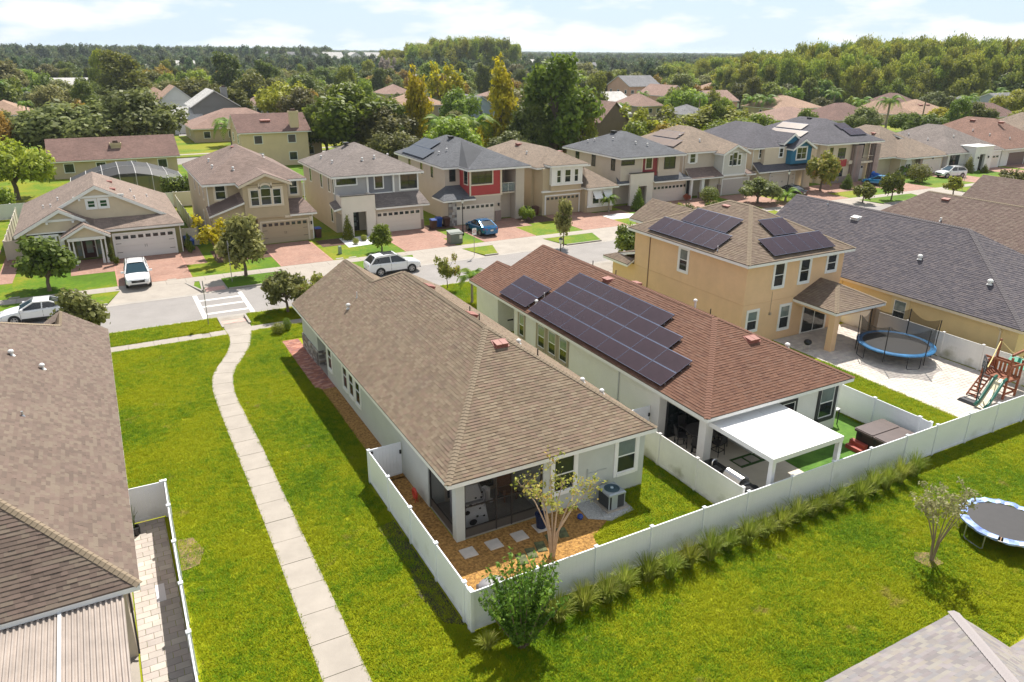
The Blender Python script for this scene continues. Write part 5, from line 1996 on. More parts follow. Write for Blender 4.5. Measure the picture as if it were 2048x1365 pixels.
# ---- patio of the white bungalow
pat = MB()
pat.box(20.9, 26.3, 18.0, 25.3, -.2, .025)
struct('patio_slab', pat, M('cream patio concrete', (.60, .53, .44), .8, noise=(1.4, .08)))
TURF = grass_mat('artificial turf', (.075, .17, .022), (.11, .22, .03), (.09, .19, .03), .2, .5, .1, .01)
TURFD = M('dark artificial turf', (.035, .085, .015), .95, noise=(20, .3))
tf = MB()
tf.prism([(26.3, 18.0), (32.88, 18.0), (32.88, 24.6), (31.1, 24.6), (31.1, 22.05), (26.3, 22.05)], -.2, .03)
struct('artificial_turf', tf, TURF)
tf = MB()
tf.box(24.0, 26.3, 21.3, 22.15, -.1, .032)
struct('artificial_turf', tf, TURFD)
sq = thing('paving_square', 'cream paving square in the dark turf strip nearest the grill', 'paving square', (24.35, 21.72, .03), 'cream squares set in the turf strip')
m = MB()
m.bevbox(24.08, 24.62, 21.46, 21.98, .02, .06, .01)
part(sq, 'slab', m, CONC)
for dx, lb in ((.68, 'middle cream paving square of the dark turf strip'), (1.36, 'cream paving square farthest along the dark turf strip from the grill')):
 copy_tree(sq, (24.35 + dx, 21.72, .03), label=lb)
# pergola
pg = thing('pergola', 'white flat roofed pergola attached to the eave of the white bungalow', 'pergola', (22.5, 18.4, 0))
WPG = M('white powder coat', (.80, .80, .79), .3)
m = MB()
m.box(22.45, 26.6, 18.35, 22.15, 2.40, 2.46)
part(pg, 'roof_panel', m, WPG)
m = MB()
m.box(22.38, 22.46, 18.28, 22.2, 2.26, 2.48)
m.box(26.58, 26.66, 18.28, 22.2, 2.26, 2.48)
m.box(22.46, 26.58, 18.28, 18.36, 2.26, 2.48)
m.box(22.46, 26.58, 22.12, 22.2, 2.26, 2.48)
part(pg, 'gutter_beam', m, WPG)
for xx in (23.85, 25.2):
 m = MB()
 m.box(xx - .015, xx + .015, 18.37, 22.1, 2.461, 2.468)
 part(pg, 'roof_seam', m, M('pale seam', (.66, .66, .66), .4))
for xx in (22.4, 26.44):
 m = MB()
 m.box(xx, xx + .2, 18.3, 18.5, 0, 2.26)
 part(pg, 'post', m, WPG)
m = MB()
m.box(25.3, 26.3, 18.8, 19.6, .03, .06)
solo('paving_slab', 'white rectangular slab on the patio at the edge of the turf', 'slab', m, M('white slab', (.74, .72, .68), .7), (25.8, 19.2, .03))
# outdoor kitchen
kt = thing('outdoor_kitchen', 'black outdoor kitchen counter with sink tap along the white fence', 'kitchen counter', (22.0, 19.9, 0))
BLKST = M('black granite', (.018, .018, .02), .18, noise=(30, .3))
m = MB()
m.box(21.5, 22.2, 18.35, 21.5, .03, .86)
part(kt, 'cabinet', m, BLACK)
m = MB()
m.bevbox(21.42, 22.28, 18.3, 21.55, .86, .91, .012)
part(kt, 'countertop', m, BLKST)
for y in (18.8, 19.5, 20.2, 20.9):
 m = MB()
 m.box(22.2, 22.22, y - .3, y + .3, .1, .8)
 part(kt, 'door', m, M('charcoal door', (.03, .03, .032), .4))
m = MB()
m.box(21.6, 22.0, 20.55, 21.0, .905, .915)
part(kt, 'sink', m, M('brushed sink', (.18, .18, .19), .3, metal=.8))
m = MB()
pts = [(21.55, 20.8, .91), (21.55, 20.8, 1.25)] + [(21.55 + .14 - .14 * math.cos(a), 20.8, 1.25 + .14 * math.sin(a)) for a in (.5, 1.0, 1.57, 2.1, 2.7)] + [(21.83, 20.8, 1.2)]
m.tube(pts, .028, 7)
part(kt, 'tap', m, M('chrome', (.75, .75, .76), .12, metal=1.0), smooth=True)
gr = thing('gas_grill', 'stainless steel gas grill with hood set on the black counter', 'grill', (21.85, 19.6, .91))
SSTEEL = M('stainless steel', (.48, .46, .44), .26, metal=.9, noise=(3, .12))
m = MB()
V = [(math.cos(a) * .32, math.sin(a) * .34) for a in [i * math.pi / 8 for i in range(9)]]
m.ext([(21.82 + x, 19.15, .97 + z) for x, z in V], (0, .95, 0))
part(gr, 'hood', m, SSTEEL)
m = MB()
m.box(21.5, 22.2, 19.1, 20.15, .9, .98)
part(gr, 'body', m, SSTEEL)
m = MB()
m.tube([(22.16, 19.25, 1.08), (22.2, 19.25, 1.1), (22.2, 20.0, 1.1), (22.16, 20.0, 1.08)], .018, 6)
part(gr, 'handle', m, SSTEEL)
for k in range(4):
 m = MB()
 m.cyl((0, 0), .03, 0, .04, 10)
 m.v = [(22.2 + z, 19.3 + k * .2 + x, .94 + y) for x, y, z in m.v]
 part(gr, 'knob', m, BLACK)
gc = thing('grill_cover', 'black fabric cover bunched on the end of the counter', 'cover', (21.85, 18.65, .91))
m = MB()
m.ball((21.85, 18.7, .98), .32, 12, 7, (1.1, .9, .55))
m.ball((21.7, 18.55, 1.0), .22, 10, 6, (1, 1, .6))
part(gc, 'fabric', m, M('black fabric', (.012, .012, .013), .8, bump=(9, .05)))
# dining set
dt = thing('dining_table', 'round dark outdoor dining table under the covered patio', 'table', (23.75, 23.85, 0))
DWK = M('dark woven resin', (.035, .032, .032), .6, noise=(20, .3))
m = MB()
m.cyl((23.75, 23.85), .78, .84, .90, 30)
part(dt, 'tabletop', m, M('grey tile top', (.085, .078, .075), .5, noise=(6, .2)))
m = MB()
m.lathe([(.45, .03), (.4, .1), (.3, .45), (.35, .84)], (23.75, 23.85), 18)
part(dt, 'pedestal', m, DWK)
m = MB()
m.cyl((23.75, 23.85), .13, .90, .92, 16)
part(dt, 'fire_bowl', m, BLACK)
ch = thing('dining_chair', 'x', 'chair', (0, 0, 0), 'chairs round the patio dining table')
m = MB()
m.bevbox(-.24, .24, -.23, .25, .58, .66, .02)
part(ch, 'seat', m, DWK)
m = MB()
m.hexa([(-.24, -.27, .62), (.24, -.27, .62), (.24, -.22, .62), (-.24, -.22, .62), (-.22, -.36, 1.12), (.22, -.36, 1.12), (.22, -.31, 1.12), (-.22, -.31, 1.12)])
part(ch, 'backrest', m, DWK)
for sx in (-.21, .21):
 for sy in (-.22, .22):
  m = MB()
  m.bar((sx, sy, .6), (sx * 1.12, sy * 1.12, .0), .035)
  part(ch, 'leg', m, BLACK)
m = MB()
for z in (.25,):
 m.bar((-.22, .23, z), (.22, .23, z), .025)
 m.bar((-.22, -.23, z), (.22, -.23, z), .025)
 m.bar((-.22, -.23, z), (-.22, .23, z), .025)
 m.bar((.22, -.23, z), (.22, .23, z), .025)
part(ch, 'footrest', m, BLACK)
cl = ['dark dining chair with its back to the white side wall', 'dark dining chair half hidden by the white column', 'dark dining chair right of the white column, nearest the kitchen', 'dark dining chair at the right of the round table', 'dark dining chair by the dark sliding door', 'dark dining chair at the far right of the round table']
for k in range(6):
 a = math.radians(158 + k * 60)
 x, y = 23.75 + 1.02 * math.cos(a), 23.85 + 1.02 * math.sin(a)
 if k == 0:
  ch.location = (x, y, .03)
  ch.rotation_euler = (0, 0, a + math.pi / 2)
  ch['label'] = cl[0]
 else:
  copy_tree(ch, (x, y, .03), a + math.pi / 2, cl[k])
# hot tub
ht = thing('hot_tub', 'square hot tub under a brown folding cover behind the white fence', 'hot tub', (31.5, 19.5, .03))
m = MB()
r_ = .22
def rrect(x0, x1, y0, y1, r, n=5):
 p = []
 for cx, cy, a0 in ((x1 - r, y1 - r, 0), (x0 + r, y1 - r, 90), (x0 + r, y0 + r, 180), (x1 - r, y0 + r, 270)):
  for k in range(n + 1):
   a = math.radians(a0 + 90 * k / n)
   p.append((cx + r * math.cos(a), cy + r * math.sin(a)))
 return p
m.prism(rrect(30.5, 32.55, 18.45, 20.4, .2), .03, .82)
part(ht, 'cabinet', m, M('espresso panel', (.035, .022, .018), .5))
for (ya_, yb_) in ((18.40, 19.415), (19.425, 20.45)):
 m = MB()
 m.prism(rrect(30.45, 32.6, ya_, yb_, .1), .82, .93)
 m.prism(rrect(30.5, 32.55, ya_ + .04, yb_ - .02, .1), .93, .965)
 part(ht, 'cover', m, M('brown vinyl cover', (.085, .058, .052), .45, noise=(2, .15)))
m = MB()
m.box(30.44, 30.46, 19.2, 19.3, .6, .85)
m.box(30.44, 30.46, 20.0, 20.1, .6, .85)
part(ht, 'strap', m, BLACK)
stp = thing('step', 'red brown two tread step against the hot tub', 'step', (30.2, 20.0, .03))
RB = M('red brown plastic', (.33, .06, .04), .5)
for (a, b, z) in ((29.95, 30.2, .22), (30.2, 30.44, .42)):
 m = MB()
 m.box(a, b, 19.55, 20.4, .03, z)
 part(stp, 'tread', m, RB)
sd = thing('side_table', 'small black side table with white top against the white wall corner', 'table', (31.4, 22.4, .03))
m = MB()
m.box(31.2, 31.65, 22.2, 22.7, .88, .93)
part(sd, 'tabletop', m, WHITE)
for (x, y) in ((31.22, 22.22), (31.6, 22.22), (31.22, 22.66), (31.6, 22.66)):
 m = MB()
 m.box(x, x + .04, y, y + .04, .03, .88 if y < 22.5 else 1.3)
 part(sd, 'leg', m, BLACK)
# ---- yard of the apricot house: paver patio, trampoline, playset
pt2 = struct('paver_patio', MB().prism([(38.05, 18.0), (45.3, 18.0), (45.3, 32.7), (38.05, 32.7)], -.2, -.005), M('joint sand', (.46, .42, .37), .95))
PAV2 = pieces_mat('pale grey paver', [(.56, .51, .45), (.51, .46, .41), (.60, .545, .475), (.535, .475, .43), (.49, .44, .40)], .88, .12, .5, 40, .0008)
pavers(pt2, 'paver', 38.07, 45.25, 18.05, 32.65, .24, .36, PAV2, z=.03, gap=.012, n_single=300, seed=9, run='x')
bar = struct('paver_border', MB().box(37.97, 38.06, 18.05, 28.6, -.1, .035), CONC_D)
def trampoline(label, c, R, zr, pad, net=None, ph=0.0, pole_h=2.6, springs=False, padw=.3, legs=4, rim=None, worn=False):
 cx, cy = c
 t = thing('trampoline', label, 'trampoline', (cx, cy, 0))
 m = MB()
 m.cyl((cx, cy), R - padw + .02, zr - .01, zr, 44)
 part(t, 'jumping_mat', m, M('black woven mat', (.028, .026, .027), .6, noise=(3, .15)))
 m = MB()
 n = 56
 for k in range(n):
  a0, a1 = 2 * math.pi * k / n, 2 * math.pi * (k + 1) / n
  if worn and k % n in worn:
   continue
  j = (lambda i: .02 * math.sin(i * 2.3) + .012 * math.sin(i * 5.1)) if worn else (lambda i: 0)
  p = []
  for (a, i) in ((a0, k), (a1, k + 1)):
   for r in (R - padw + j(i), R - padw * .5, R + .05 + j(i + 3)):
    p.append((cx + r * math.cos(a), cy + r * math.sin(a), zr + (.05 if r == R - padw * .5 else .025) + (j(i) if worn else 0)))
  m.face([p[0], p[1], p[4], p[3]][::-1])
  m.face([p[1], p[2], p[5], p[4]][::-1])
  q = [(p[2][0], p[2][1], zr - .05), (p[5][0], p[5][1], zr - .05)]
  m.face([p[2], q[0], q[1], p[5]][::-1])
 part(t, 'safety_pad', m, pad)
 m = MB()
 m.ring((cx, cy, zr - .03), R + .02, .028, 56, 7)
 part(t, 'rim', m, rim or STEEL, smooth=True)
 if springs:
  m = MB()
  for k in range(64):
   a = 2 * math.pi * k / 64
   m.bar((cx + (R - padw) * math.cos(a), cy + (R - padw) * math.sin(a), zr), (cx + R * math.cos(a), cy + R * math.sin(a), zr - .02), .018)
  s_ = part(t, 'spring', m, M('rusty spring', (.40, .24, .15), .5, metal=.5))
 for k in range(legs):
  a = ph + 2 * math.pi * (k + .5) / legs
  d = .42
  m = MB()
  p1 = (cx + R * math.cos(a - d / R), cy + R * math.sin(a - d / R))
  p2 = (cx + R * math.cos(a + d / R), cy + R * math.sin(a + d / R))
  m.tube([(p1[0], p1[1], zr - .03), (p1[0], p1[1], .1), ((p1[0] * .9 + p2[0] * .1), (p1[1] * .9 + p2[1] * .1), .03), ((p1[0] * .1 + p2[0] * .9), (p1[1] * .1 + p2[1] * .9), .03), (p2[0], p2[1], .1), (p2[0], p2[1], zr - .03)], .024, 6)
  part(t, 'leg', m, rim or STEEL)
 if net:
  P = 6
  tops = []
  for k in range(P):
   a = ph + 2 * math.pi * k / P
   m = MB()
   x, y = cx + (R + .08) * math.cos(a), cy + (R + .08) * math.sin(a)
   x2, y2 = cx + (R + .12) * math.cos(a), cy + (R + .12) * math.sin(a)
   m.tube([(x, y, .3), (x, y, zr + .5), (x2, y2, pole_h)], .032, 7)
   part(t, 'pole', m, BLACK)
   tops.append(a)
  m = MB()
  for k in range(P):
   ns = 10
   for i in range(ns):
    f0, f1 = i / ns, (i + 1) / ns
    row = []
    for f in (f0, f1):
     a = ph + 2 * math.pi * (k + f) / P
     sag = 4 * f * (1 - f)
     for hz in (0, .5, 1):
      z = zr + .06 + (pole_h - .05 - zr - sag * .38) * hz
      rr = R - .12 + (.17 - .30 * sag) * hz
      row.append((cx + rr * math.cos(a), cy + rr * math.sin(a), z))
    m.face([row[0], row[3], row[4], row[1]])
    m.face([row[1], row[4], row[5], row[2]])
  part(t, 'safety_net', m, net)
 return t
PADB = M('blue vinyl pad', (.05, .22, .45), .3, noise=(1.1, .35), col2=(.03, .13, .30))
PADW = M('torn blue and white pad', (.34, .46, .74), .35, noise=(2.2, .5), col2=(.03, .10, .52))
BLKM = M('black steel tube', (.02, .02, .021), .4)
trampoline('large trampoline with blue pad and black safety net on the paver yard', (42.75, 27.0), 2.25, .9, PADB, net_mat('black safety net', (.012, .012, .012), .52), math.radians(20), 2.62, rim=BLKM)
trampoline('low trampoline with torn blue and white pad on the lawn at the right edge', (29.42, 12.5), 1.62, .72, PADW, None, math.radians(35), springs=True, padw=.27, legs=4, rim=M('dull galvanised', (.42, .42, .42), .4, metal=.7), worn=set(list(range(38, 46)) + [31, 20]))
# kettle grill
bq = thing('kettle_grill', 'small black round charcoal grill on three legs on the shaded patio', 'grill', (38.5, 30.2, .03))
m = MB()
m.lathe([(0, .42), (.16, .46), (.25, .58), (.26, .66), (.2, .76), (0, .82)], (38.5, 30.2), 16)
part(bq, 'bowl', m, BLACK, smooth=True)
for k in range(3):
 a = k * 2.09 + .4
 m = MB()
 m.tube([(38.5 + .15 * math.cos(a), 30.2 + .15 * math.sin(a), .5), (38.5 + .28 * math.cos(a), 30.2 + .28 * math.sin(a), .03)], .015, 5)
 part(bq, 'leg', m, STEEL)
# basketball hoop
hp = thing('basketball_hoop', 'portable basketball hoop with black framed backboard beside the slide', 'basketball hoop', (40.5, 20.5, .03))
m = MB()
m.hexa([(40.05, 20.0, .03), (40.6, 20.0, .03), (40.6, 21.1, .03), (40.05, 21.1, .03), (40.12, 20.1, .2), (40.55, 20.1, .2), (40.55, 21.0, .2), (40.12, 21.0, .2)])
part(hp, 'base', m, M('dark grey moulded base', (.05, .05, .055), .5))
m = MB()
m.tube([(40.5, 20.3, .2), (40.72, 20.42, 1.2), (40.9, 20.5, 2.1)], .035, 7)
m.tube([(40.4, 20.9, .2), (40.6, 20.38, .62)], .02, 5)
part(hp, 'pole', m, BLKM)
bv = Vector((.78, .62, 0)).normalized()
bnrm = Vector((-.62, .78, 0))
bc = Vector((40.95, 20.55, 2.25))
m = MB()
for (u0, u1, z0, z1) in ((-.5, .5, .29, .35), (-.5, .5, -.35, -.29), (-.5, -.44, -.29, .29), (.44, .5, -.29, .29), (-.2, .2, .1, .13), (-.2, .2, -.2, -.12), (-.2, -.17, -.12, .1), (.17, .2, -.12, .1)):
 m.obox(bc + bv * ((u0 + u1) / 2) + ZV * ((z0 + z1) / 2), bv, bnrm, ZV, (u1 - u0) / 2, .025, (z1 - z0) / 2)
part(hp, 'backboard_frame', m, BLACK)
m = MB()
m.obox(bc, bv, bnrm, ZV, .44, .006, .29)
part(hp, 'backboard', m, net_mat('clear backboard', (.7, .75, .78), .25))
m = MB()
m.ring(tuple(bc - bnrm * .25 - ZV * .16), .2, .012, 18, 5)
part(hp, 'rim', m, BLACK)
# wooden playset
ps = thing('playset', 'redwood playset with green slide and green canopy in the yard corner', 'playset', (42.9, 20.5, .03))
RW = M('redwood stain', (.24, .075, .032), .65, noise=(7, .3))
RWL = M('orange redwood board', (.42, .15, .055), .65, noise=(7, .25))
posts = [(42.35, 19.9), (43.5, 19.9), (42.35, 21.3), (43.5, 21.3)]
for k, (x, y) in enumerate(posts):
 m = MB()
 m.box(x - .05, x + .05, y - .05, y + .05, .03, (2.55, 2.2, 2.25, 3.0)[k])
 part(ps, 'post', m, RW)
for k in range(8):
 m = MB()
 m.box(42.3 + k * .16, 42.44 + k * .16, 19.85, 21.35, 1.15, 1.19)
 part(ps, 'deck_board', m, RW)
for (a, b) in (((42.35, 19.9, 1.95), (43.5, 19.9, 1.95)), ((42.35, 21.3, 1.9), (43.5, 21.3, 1.9)), ((43.5, 19.9, 1.9), (43.5, 21.3, 1.9)), ((42.35, 21.3, 2.2), (42.35, 19.9, 2.2)), ((42.35, 19.9, 1.1), (43.5, 19.9, 1.1)), ((43.5, 19.9, 1.1), (43.5, 21.3, 1.1)), ((42.35, 19.9, .35), (43.5, 19.9, .35)), ((43.5, 19.9, .35), (43.5, 21.3, .35))):
 m = MB()
 m.bar(a, b, .05, .12)
 part(ps, 'rail', m, RW)
for k in range(6):
 m = MB()
 y = 20.05 + k * .22
 m.box(43.47, 43.53, y, y + .12, 1.19, 1.88)
 part(ps, 'baluster', m, RWL)
for k in range(5):
 m = MB()
 x = 42.5 + k * .22
 m.box(x, x + .1, 21.27, 21.33, 1.19, 1.88)
 part(ps, 'baluster', m, RW)
SLC = M('cream slide plastic', (.66, .58, .38), .35)
SLG = M('dark green plastic', (.02, .12, .085), .35)
sl_pts = [(42.3, 20.2, 1.2), (41.9, 20.15, 1.12), (41.4, 20.05, .78), (40.9, 19.95, .5), (40.4, 19.86, .2), (40.0, 19.8, .12)]
m = MB()
for a, b in zip(sl_pts, sl_pts[1:]):
 m.face([(a[0], a[1] - .24, a[2]), (b[0], b[1] - .24, b[2]), (b[0], b[1] + .24, b[2]), (a[0], a[1] + .24, a[2])][::-1])
 m.face([(a[0], a[1] - .24, a[2] - .03), (b[0], b[1] - .24, b[2] - .03), (b[0], b[1] + .24, b[2] - .03), (a[0], a[1] + .24, a[2] - .03)])
part(ps, 'slide', m, SLC)
m = MB()
for s in (-.27, .27):
 m.tube([(x, y + s, z + .09) for x, y, z in sl_pts], [.085] * 6, 7)
part(ps, 'slide_edge', m, SLG, smooth=True)
m = MB()
for s in (0, .5):
 m.bar((42.3, 20.75 + s, 1.15), (41.2, 20.75 + s, .05), .05, .09)
part(ps, 'ladder_rail', m, RW)
for k in range(6):
 m = MB()
 f = (k + .5) / 6
 m.bar((42.3 - 1.1 * f, 20.75, 1.15 - 1.1 * f), (42.3 - 1.1 * f, 21.25, 1.15 - 1.1 * f), .06, .09)
 part(ps, 'rung', m, RW)
m = MB()
m.bar((43.5, 20.5, 2.25), (46.0, 20.7, 2.3), .09, .14)
m.bar((45.9, 20.65, 2.35), (45.6, 21.6, .05), .08)
m.bar((45.9, 20.65, 2.35), (46.1, 19.7, .05), .08)
m.bar((42.2, 19.9, 2.05), (44.6, 19.6, 2.0), .05, .1)
part(ps, 'swing_beam', m, RW)
for (z0, z1, w0, w1, mt) in ((2.0, 1.55, 0, .55, M('green canopy', (.02, .33, .20), .45)), (1.55, 1.25, .55, .85, M('teal canopy', (.04, .27, .24), .45))):
 m = MB()
 m.face([(44.2 + w0, 19.4, z0), (44.2 + w1, 19.4, z1), (44.2 + w1, 20.9, z1), (44.2 + w0, 20.9, z0)])
 m.face([(44.2 + w0, 19.4, z0 - .02), (44.2 + w1, 19.4, z1 - .02), (44.2 + w1, 20.9, z1 - .02), (44.2 + w0, 20.9, z0 - .02)][::-1])
 part(ps, 'canopy', m, mt)
m = MB()
m.face([(44.2, 19.4, 2.0), (44.2, 20.9, 2.0), (43.6, 20.9, 1.6), (43.6, 19.4, 1.6)])
m.face([(44.2, 19.4, 1.98), (44.2, 20.9, 1.98), (43.6, 20.9, 1.58), (43.6, 19.4, 1.58)][::-1])
part(ps, 'canopy', m, M('green canopy', (.02, .33, .20), .45))
m = MB()
m.tube([(41.0, 20.4, 2.1), (41.8, 20.7, 2.22), (43.5, 21.3, 2.9), (43.9, 20.8, 2.3), (44.3, 20.3, 2.0)], .03, 6)
part(ps, 'rope', m, M('yellow rope', (.72, .58, .26), .8))
pp = thing('potted_plant', 'leafy green plant in a pot at the fence inside the turf yard', 'plant', (26.75, 18.35, .03))
m = MB()
m.lathe([(0, .03), (.16, .03), (.2, .3), (0, .3)], (26.75, 18.35), 12)
part(pp, 'pot', m, BLACK)
m = MB()
rg_ = random.Random(4)
for k in range(26):
 a, l = rg_.uniform(0, 6.28), rg_.uniform(.2, .5)
 c = Vector((26.75, 18.35, .3))
 t_ = c + Vector((math.cos(a) * l, math.sin(a) * l, rg_.uniform(.5, 1.1)))
 mid = (c + t_) / 2 + Vector((0, 0, .25))
 s = Vector((-math.sin(a), math.cos(a), 0)) * .1
 m.face([c, mid - s, t_, mid + s])
part(pp, 'leaf', m, leaf_mat('bright leaf', (.03, .12, .015), (.10, .28, .04)))
# ------------------------------------------------------------------ the row across the street
def rtex(name, base, mottle=.16, var=.22):
 c = [tuple(x * k for x in base) for k in (1 - var, 1, 1 + var * .7, 1 - var * .4)]
 return brick_mat(name, c, tuple(x * .62 for x in base), .32, .145, .012, .92, mottle, True, .012, .37, .35)
RT_MAUVE = rtex('mauve brown roof', (.25, .19, .155))
RT_BROWN = rtex('rosy brown roof', (.215, .155, .13))
RT_GREYB = rtex('grey brown roof', (.205, .172, .155))
RT_GREY = rtex('blue grey roof', (.115, .118, .128))
RT_SAND = rtex('sandy brown roof', (.25, .192, .145))
RT_SLATE = rtex('slate roof', (.108, .102, .115))
RT_RED = rtex('red brown roof', (.235, .135, .10))
KHAKI = M('khaki stucco', (.47, .38, .255), .85, noise=(.9, .05))
GREIGE = M('greige stucco', (.52, .45, .375), .85, noise=(.9, .05))
CREAMS = M('cream stucco', (.62, .53, .40), .85, noise=(.9, .05))
OLIVE = M('olive lap siding', (.20, .19, .075), .8, noise=(1.5, .06))
BEIGEG = M('beige gable panel', (.60, .50, .36), .85, noise=(1.5, .05))
GREYP = M('blue grey siding', (.20, .205, .225), .8, noise=(1.5, .05))
LGREY = M('light grey siding', (.40, .385, .375), .8, noise=(1.5, .05))
REDP = M('brick red siding', (.42, .06, .055), .75, noise=(1.5, .08))
DRED = M('maroon siding', (.24, .045, .045), .75, noise=(1.5, .08))
BLUEP = M('teal blue siding', (.03, .16, .27), .75, noise=(1.5, .08))
PORTAL = M('pale render', (.70, .63, .55), .85, noise=(.9, .04))
DOORT = M('khaki garage door', (.44, .35, .235), .6)
DOORW = M('white garage door', (.74, .71, .68), .5)
DOORC = M('cream garage door', (.70, .63, .55), .5)
DOORG = M('grey garage door', (.47, .43, .40), .55)
DOORB = M('brown garage door', (.16, .10, .09), .5)
TANT = M('pale tan trim', (.66, .57, .44), .7)
BLK_D = M('near black door', (.03, .028, .03), .4)
DWINE = M('dark wine door', (.05, .015, .015), .4)
STUCCO_B = brick_mat('stacked stone veneer', [(.36, .27, .23), (.24, .18, .16), (.44, .36, .32), (.30, .20, .17)], (.25, .2, .18), .42, .16, .015, mottle=.2, bump=.03)
def lap(t, x0, x1, y, z0, z1, mat, n=9, name='siding_board'):
 """lap boards proud of the wall, one piece per course"""
 h = (z1 - z0) / n
 for k in range(n):
  m = MB()
  m.hexa([(x0, y - .05, z0 + k * h), (x1, y - .05, z0 + k * h), (x1, y, z0 + k * h), (x0, y, z0 + k * h),
    (x0, y - .02, z0 + (k + 1) * h - .008), (x1, y - .02, z0 + (k + 1) * h - .008), (x1, y, z0 + (k + 1) * h - .008), (x0, y, z0 + (k + 1) * h - .008)])
  part(t, name, m, mat)
def board(t, boxes, mat=None, name='trim'):
 m = MB()
 for b in boxes:
  m.box(*b)
 return part(t, name, m, mat or WHITE)
def rakes(t, x0, xm, x1, y, z0, zm, z1, mat=None, w=.28, th=.06, name='rake_board'):
 m = MB()
 for (a, za, b, zb) in ((x0, z0, xm, zm), (x1, z1, xm, zm)):
  m.hexa([(a, y - th, za - w), (b, y - th, zb - w), (b, y, zb - w), (a, y, za - w), (a, y - th, za), (b, y - th, zb), (b, y, zb), (a, y, za)] if a < b else
      [(b, y - th, zb - w), (a, y - th, za - w), (a, y, za - w), (b, y, zb - w), (b, y - th, zb), (a, y - th, za), (a, y, za), (b, y, zb)])
 return part(t, name, m, mat or WHITE)
def vents(t, planes, spots, box=None, bmat=None):
 for (k, u, v) in spots:          # plane index, fractions across
  P = [Vector(p) for p in planes[k]]
  c = (P[0] * (1 - u) + P[1] * u) * (1 - v) + (P[-1] * (1 - u) + P[min(2, len(P) - 1)] * u) * v
  if box:
   box_vent(t, c, pn(planes[k]), bmat or VENTRED, .6, .45, .2)
  else:
   vent_pipe(t, c, .22, .07, hood=True)
# 1: olive bungalow
h1 = thing('bungalow', 'olive green bungalow with broad beige gable and white garage door', 'house', (-7, 75.5, 0))
box_wall(h1, [(-6.9, 6.0, 77.0, 92, 0, 2.75), (.0, 6.0, 75.6, 77.0, 0, 2.75), (-6.6, -3.3, 76.2, 77.0, 0, 2.75)], OLIVE)
xr = -.45
mainp = [[(-7.25, 92.4, 2.85), (-7.25, 76.0, 2.85), (-3.55, 76.0, 4.85), (-3.55, 77.0, 4.85), (xr, 77.0, 6.55), (xr, 86.2, 6.55)],
   [(6.35, 75.3, 2.85), (6.35, 92.4, 2.85), (xr, 86.2, 6.55), (xr, 77.0, 6.55), (5.1, 77.0, 3.53)],
   [(6.35, 92.4, 2.85), (-7.25, 92.4, 2.85), (xr, 86.2, 6.55)],
   [(-.9, 75.3, 2.85), (6.35, 75.3, 2.85), (5.1, 77.1, 3.55), (-.9, 77.1, 3.55)],
   [(-1.6, 76.0, 3.8), (-1.6, 77.1, 3.8), (-3.55, 77.1, 4.85), (-3.55, 76.0, 4.85)],
   [(-.9, 75.6, 3.0), (-.9, 77.1, 3.56), (-1.6, 77.1, 3.8), (-1.6, 75.9, 3.7)]]
r1 = roof(h1, mainp, RT_MAUVE, WHITE, fas=.2)
m = MB()
m.ext([(-4.0, 77.2, 3.4), (5.3, 77.2, 3.35), (5.1, 77.2, 3.5), (xr, 77.2, 6.4), (-3.6, 77.2, 4.7)], (0, .2, 0))
m.ext([(-6.6, 76.3, 2.7), (-1.0, 76.3, 2.7), (-1.3, 76.3, 3.55), (-3.55, 76.3, 4.7)], (0, .2, 0))
part(h1, 'gable_wall', m, BEIGEG)
rakes(h1, -3.6, xr, 5.2, 77.0, 4.83, 6.5, 3.45)
rakes(h1, -7.2, -3.55, -1.7, 76.0, 2.8, 4.8, 3.75)
board(h1, [(-2.3, 1.8, 77.1, 77.2, 5.42, 5.62), (-6.3, -1.2, 76.2, 76.3, 2.62, 2.85), (-5.1, -2.0, 76.2, 76.3, 3.72, 3.92), (-1.9, -1.72, 76.95, 77.1, 5.25, 5.42), (1.35, 1.53, 76.95, 77.1, 5.25, 5.42), (-4.7, -4.52, 76.05, 76.2, 3.55, 3.72), (-2.7, -2.52, 76.05, 76.2, 3.55, 3.72)])
for xc in (-.93, .05):
 window(h1, 'S', (xc, 77.2, 4.88), .6, .62, .17, glass=M('green leaded glass', (.015, .06, .03), .08))
window(h1, 'S', (-4.95, 76.2, 1.75), 1.5, 1.4, .12, style=(2, 2), glass=GLASS_G)
for xs in (-6.1, -3.95):
 m = MB()
 m.box(xs, xs + .38, 76.14, 76.2, 1.0, 2.5)
 part(h1, 'shutter', m, WHITE)
board(h1, [(-5.95, -3.9, 76.08, 76.2, 2.48, 2.66)], name='lintel')
# porch with its own small gable and tapered posts
pp_ = gable_y(-3.75, .15, 74.4, 77.4, 2.55, 1.08)
roof(h1, pp_, RT_MAUVE, WHITE, name='porch_roof', fas=.15)
m = MB()
tri_y(m, -3.4, -.2, 74.6, .15, 2.45, .92)
part(h1, 'gable_wall', m, BEIGEG)
rakes(h1, -3.7, -1.8, .1, 74.4, 2.5, 3.58, 2.5, w=.2)
board(h1, [(-3.3, -.3, 74.5, 74.6, 2.2, 2.46)])
m = MB()
for xc in (-3.05, -.55):
 for dx in (-.2, .12):
  m.hexa([(xc + dx - .08, 74.6, 0), (xc + dx + .14, 74.6, 0), (xc + dx + .14, 74.8, 0), (xc + dx - .08, 74.8, 0), (xc + dx, 74.65, 2.2), (xc + dx + .1, 74.65, 2.2), (xc + dx + .1, 74.75, 2.2), (xc + dx, 74.75, 2.2)])
part(h1, 'porch_post', m, WHITE)
front_door(h1, 'S', (-1.75, 77.0, .1), 1.0, 2.15, DWINE, WHITE, lights=1, side=True)
garage_door(h1, 'S', (2.87, 75.6, .02), 5.0, 2.2, DOORW, WHITE, 8, True)
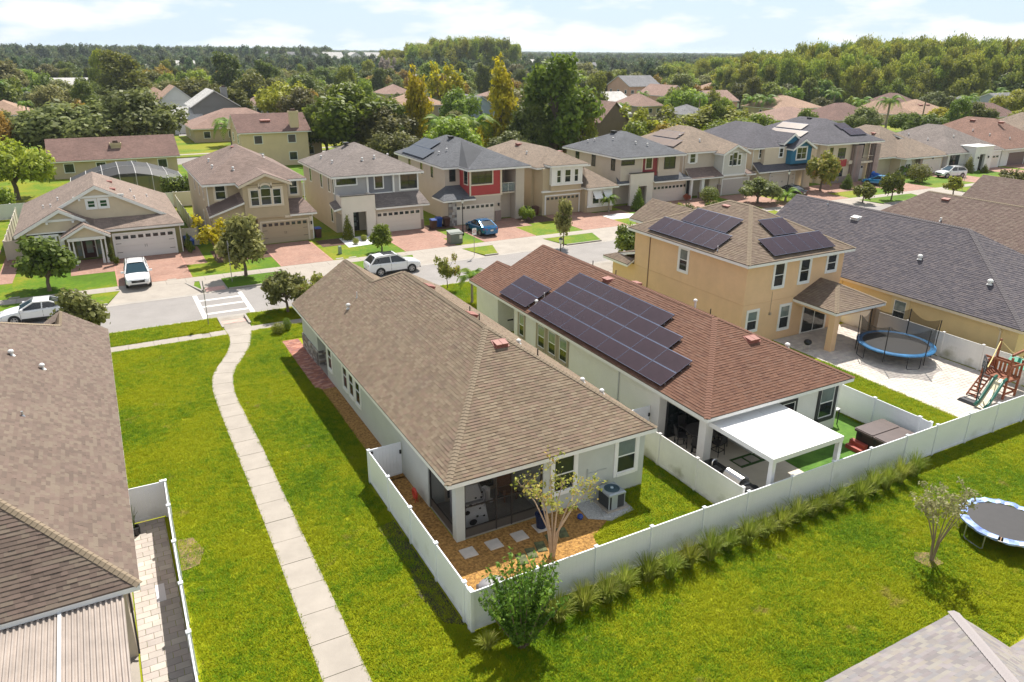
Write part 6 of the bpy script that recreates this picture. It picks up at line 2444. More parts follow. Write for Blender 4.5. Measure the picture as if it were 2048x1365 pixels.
downspout(h1, 'S', 5.95, 75.6, .1, 2.7)
for (x, y) in ((.9, 83.5), (1.0, 79.2)):
 box_vent(h1, (x, y, 6.55 - .544 * (x - xr)), (.48, 0, .88), VENTRED, .6, .4, .16)
for (x, y, s) in ((2.6, 82.6, 1), (2.7, 78.7, 1), (4.0, 83.5, 1), (-4.2, 79.5, -1), (-3.6, 81, -1), (-4.9, 81.5, -1)):
 z = 6.55 - .544 * abs(x - xr)
 vent_pipe(h1, (x, y, z), .2, .05, hood=True)
# 2: khaki two-storey with the arched window
h2 = thing('two_storey_house', 'khaki two storey house with arched triple window above its garage', 'house', (8.9, 75.2, 0))
box_wall(h2, [(8.9, 18.0, 77.2, 92, 0, 5.9), (11.9, 16.1, 75.1, 77.2, 2.6, 5.9), (13.0, 18.3, 75.25, 77.2, 0, 2.75), (9.0, 13.0, 76.2, 77.2, 0, 2.9)], KHAKI)
p2 = hip(8.5, 18.4, 76.6, 92.4, 6.0, 2.6, run=6.2)
p2 += [[(11.5, 78.6, 6.55 - .6), (11.5, 74.7, 5.95), (14.05, 74.7, 7.0), (14.05, 79.0, 7.0)], [(16.5, 74.7, 5.95), (16.5, 78.6, 5.95), (14.05, 79.0, 7.0), (14.05, 74.7, 7.0)]]
r2 = roof(h2, p2, RT_BROWN, WHITE, fas=.2)
m = MB()
tri_y(m, 11.9, 16.1, 75.1, .2, 5.85, .95)
part(h2, 'gable_wall', m, KHAKI)
rakes(h2, 11.5, 14.05, 16.5, 74.72, 5.9, 6.95, 5.9, TANT, .24)
board(h2, [(12.35, 15.65, 75.02, 75.1, 3.72, 3.9), (12.35, 12.55, 75.03, 75.1, 3.9, 5.6), (15.45, 15.65, 75.03, 75.1, 3.9, 5.6), (13.35, 13.5, 75.03, 75.1, 3.9, 6.0), (14.5, 14.65, 75.03, 75.1, 3.9, 6.0), (12.55, 13.35, 75.03, 75.1, 5.42, 5.6), (14.65, 15.45, 75.03, 75.1, 5.42, 5.6)], TANT, 'window_surround')
window(h2, 'S', (12.95, 75.1, 4.64), .78, 1.5, 0)
window(h2, 'S', (15.05, 75.1, 4.64), .78, 1.5, 0)
window(h2, 'S', (14.0, 75.1, 4.7), .98, 1.6, 0)
m = MB()
m.ext([(14.0 + .49 * math.cos(a), 75.08, 5.5 + .32 * math.sin(a)) for a in [math.pi * k / 10 for k in range(11)]], (0, .015, 0))
part(h2, 'arched_pane', m, GLASS_G)
m = MB()
for k in range(10):
 a0, a1 = math.pi * k / 10, math.pi * (k + 1) / 10
 m.hexa([(14 + .49 * math.cos(a0), 75.03, 5.5 + .32 * math.sin(a0)), (14 + .65 * math.cos(a0), 75.03, 5.5 + .5 * math.sin(a0)), (14 + .65 * math.cos(a0), 75.1, 5.5 + .5 * math.sin(a0)), (14 + .49 * math.cos(a0), 75.1, 5.5 + .32 * math.sin(a0)),
   (14 + .49 * math.cos(a1), 75.03, 5.5 + .32 * math.sin(a1)), (14 + .65 * math.cos(a1), 75.03, 5.5 + .5 * math.sin(a1)), (14 + .65 * math.cos(a1), 75.1, 5.5 + .5 * math.sin(a1)), (14 + .49 * math.cos(a1), 75.1, 5.5 + .32 * math.sin(a1))])
part(h2, 'arch_trim', m, TANT)
window(h2, 'S', (10.15, 77.2, 5.15), .95, 1.5, .17, tm=TANT)
window(h2, 'S', (17.15, 77.2, 5.1), .8, 1.5, .17, tm=TANT)
for y in (79.5, 82.5, 86):
 window(h2, 'W', (8.9, y, 4.9), .7, 1.5, .12, tm=TANT)
window(h2, 'W', (8.9, 81.2, 2.0), .7, 1.4, .12, tm=TANT)
garage_door(h2, 'S', (15.55, 75.25, .02), 4.5, 2.1, DOORT, TANT, 8, True)
board(h2, [(11.75, 12.5, 74.98, 75.1, 2.5, 2.72), (15.6, 16.25, 74.98, 75.1, 2.5, 2.72), (18.0, 18.34, 75.18, 75.3, 1.0, 2.4)], TANT, 'corbel')
m = MB()
for k in range(8):
 a, b = 12.5 + 3.1 * k / 8, 12.5 + 3.1 * (k + 1) / 8
 za, zb = 2.5 + .22 * math.sin(math.pi * k / 8), 2.5 + .22 * math.sin(math.pi * (k + 1) / 8)
 m.hexa([(a, 75.06, za), (b, 75.06, zb), (b, 75.2, zb), (a, 75.2, za), (a, 75.06, za + .1), (b, 75.06, zb + .1), (b, 75.2, zb + .1), (a, 75.2, za + .1)])
part(h2, 'arch_trim', m, KHAKI)
lr = [[(16.1, 74.85, 2.85), (18.75, 74.85, 2.85), (18.0, 77.25, 4.0), (16.1, 77.25, 4.0)], [(18.75, 74.85, 2.85), (18.75, 77.25, 2.85), (18.0, 77.25, 4.0)], [(8.7, 75.9, 3.1), (11.9, 74.9, 4.4), (11.9, 77.25, 5.0), (8.7, 77.25, 3.8)]]
roof(h2, lr, RT_BROWN, WHITE, name='lower_roof')
m = MB()
m.ext([(9.0, 76.0, 0), (11.9, 75.4, 0), (11.9, 75.4, 4.1), (9.0, 76.0, 3.0)], (0, .3, 0))
part(h2, 'porch_wall', m, KHAKI)
wall_lamp(h2, 'S', (18.15, 75.25, 1.75))
downspout(h2, 'S', 18.2, 77.2, 2.9, 5.8)
downspout(h2, 'S', 8.95, 77.2, 3.0, 5.8)
downspout(h2, 'S', 18.3, 75.25, .1, 2.7)
box_vent(h2, (13.2, 85.2, 8.3), (-.45, 0, .9), VENTRED, .7, .5, .25)
vents(h2, p2, [(3, .8, .35), (3, .45, .4), (0, .25, .35), (1, .2, .6)])
# 3: grey modern house with the pale portal
h3 = thing('two_storey_house', 'grey modern two storey house with tall pale entrance portal', 'house', (21.1, 74.6, 0))
box_wall(h3, [(21.2, 30.4, 77.0, 89.3, 0, 5.95), (24.8, 30.2, 74.9, 77.0, 0, 2.7)], GREIGE)
box_wall(h3, [(21.15, 24.7, 76.4, 77.0, 2.9, 5.95), (27.5, 30.4, 76.4, 77.0, 2.9, 5.95)], LGREY, 'front_bay')
box_wall(h3, [(24.7, 27.5, 76.55, 77.0, 2.9, 5.95)], GREYP, 'accent_panel')
board(h3, [(24.55, 24.75, 76.3, 76.55, 2.9, 5.95), (27.42, 27.6, 76.3, 76.55, 3.9, 5.95), (24.75, 27.42, 76.42, 76.55, 3.8, 3.95)])
box_wall(h3, [(21.2, 22.35, 74.5, 74.8, 0, 4.15), (23.75, 24.75, 74.5, 74.8, 0, 4.15), (22.35, 23.75, 74.5, 74.8, 2.5, 4.15), (24.45, 24.75, 74.8, 76.4, 0, 4.1), (21.2, 21.45, 74.8, 76.4, 2.3, 4.1)], PORTAL, 'portal')
board(h3, [(21.15, 24.8, 74.45, 74.85, 4.15, 4.22)], BRONZE, 'portal_cap')
p3 = hip(20.75, 30.85, 75.9, 89.8, 6.0, 2.45, run=6)
roof(h3, p3, RT_GREYB, WHITE, fas=.2)
lr = [[(24.75, 74.3, 2.8), (30.75, 74.3, 2.8), (30.4, 76.5, 3.9), (24.75, 76.5, 3.9)], [(30.75, 74.3, 2.8), (30.75, 76.5, 2.8), (30.4, 76.5, 3.9)], [(20.5, 74.9, 2.85), (21.3, 74.6, 3.1), (21.3, 76.5, 3.6), (20.5, 76.5, 3.3)]]
roof(h3, lr, RT_GREYB, WHITE, name='lower_roof')
window(h3, 'S', (22.4, 76.4, 5.42), 2.1, .75, .14, sm=BRONZE, style=(4, 1))
window(h3, 'S', (25.95, 76.55, 5.05), .85, 1.25, .12, sm=BRONZE)
window(h3, 'S', (29.25, 76.4, 4.95), 1.9, 1.6, .16, sm=BRONZE, style=(2, 2))
window(h3, 'W', (21.15, 76.75, 5.0), .45, 1.5, .12, sm=BRONZE)
for y, z in ((78.5, 4.9), (81.5, 4.9), (86, 4.9)):
 window(h3, 'W', (21.2, y, z), .7, 1.5, .12, sm=BRONZE)
window(h3, 'W', (21.2, 78.2, 1.8), .6, 1.6, .1, sm=BRONZE)
front_door(h3, 'S', (23.05, 77.0, .05), 1.05, 2.3, BLK_D, BLK_D, lights=3)
garage_door(h3, 'S', (27.4, 74.9, .02), 4.9, 2.15, DOORC, None, 8)
board(h3, [(29.95, 30.22, 74.82, 74.9, 0, 1.0)], STUCCO_B, 'stone_pier')
box_vent(h3, (25.0, 84.2, 8.25), (-.45, 0, .9), BRONZE, .75, .5, .28)
vents(h3, p3, [(3, .72, .3), (3, .3, .3), (0, .35, .45), (0, .62, .5), (1, .35, .4)])
# 4: red bay house
h4 = thing('two_storey_house', 'greige two storey house with red corner bay, balcony and blue grey roof', 'house', (33.5, 74.4, 0))
box_wall(h4, [(33.95, 42.9, 77.4, 92, 0, 5.95), (33.0, 39.5, 74.6, 77.4, 0, 2.95), (41.5, 42.6, 74.7, 77.4, 0, 5.95), (39.5, 41.5, 76.0, 77.4, 0, 2.9)], GREIGE)
box_wall(h4, [(35.75, 39.55, 74.75, 77.4, 2.98, 5.95)], REDP, 'bay')
lap(h4, 35.85, 39.5, 74.75, 3.1, 4.1, REDP, 6)
board(h4, [(35.7, 35.85, 74.66, 74.8, 3.0, 5.95), (35.65, 39.75, 74.62, 74.76, 2.92, 3.08), (39.5, 39.72, 74.66, 75.0, 3.0, 5.95)], TANT)
window(h4, 'S', (37.2, 74.75, 5.02), 2.6, 1.45, .14, tm=TANT, sm=BRONZE, style=(3, 2))
window(h4, 'W', (35.75, 75.7, 5.0), .9, 1.5, .1, tm=TANT, sm=BRONZE)
window(h4, 'S', (34.85, 77.4, 5.05), .7, 1.35, .03, tm=BRONZE, sm=BRONZE)
for y in (81.0, 84.2, 88.0):
 window(h4, 'W', (33.95, y, 5.05), .75, 1.4, .08, tm=TANT, sm=BRONZE)
board(h4, [(39.7, 41.5, 74.9, 77.4, 3.0, 3.15), (39.7, 42.62, 74.7, 75.0, 5.8, 5.95)], GREIGE, 'balcony_floor')
m = MB()
m.box(39.75, 41.5, 74.86, 74.9, 4.15, 4.2)
for x in (39.75, 40.6, 41.45):
 m.box(x, x + .04, 74.86, 74.9, 3.15, 4.15)
ra = part(h4, 'balcony_rail', m, STEEL)
m = MB()
m.box(39.8, 41.44, 74.87, 74.885, 3.25, 4.12)
part(ra, 'pane', m, net_mat('tinted balustrade glass', (.25, .3, .3), .45))
window(h4, 'S', (40.8, 77.4, 4.6), .9, 2.0, .05, tm=BRONZE, sm=BRONZE, name='balcony_door')
m = MB()
m.box(40.2, 41.2, 75.6, 76.2, 3.15, 3.75)
part(h4, 'balcony_seat', m, BLACK)
garage_door(h4, 'S', (36.3, 74.6, .02), 4.7, 2.1, DOORC, None, 8)
m = MB()
m.box(33.0, 33.95, 74.5, 74.6, 0, 2.75)
m.box(38.75, 39.52, 74.5, 74.6, 0, 1.2)
part(h4, 'stone_pier', m, STUCCO_B)
stones(h4, 'S', (33.48, 74.5, 0), .95, 0, 2.75, 9, 9, STUCCO_B if False else None)
wall_lamp(h4, 'S', (39.2, 74.6, 1.9))
p4 = [[(33.55, 92.4, 6.0), (33.55, 77.0, 6.0), (38.4, 82.6, 8.45), (38.4, 86.8, 8.45)], [(33.55, 77.0, 6.0), (35.4, 77.0, 6.0), (37.1, 79.0, 6.95), (38.4, 82.6, 8.45)],
   [(35.4, 77.0, 6.0), (35.4, 74.35, 6.0), (39.3, 78.2, 7.6), (38.4, 82.6, 8.45)], [(35.4, 74.35, 6.0), (43.3, 74.35, 6.0), (39.3, 78.2, 7.6)], [(43.3, 74.35, 6.0), (43.3, 92.4, 6.0), (38.4, 86.8, 8.45), (38.4, 82.6, 8.45), (39.3, 78.2, 7.6)], [(43.3, 92.4, 6.0), (33.55, 92.4, 6.0), (38.4, 86.8, 8.45)]]
p4[1] = [(33.55, 77.0, 6.0), (35.4, 77.0, 6.0), (38.4, 82.6, 8.45)]
roof(h4, p4, RT_GREY, WHITE, fas=.2)
lr = [[(32.3, 74.15, 2.9), (36.2, 74.15, 2.9), (35.8, 77.4, 3.9), (34.0, 77.4, 3.9)], [(32.3, 77.4, 2.9), (32.3, 74.15, 2.9), (34.0, 77.4, 3.9)]]
roof(h4, lr, RT_GREY, WHITE, name='lower_roof')
n4 = pn(p4[0])
v4 = (ZV - n4 * n4.z).normalized()
z4 = lambda x: 6.0 + (x - 33.55) * 2.45 / 4.85
pv_array('dark solar array of two rows on the blue grey roof across the street', (33.85, 90.2, z4(33.85)), (0, -1, 0), v4, n4, [(0, 4, 0), (0, 3, 1.75)], 1.75, 1.72, .12, 'solar panels on the row across the street', M('grey solar cell', (.075, .078, .085), .3))
box_vent(h4, (38.0, 84.5, 8.35), n4, BRONZE, .75, .5, .28)
vents(h4, p4, [(0, .75, .35), (0, .85, .5)])
# 5: tan house with the white bay
h5 = thing('two_storey_house', 'tan two storey house with white window bay and small awning wing', 'house', (45.1, 74.5, 0))
box_wall(h5, [(44.9, 51.5, 77.0, 91, 0, 5.5), (45.2, 50.6, 74.9, 77.0, 0, 5.4), (50.6, 54.6, 74.0, 80, 0, 2.9)], KHAKI)
box_wall(h5, [(46.1, 50.3, 74.4, 74.9, 3.5, 5.75)], WHITE, 'bay')
box_wall(h5, [(46.1, 50.3, 74.5, 74.9, 2.85, 3.5)], KHAKI, 'bay_base')
board(h5, [(46.0, 50.4, 74.32, 74.42, 3.45, 3.62), (45.0, 50.75, 74.6, 74.9, 2.68, 2.86), (46.05, 46.25, 74.34, 74.42, 3.6, 5.7), (50.1, 50.3, 74.34, 74.42, 3.6, 5.7), (47.45, 47.6, 74.34, 74.42, 3.6, 5.7), (48.9, 49.05, 74.34, 74.42, 3.6, 5.7)])
for xc, w in ((47.05, .55), (48.28, .8), (49.47, .55)):
 window(h5, 'S', (xc, 74.4, 4.5), w, 1.45, .08)
garage_door(h5, 'S', (47.95, 74.9, .02), 4.6, 2.15, DOORT, WHITE, 8)
box_wall(h5, [(50.9, 54.4, 73.8, 74.0, .75, 3.0)], WHITE, 'bay')
box_wall(h5, [(50.8, 54.5, 73.85, 74.0, 0, .75)], KHAKI, 'bay_base')
board(h5, [(50.75, 54.6, 73.7, 73.82, .62, .78)])
for xc in (52.0, 53.5):
 window(h5, 'S', (xc, 73.8, 1.75), .95, 1.5, .1)
 m = MB()
 for k in range(9):
  f0, f1 = k / 9, (k + .85) / 9
  a = Vector((0, -.05 - .75 * f0, 2.6 - .85 * f0))
  b = Vector((0, -.05 - .75 * f1, 2.6 - .85 * f1))
  m.hexa([(xc - .58, 73.78 + a.y, a.z - .02), (xc + .58, 73.78 + a.y, a.z - .02), (xc + .58, 73.78 + b.y, b.z - .02), (xc - .58, 73.78 + b.y, b.z - .02), (xc - .58, 73.78 + a.y, a.z), (xc + .58, 73.78 + a.y, a.z), (xc + .58, 73.78 + b.y, b.z), (xc - .58, 73.78 + b.y, b.z)])
 part(h5, 'awning_shutter', m, WHITE)
p5 = hip(44.5, 52.0, 75.2, 91.4, 5.55, 1.75, run=3.6)
p5 += [[(45.7, 78.4, 5.85), (45.7, 73.95, 5.85), (48.3, 76.3, 7.1), (48.3, 79.5, 7.1)], [(45.7, 73.95, 5.85), (50.75, 73.95, 5.85), (48.3, 76.3, 7.1)], [(50.75, 73.95, 5.85), (50.75, 78.4, 5.85), (48.3, 79.5, 7.1), (48.3, 76.3, 7.1)]]
roof(h5, p5, RT_SAND, WHITE, fas=.2)
lr = [[(50.4, 73.3, 3.05), (55.0, 73.3, 3.05), (52.3, 77.0, 4.9)], [(55.0, 73.3, 3.05), (55.0, 80.6, 3.05), (52.0, 80.6, 4.9), (52.3, 77.0, 4.9)], [(50.4, 77.4, 3.05), (50.4, 73.3, 3.05), (52.3, 77.0, 4.9), (51.6, 77.6, 4.9)]]
roof(h5, lr, RT_SAND, WHITE, name='wing_roof')
box_vent(h5, (49.2, 78.0, 6.75), pn(p5[-1]), VENTRED, .8, .5, .28)
box_vent(h5, (47.6, 85.0, 7.0), pn(p5[3]), VENTRED, .8, .5, .28)
vents(h5, p5, [(3, .7, .5)])
# 6: grey house with maroon panel
h6 = thing('two_storey_house', 'greige two storey house with narrow maroon panel and render portal', 'house', (56.8, 74.9, 0))
box_wall(h6, [(56.8, 66.2, 76.6, 88, 0, 5.95), (61.6, 67.2, 75.3, 76.6, 0, 2.75)], GREIGE)
box_wall(h6, [(56.8, 60.1, 75.6, 76.6, 2.9, 5.95), (62.7, 66.2, 75.6, 76.6, 2.9, 5.95)], GREIGE, 'front_bay')
box_wall(h6, [(60.1, 62.7, 75.8, 76.6, 2.9, 5.95)], DRED, 'accent_panel')
board(h6, [(60.0, 60.15, 75.55, 75.8, 3.9, 5.95), (62.65, 62.75, 75.55, 75.8, 3.9, 5.95)], TANT)
box_wall(h6, [(58.0, 59.35, 75.0, 75.3, 0, 3.95), (60.6, 61.6, 75.0, 75.3, 0, 3.95), (59.35, 60.6, 75.0, 75.3, 2.35, 3.95), (61.3, 61.6, 75.3, 76.6, 0, 3.9)], PORTAL, 'portal')
board(h6, [(57.95, 61.65, 74.95, 75.35, 3.95, 4.02)], BRONZE, 'portal_cap')
front_door(h6, 'S', (60.0, 76.6, .05), 1.0, 2.2, BLK_D, BLK_D)
garage_door(h6, 'S', (64.3, 75.3, .02), 4.9, 2.1, M('pale greige door', (.58, .51, .46), .5), None, 8)
window(h6, 'S', (57.85, 75.6, 5.38), 1.9, .7, .06, tm=BRONZE, sm=BRONZE, style=(4, 1))
window(h6, 'S', (61.3, 75.8, 5.05), .9, 1.35, .14, tm=TANT, sm=BRONZE)
window(h6, 'S', (64.5, 75.6, 4.95), 1.7, 1.5, .06, tm=BRONZE, sm=BRONZE, style=(2, 2))
for y in (77.2, 81.5, 85.3):
 window(h6, 'W', (56.8, y, 5.0), .75, 1.5, .05, tm=BRONZE, sm=BRONZE)
window(h6, 'W', (56.8, 78.5, 1.9), .7, 1.4, .05, tm=BRONZE, sm=BRONZE)
p6 = hip(56.3, 66.7, 75.0, 88.4, 6.0, 2.4, run=6)
roof(h6, p6, RT_GREY, WHITE, fas=.2)
lr = [[(61.6, 74.7, 2.85), (67.7, 74.7, 2.85), (66.3, 76.6, 3.8), (61.6, 76.6, 3.8)], [(67.7, 74.7, 2.85), (67.7, 77.5, 2.85), (66.3, 77.2, 3.8), (66.3, 76.6, 3.8)], [(56.1, 75.2, 2.85), (58.1, 75.2, 2.85), (58.1, 76.6, 3.6), (56.9, 76.6, 3.6)]]
roof(h6, lr, RT_GREY, WHITE, name='lower_roof')
wall_lamp(h6, 'S', (66.95, 75.3, 1.9))
box_vent(h6, (60.9, 83.0, 8.2), pn(p6[3]), BRONZE, .8, .5, .28)
vents(h6, p6, [(3, .15, .35), (3, .2, .45), (3, .6, .6), (0, .35, .5), (0, .6, .4)])
# 7: beige house with gabled bay
h7 = thing('two_storey_house', 'beige two storey house with small front gable and columned porch', 'house', (68.3, 75.2, 0))
box_wall(h7, [(68.3, 78.6, 77.0, 90, 0, 5.75), (73.3, 78.6, 75.4, 77.0, 0, 2.65), (71.6, 73.3, 75.6, 77.0, 0, 2.65)], GREIGE)
box_wall(h7, [(73.4, 77.5, 75.3, 77.4, 2.65, 5.6)], M('pale grey lap siding', (.56, .55, .51), .8, noise=(1.5, .04)), 'bay')
m = MB()
tri_y(m, 73.4, 77.5, 75.3, .2, 5.55, 1.0)
part(h7, 'gable_wall', m, M('pale grey lap siding', (.56, .55, .51), .8))
p7 = hip(67.9, 79.0, 76.6, 90.4, 5.85, 2.65, run=5.5)
p7 += [[(73.0, 79.6, 5.6), (73.0, 74.9, 5.6), (75.45, 74.9, 6.75), (75.45, 80, 6.75)], [(77.9, 74.9, 5.6), (77.9, 79.6, 5.6), (75.45, 80, 6.75), (75.45, 74.9, 6.75)]]
roof(h7, p7, RT_SAND, WHITE, fas=.2)
rakes(h7, 73.0, 75.45, 77.9, 74.92, 5.55, 6.7, 5.55)
board(h7, [(73.35, 73.5, 75.22, 75.3, 2.7, 5.5), (77.4, 77.55, 75.22, 75.3, 2.7, 5.5), (73.3, 79.0, 75.2, 75.42, 2.55, 2.78)])
window(h7, 'S', (74.75, 75.3, 4.65), .55, 1.4, .1)
window(h7, 'S', (75.5, 75.3, 4.8), .75, 1.75, .1)
window(h7, 'S', (76.3, 75.3, 4.65), .55, 1.4, .1)
window(h7, 'S', (69.55, 77.0, 5.05), .9, 1.3, .12)
for xs in (68.7, 70.1):
 m = MB()
 m.box(xs, xs + .28, 76.93, 77.0, 4.4, 5.7)
 part(h7, 'shutter', m, WHITE)
garage_door(h7, 'S', (76.1, 75.4, .02), 4.7, 2.1, DOORG, WHITE, 0)
lr = [[(67.6, 74.8, 2.75), (73.3, 74.8, 2.75), (73.3, 77.05, 3.75), (68.5, 77.05, 3.75)], [(77.5, 74.8, 2.75), (79.3, 74.8, 2.75), (78.6, 77.05, 3.4), (77.5, 77.05, 3.4)]]
roof(h7, lr, RT_BROWN, WHITE, name='lower_roof')
board(h7, [(69.75, 70.2, 75.0, 75.4, .8, 2.55), (67.9, 68.2, 75.0, 75.3, 0, 2.55)], WHITE, 'porch_column')
board(h7, [(69.6, 70.35, 74.9, 75.5, 0, .8), (73.0, 73.35, 75.2, 75.6, 0, 1.5)], STUCCO_B, 'stone_base')
front_door(h7, 'S', (69.3, 77.0, .05), .9, 2.1, BLK_D, WHITE)
window(h7, 'W', (68.3, 80.5, 1.8), .7, 1.5, .1)
n7 = pn(p7[3])
v7 = (ZV - n7 * n7.z).normalized()
z7 = lambda x: 5.85 + (x - 67.9) * 2.65 / 5.55
pv_array('two brown tinted solar strips on the sandy roof across the street', (68.5, 86.5, z7(68.5)), (0, -1, 0), v7, n7, [(0, 4, 0), (0, 3, 1.9)], 1.7, 1.7, .12, 'solar panels on the row across the street', M('brown solar cell', (.20, .14, .105), .35))
vents(h7, p7, [(3, .75, .55), (0, .3, .4)])
downspout(h7, 'W', 68.3, 77.3, 2.9, 5.7)
# 8: blue gable house
h8 = thing('two_storey_house', 'beige two storey house with teal blue gabled bay over dark lower roof', 'house', (80.3, 75.5, 0))
box_wall(h8, [(80.4, 90.4, 77.0, 91, 0, 5.75), (80.6, 89.6, 75.9, 77.0, 0, 2.7), (82.0, 86.3, 76.3, 77.0, 2.7, 5.75)], CREAMS)
box_wall(h8, [(86.3, 90.3, 75.4, 77.2, 3.4, 5.6)], BLUEP, 'bay')
lap(h8, 86.35, 90.25, 75.4, 3.5, 4.1, BLUEP, 4)
m = MB()
tri_y(m, 86.3, 90.4, 75.4, .2, 5.55, 1.15)
part(h8, 'gable_wall', m, BLUEP)
p8 = hip(80.0, 90.8, 76.4, 91.4, 5.85, 2.75, run=5.4)
p8 += [[(86.0, 80, 5.6), (86.0, 74.9, 5.6), (88.35, 74.9, 6.9), (88.35, 80.5, 6.9)], [(90.8, 74.9, 5.6), (90.8, 80, 5.6), (88.35, 80.5, 6.9), (88.35, 74.9, 6.9)],
    [(85.2, 80, 6.3), (85.2, 76.0, 6.3), (87.2, 76.0, 7.6), (87.2, 81, 7.6)], [(89.2, 76.0, 6.3), (89.2, 80, 6.3), (87.2, 81, 7.6), (87.2, 76.0, 7.6)]]
roof(h8, p8, RT_SLATE, WHITE, fas=.2)
rakes(h8, 86.0, 88.35, 90.8, 74.92, 5.55, 6.85, 5.55)
rakes(h8, 85.2, 87.2, 89.2, 76.0, 6.25, 7.55, 6.25)
m = MB()
tri_y(m, 85.4, 89.0, 76.15, .2, 6.2, 1.2)
part(h8, 'gable_wall', m, BLUEP)
window(h8, 'S', (82.4, 77.0, 5.0), 1.5, 1.3, .15, style=(2, 2))
window(h8, 'S', (85.2, 76.3, 5.0), .7, 1.2, .14)
window(h8, 'S', (88.3, 75.4, 4.85), 1.9, 1.6, .16, style=(2, 2))
lr = [[(79.9, 74.9, 2.8), (90.6, 74.9, 2.8), (90.4, 77.0, 3.8), (80.6, 77.0, 3.8)]]
roof(h8, lr, RT_SLATE, WHITE, name='lower_roof')
garage_door(h8, 'S', (85.6, 75.9, .02), 4.8, 2.1, DOORC, WHITE, 0, True)
wall_lamp(h8, 'S', (83.0, 75.9, 2.45))
downspout(h8, 'S', 80.5, 77.0, 2.9, 5.7)
board(h8, [(88.9, 90.3, 74.95, 75.3, 0, 2.7)], CREAMS, 'porch_pier')
# 9: house with brick columns
h9 = thing('two_storey_house', 'two storey house with tall stone veneer columns and corner balcony', 'house', (93.6, 75.2, 0))
box_wall(h9, [(93.6, 105.2, 77.2, 92, 0, 5.8), (94.0, 99.4, 75.8, 77.2, 0, 5.8), (101.0, 104.6, 76.6, 77.2, 0, 5.8)], CREAMS)
m = MB()
m.box(99.4, 101.0, 75.0, 76.0, 0, 5.4)
m.box(103.9, 105.0, 75.0, 76.0, 0, 5.4)
m.box(94.0, 99.4, 75.68, 75.8, 0, .9)
part(h9, 'stone_column', m, STUCCO_B)
box_wall(h9, [(94.5, 98.6, 75.7, 75.8, 2.35, 3.4)], REDP, 'accent_panel')
window(h9, 'S', (97.3, 75.8, 4.3), 1.7, 1.6, .1, tm=TANT, sm=BRONZE, style=(2, 2))
window(h9, 'S', (95.0, 75.8, 4.5), .8, 1.5, .1, tm=TANT, sm=BRONZE)
window(h9, 'S', (97.3, 75.8, 1.2), 1.7, 1.8, .1, tm=TANT, sm=BRONZE, style=(2, 2))
window(h9, 'S', (95.0, 75.8, 1.2), .9, 1.8, .1, tm=TANT, sm=BRONZE)
board(h9, [(101.0, 103.9, 75.2, 76.6, 2.7, 2.95), (101.0, 103.9, 75.2, 75.26, 3.7, 3.76), (98.6, 99.4, 75.3, 75.8, 2.7, 3.2)], TANT, 'balcony')
window(h9, 'S', (102.6, 76.6, 4.3), 1.2, 2.0, .08, tm=BRONZE, sm=BRONZE, style=(2, 1), name='balcony_door')
garage_door(h9, 'S', (102.45, 76.6, .02), 2.7, 2.1, DOORW, None, 4)
window(h9, 'E', (105.2, 79, 4.8), 1.5, 1.5, .1, tm=TANT, sm=BRONZE)
p9 = hip(93.1, 105.7, 75.0, 92.4, 5.9, 2.9, run=6.2)
roof(h9, p9, RT_SLATE, WHITE, fas=.2)
box_vent(h9, (99.2, 84, 8.6), pn(p9[3]), BRONZE, .8, .5, .28)
n9 = pn(p9[3])
v9 = (ZV - n9 * n9.z).normalized()
z9 = lambda x: 5.9 + (x - 93.1) * 2.9 / 6.3
pv_array('tan tinted solar strips on the left slope of the stone columned house', (93.9, 87.5, z9(93.9)), (0, -1, 0), v9, n9, [(0, 4, 0), (0, 3, 2.0)], 1.7, 1.7, .12, 'solar panels on the row across the street', M('tan solar cell', (.26, .20, .16), .35))
n9b = pn(p9[0])
v9b = (ZV - n9b * n9b.z).normalized()
pv_array('glossy blue solar array on the front slope of the stone columned house', (99.6, 76.6, 5.9 + 1.6 * 2.9 / 6.2), (1, 0, 0), v9b, n9b, [(0, 3, 0), (-.3, 2, 1.7)], 1.25, 1.7, .12, 'solar panels on the row across the street')
# 10: bungalow with arched entry
h10 = thing('bungalow', 'tan bungalow with arched front window and tall sandy hipped roof', 'house', (108, 75.6, 0))
box_wall(h10, [(107.8, 122.4, 78, 92, 0, 2.9), (112.2, 116.3, 76.3, 78, 0, 2.9), (116.3, 122.2, 75.7, 78, 0, 2.7)], CREAMS)
p10 = hip(107.2, 123.0, 76.6, 92.4, 3.0, 4.0, run=6.5)
p10 += hip(111.4, 122.8, 74.9, 84, 2.9, 2.3, run=4.4) + [[(116, 80, 5.6), (121.5, 80, 4.0), (121.5, 86, 4.0), (116, 86, 6.9)]]
roof(h10, p10, RT_SAND, WHITE, fas=.2)
window(h10, 'S', (114.3, 76.3, 1.0), 1.3, 1.4, .12, style=(2, 2))
m = MB()
m.ext([(114.3 + .75 * math.cos(a), 76.22, 1.75 + .75 * math.sin(a)) for a in [math.pi * k / 10 for k in range(11)]], (0, .08, 0))
part(h10, 'arch_trim', m, WHITE)
garage_door(h10, 'S', (119.4, 75.7, .02), 4.5, 2.1, DOORC, WHITE, 0)
wall_lamp(h10, 'S', (119.4, 75.7, 2.4))
board(h10, [(116.0, 116.6, 75.4, 76.0, 0, 2.5)], STUCCO_B, 'stone_column')
downspout(h10, 'S', 112.3, 76.3, .1, 2.8)
box_vent(h10, (113.0, 82.5, 5.9), pn(p10[0]), VENTRED, .9, .6, .3)
window(h10, 'S', (121.0, 84.2, 4.6), .9, .9, .1)
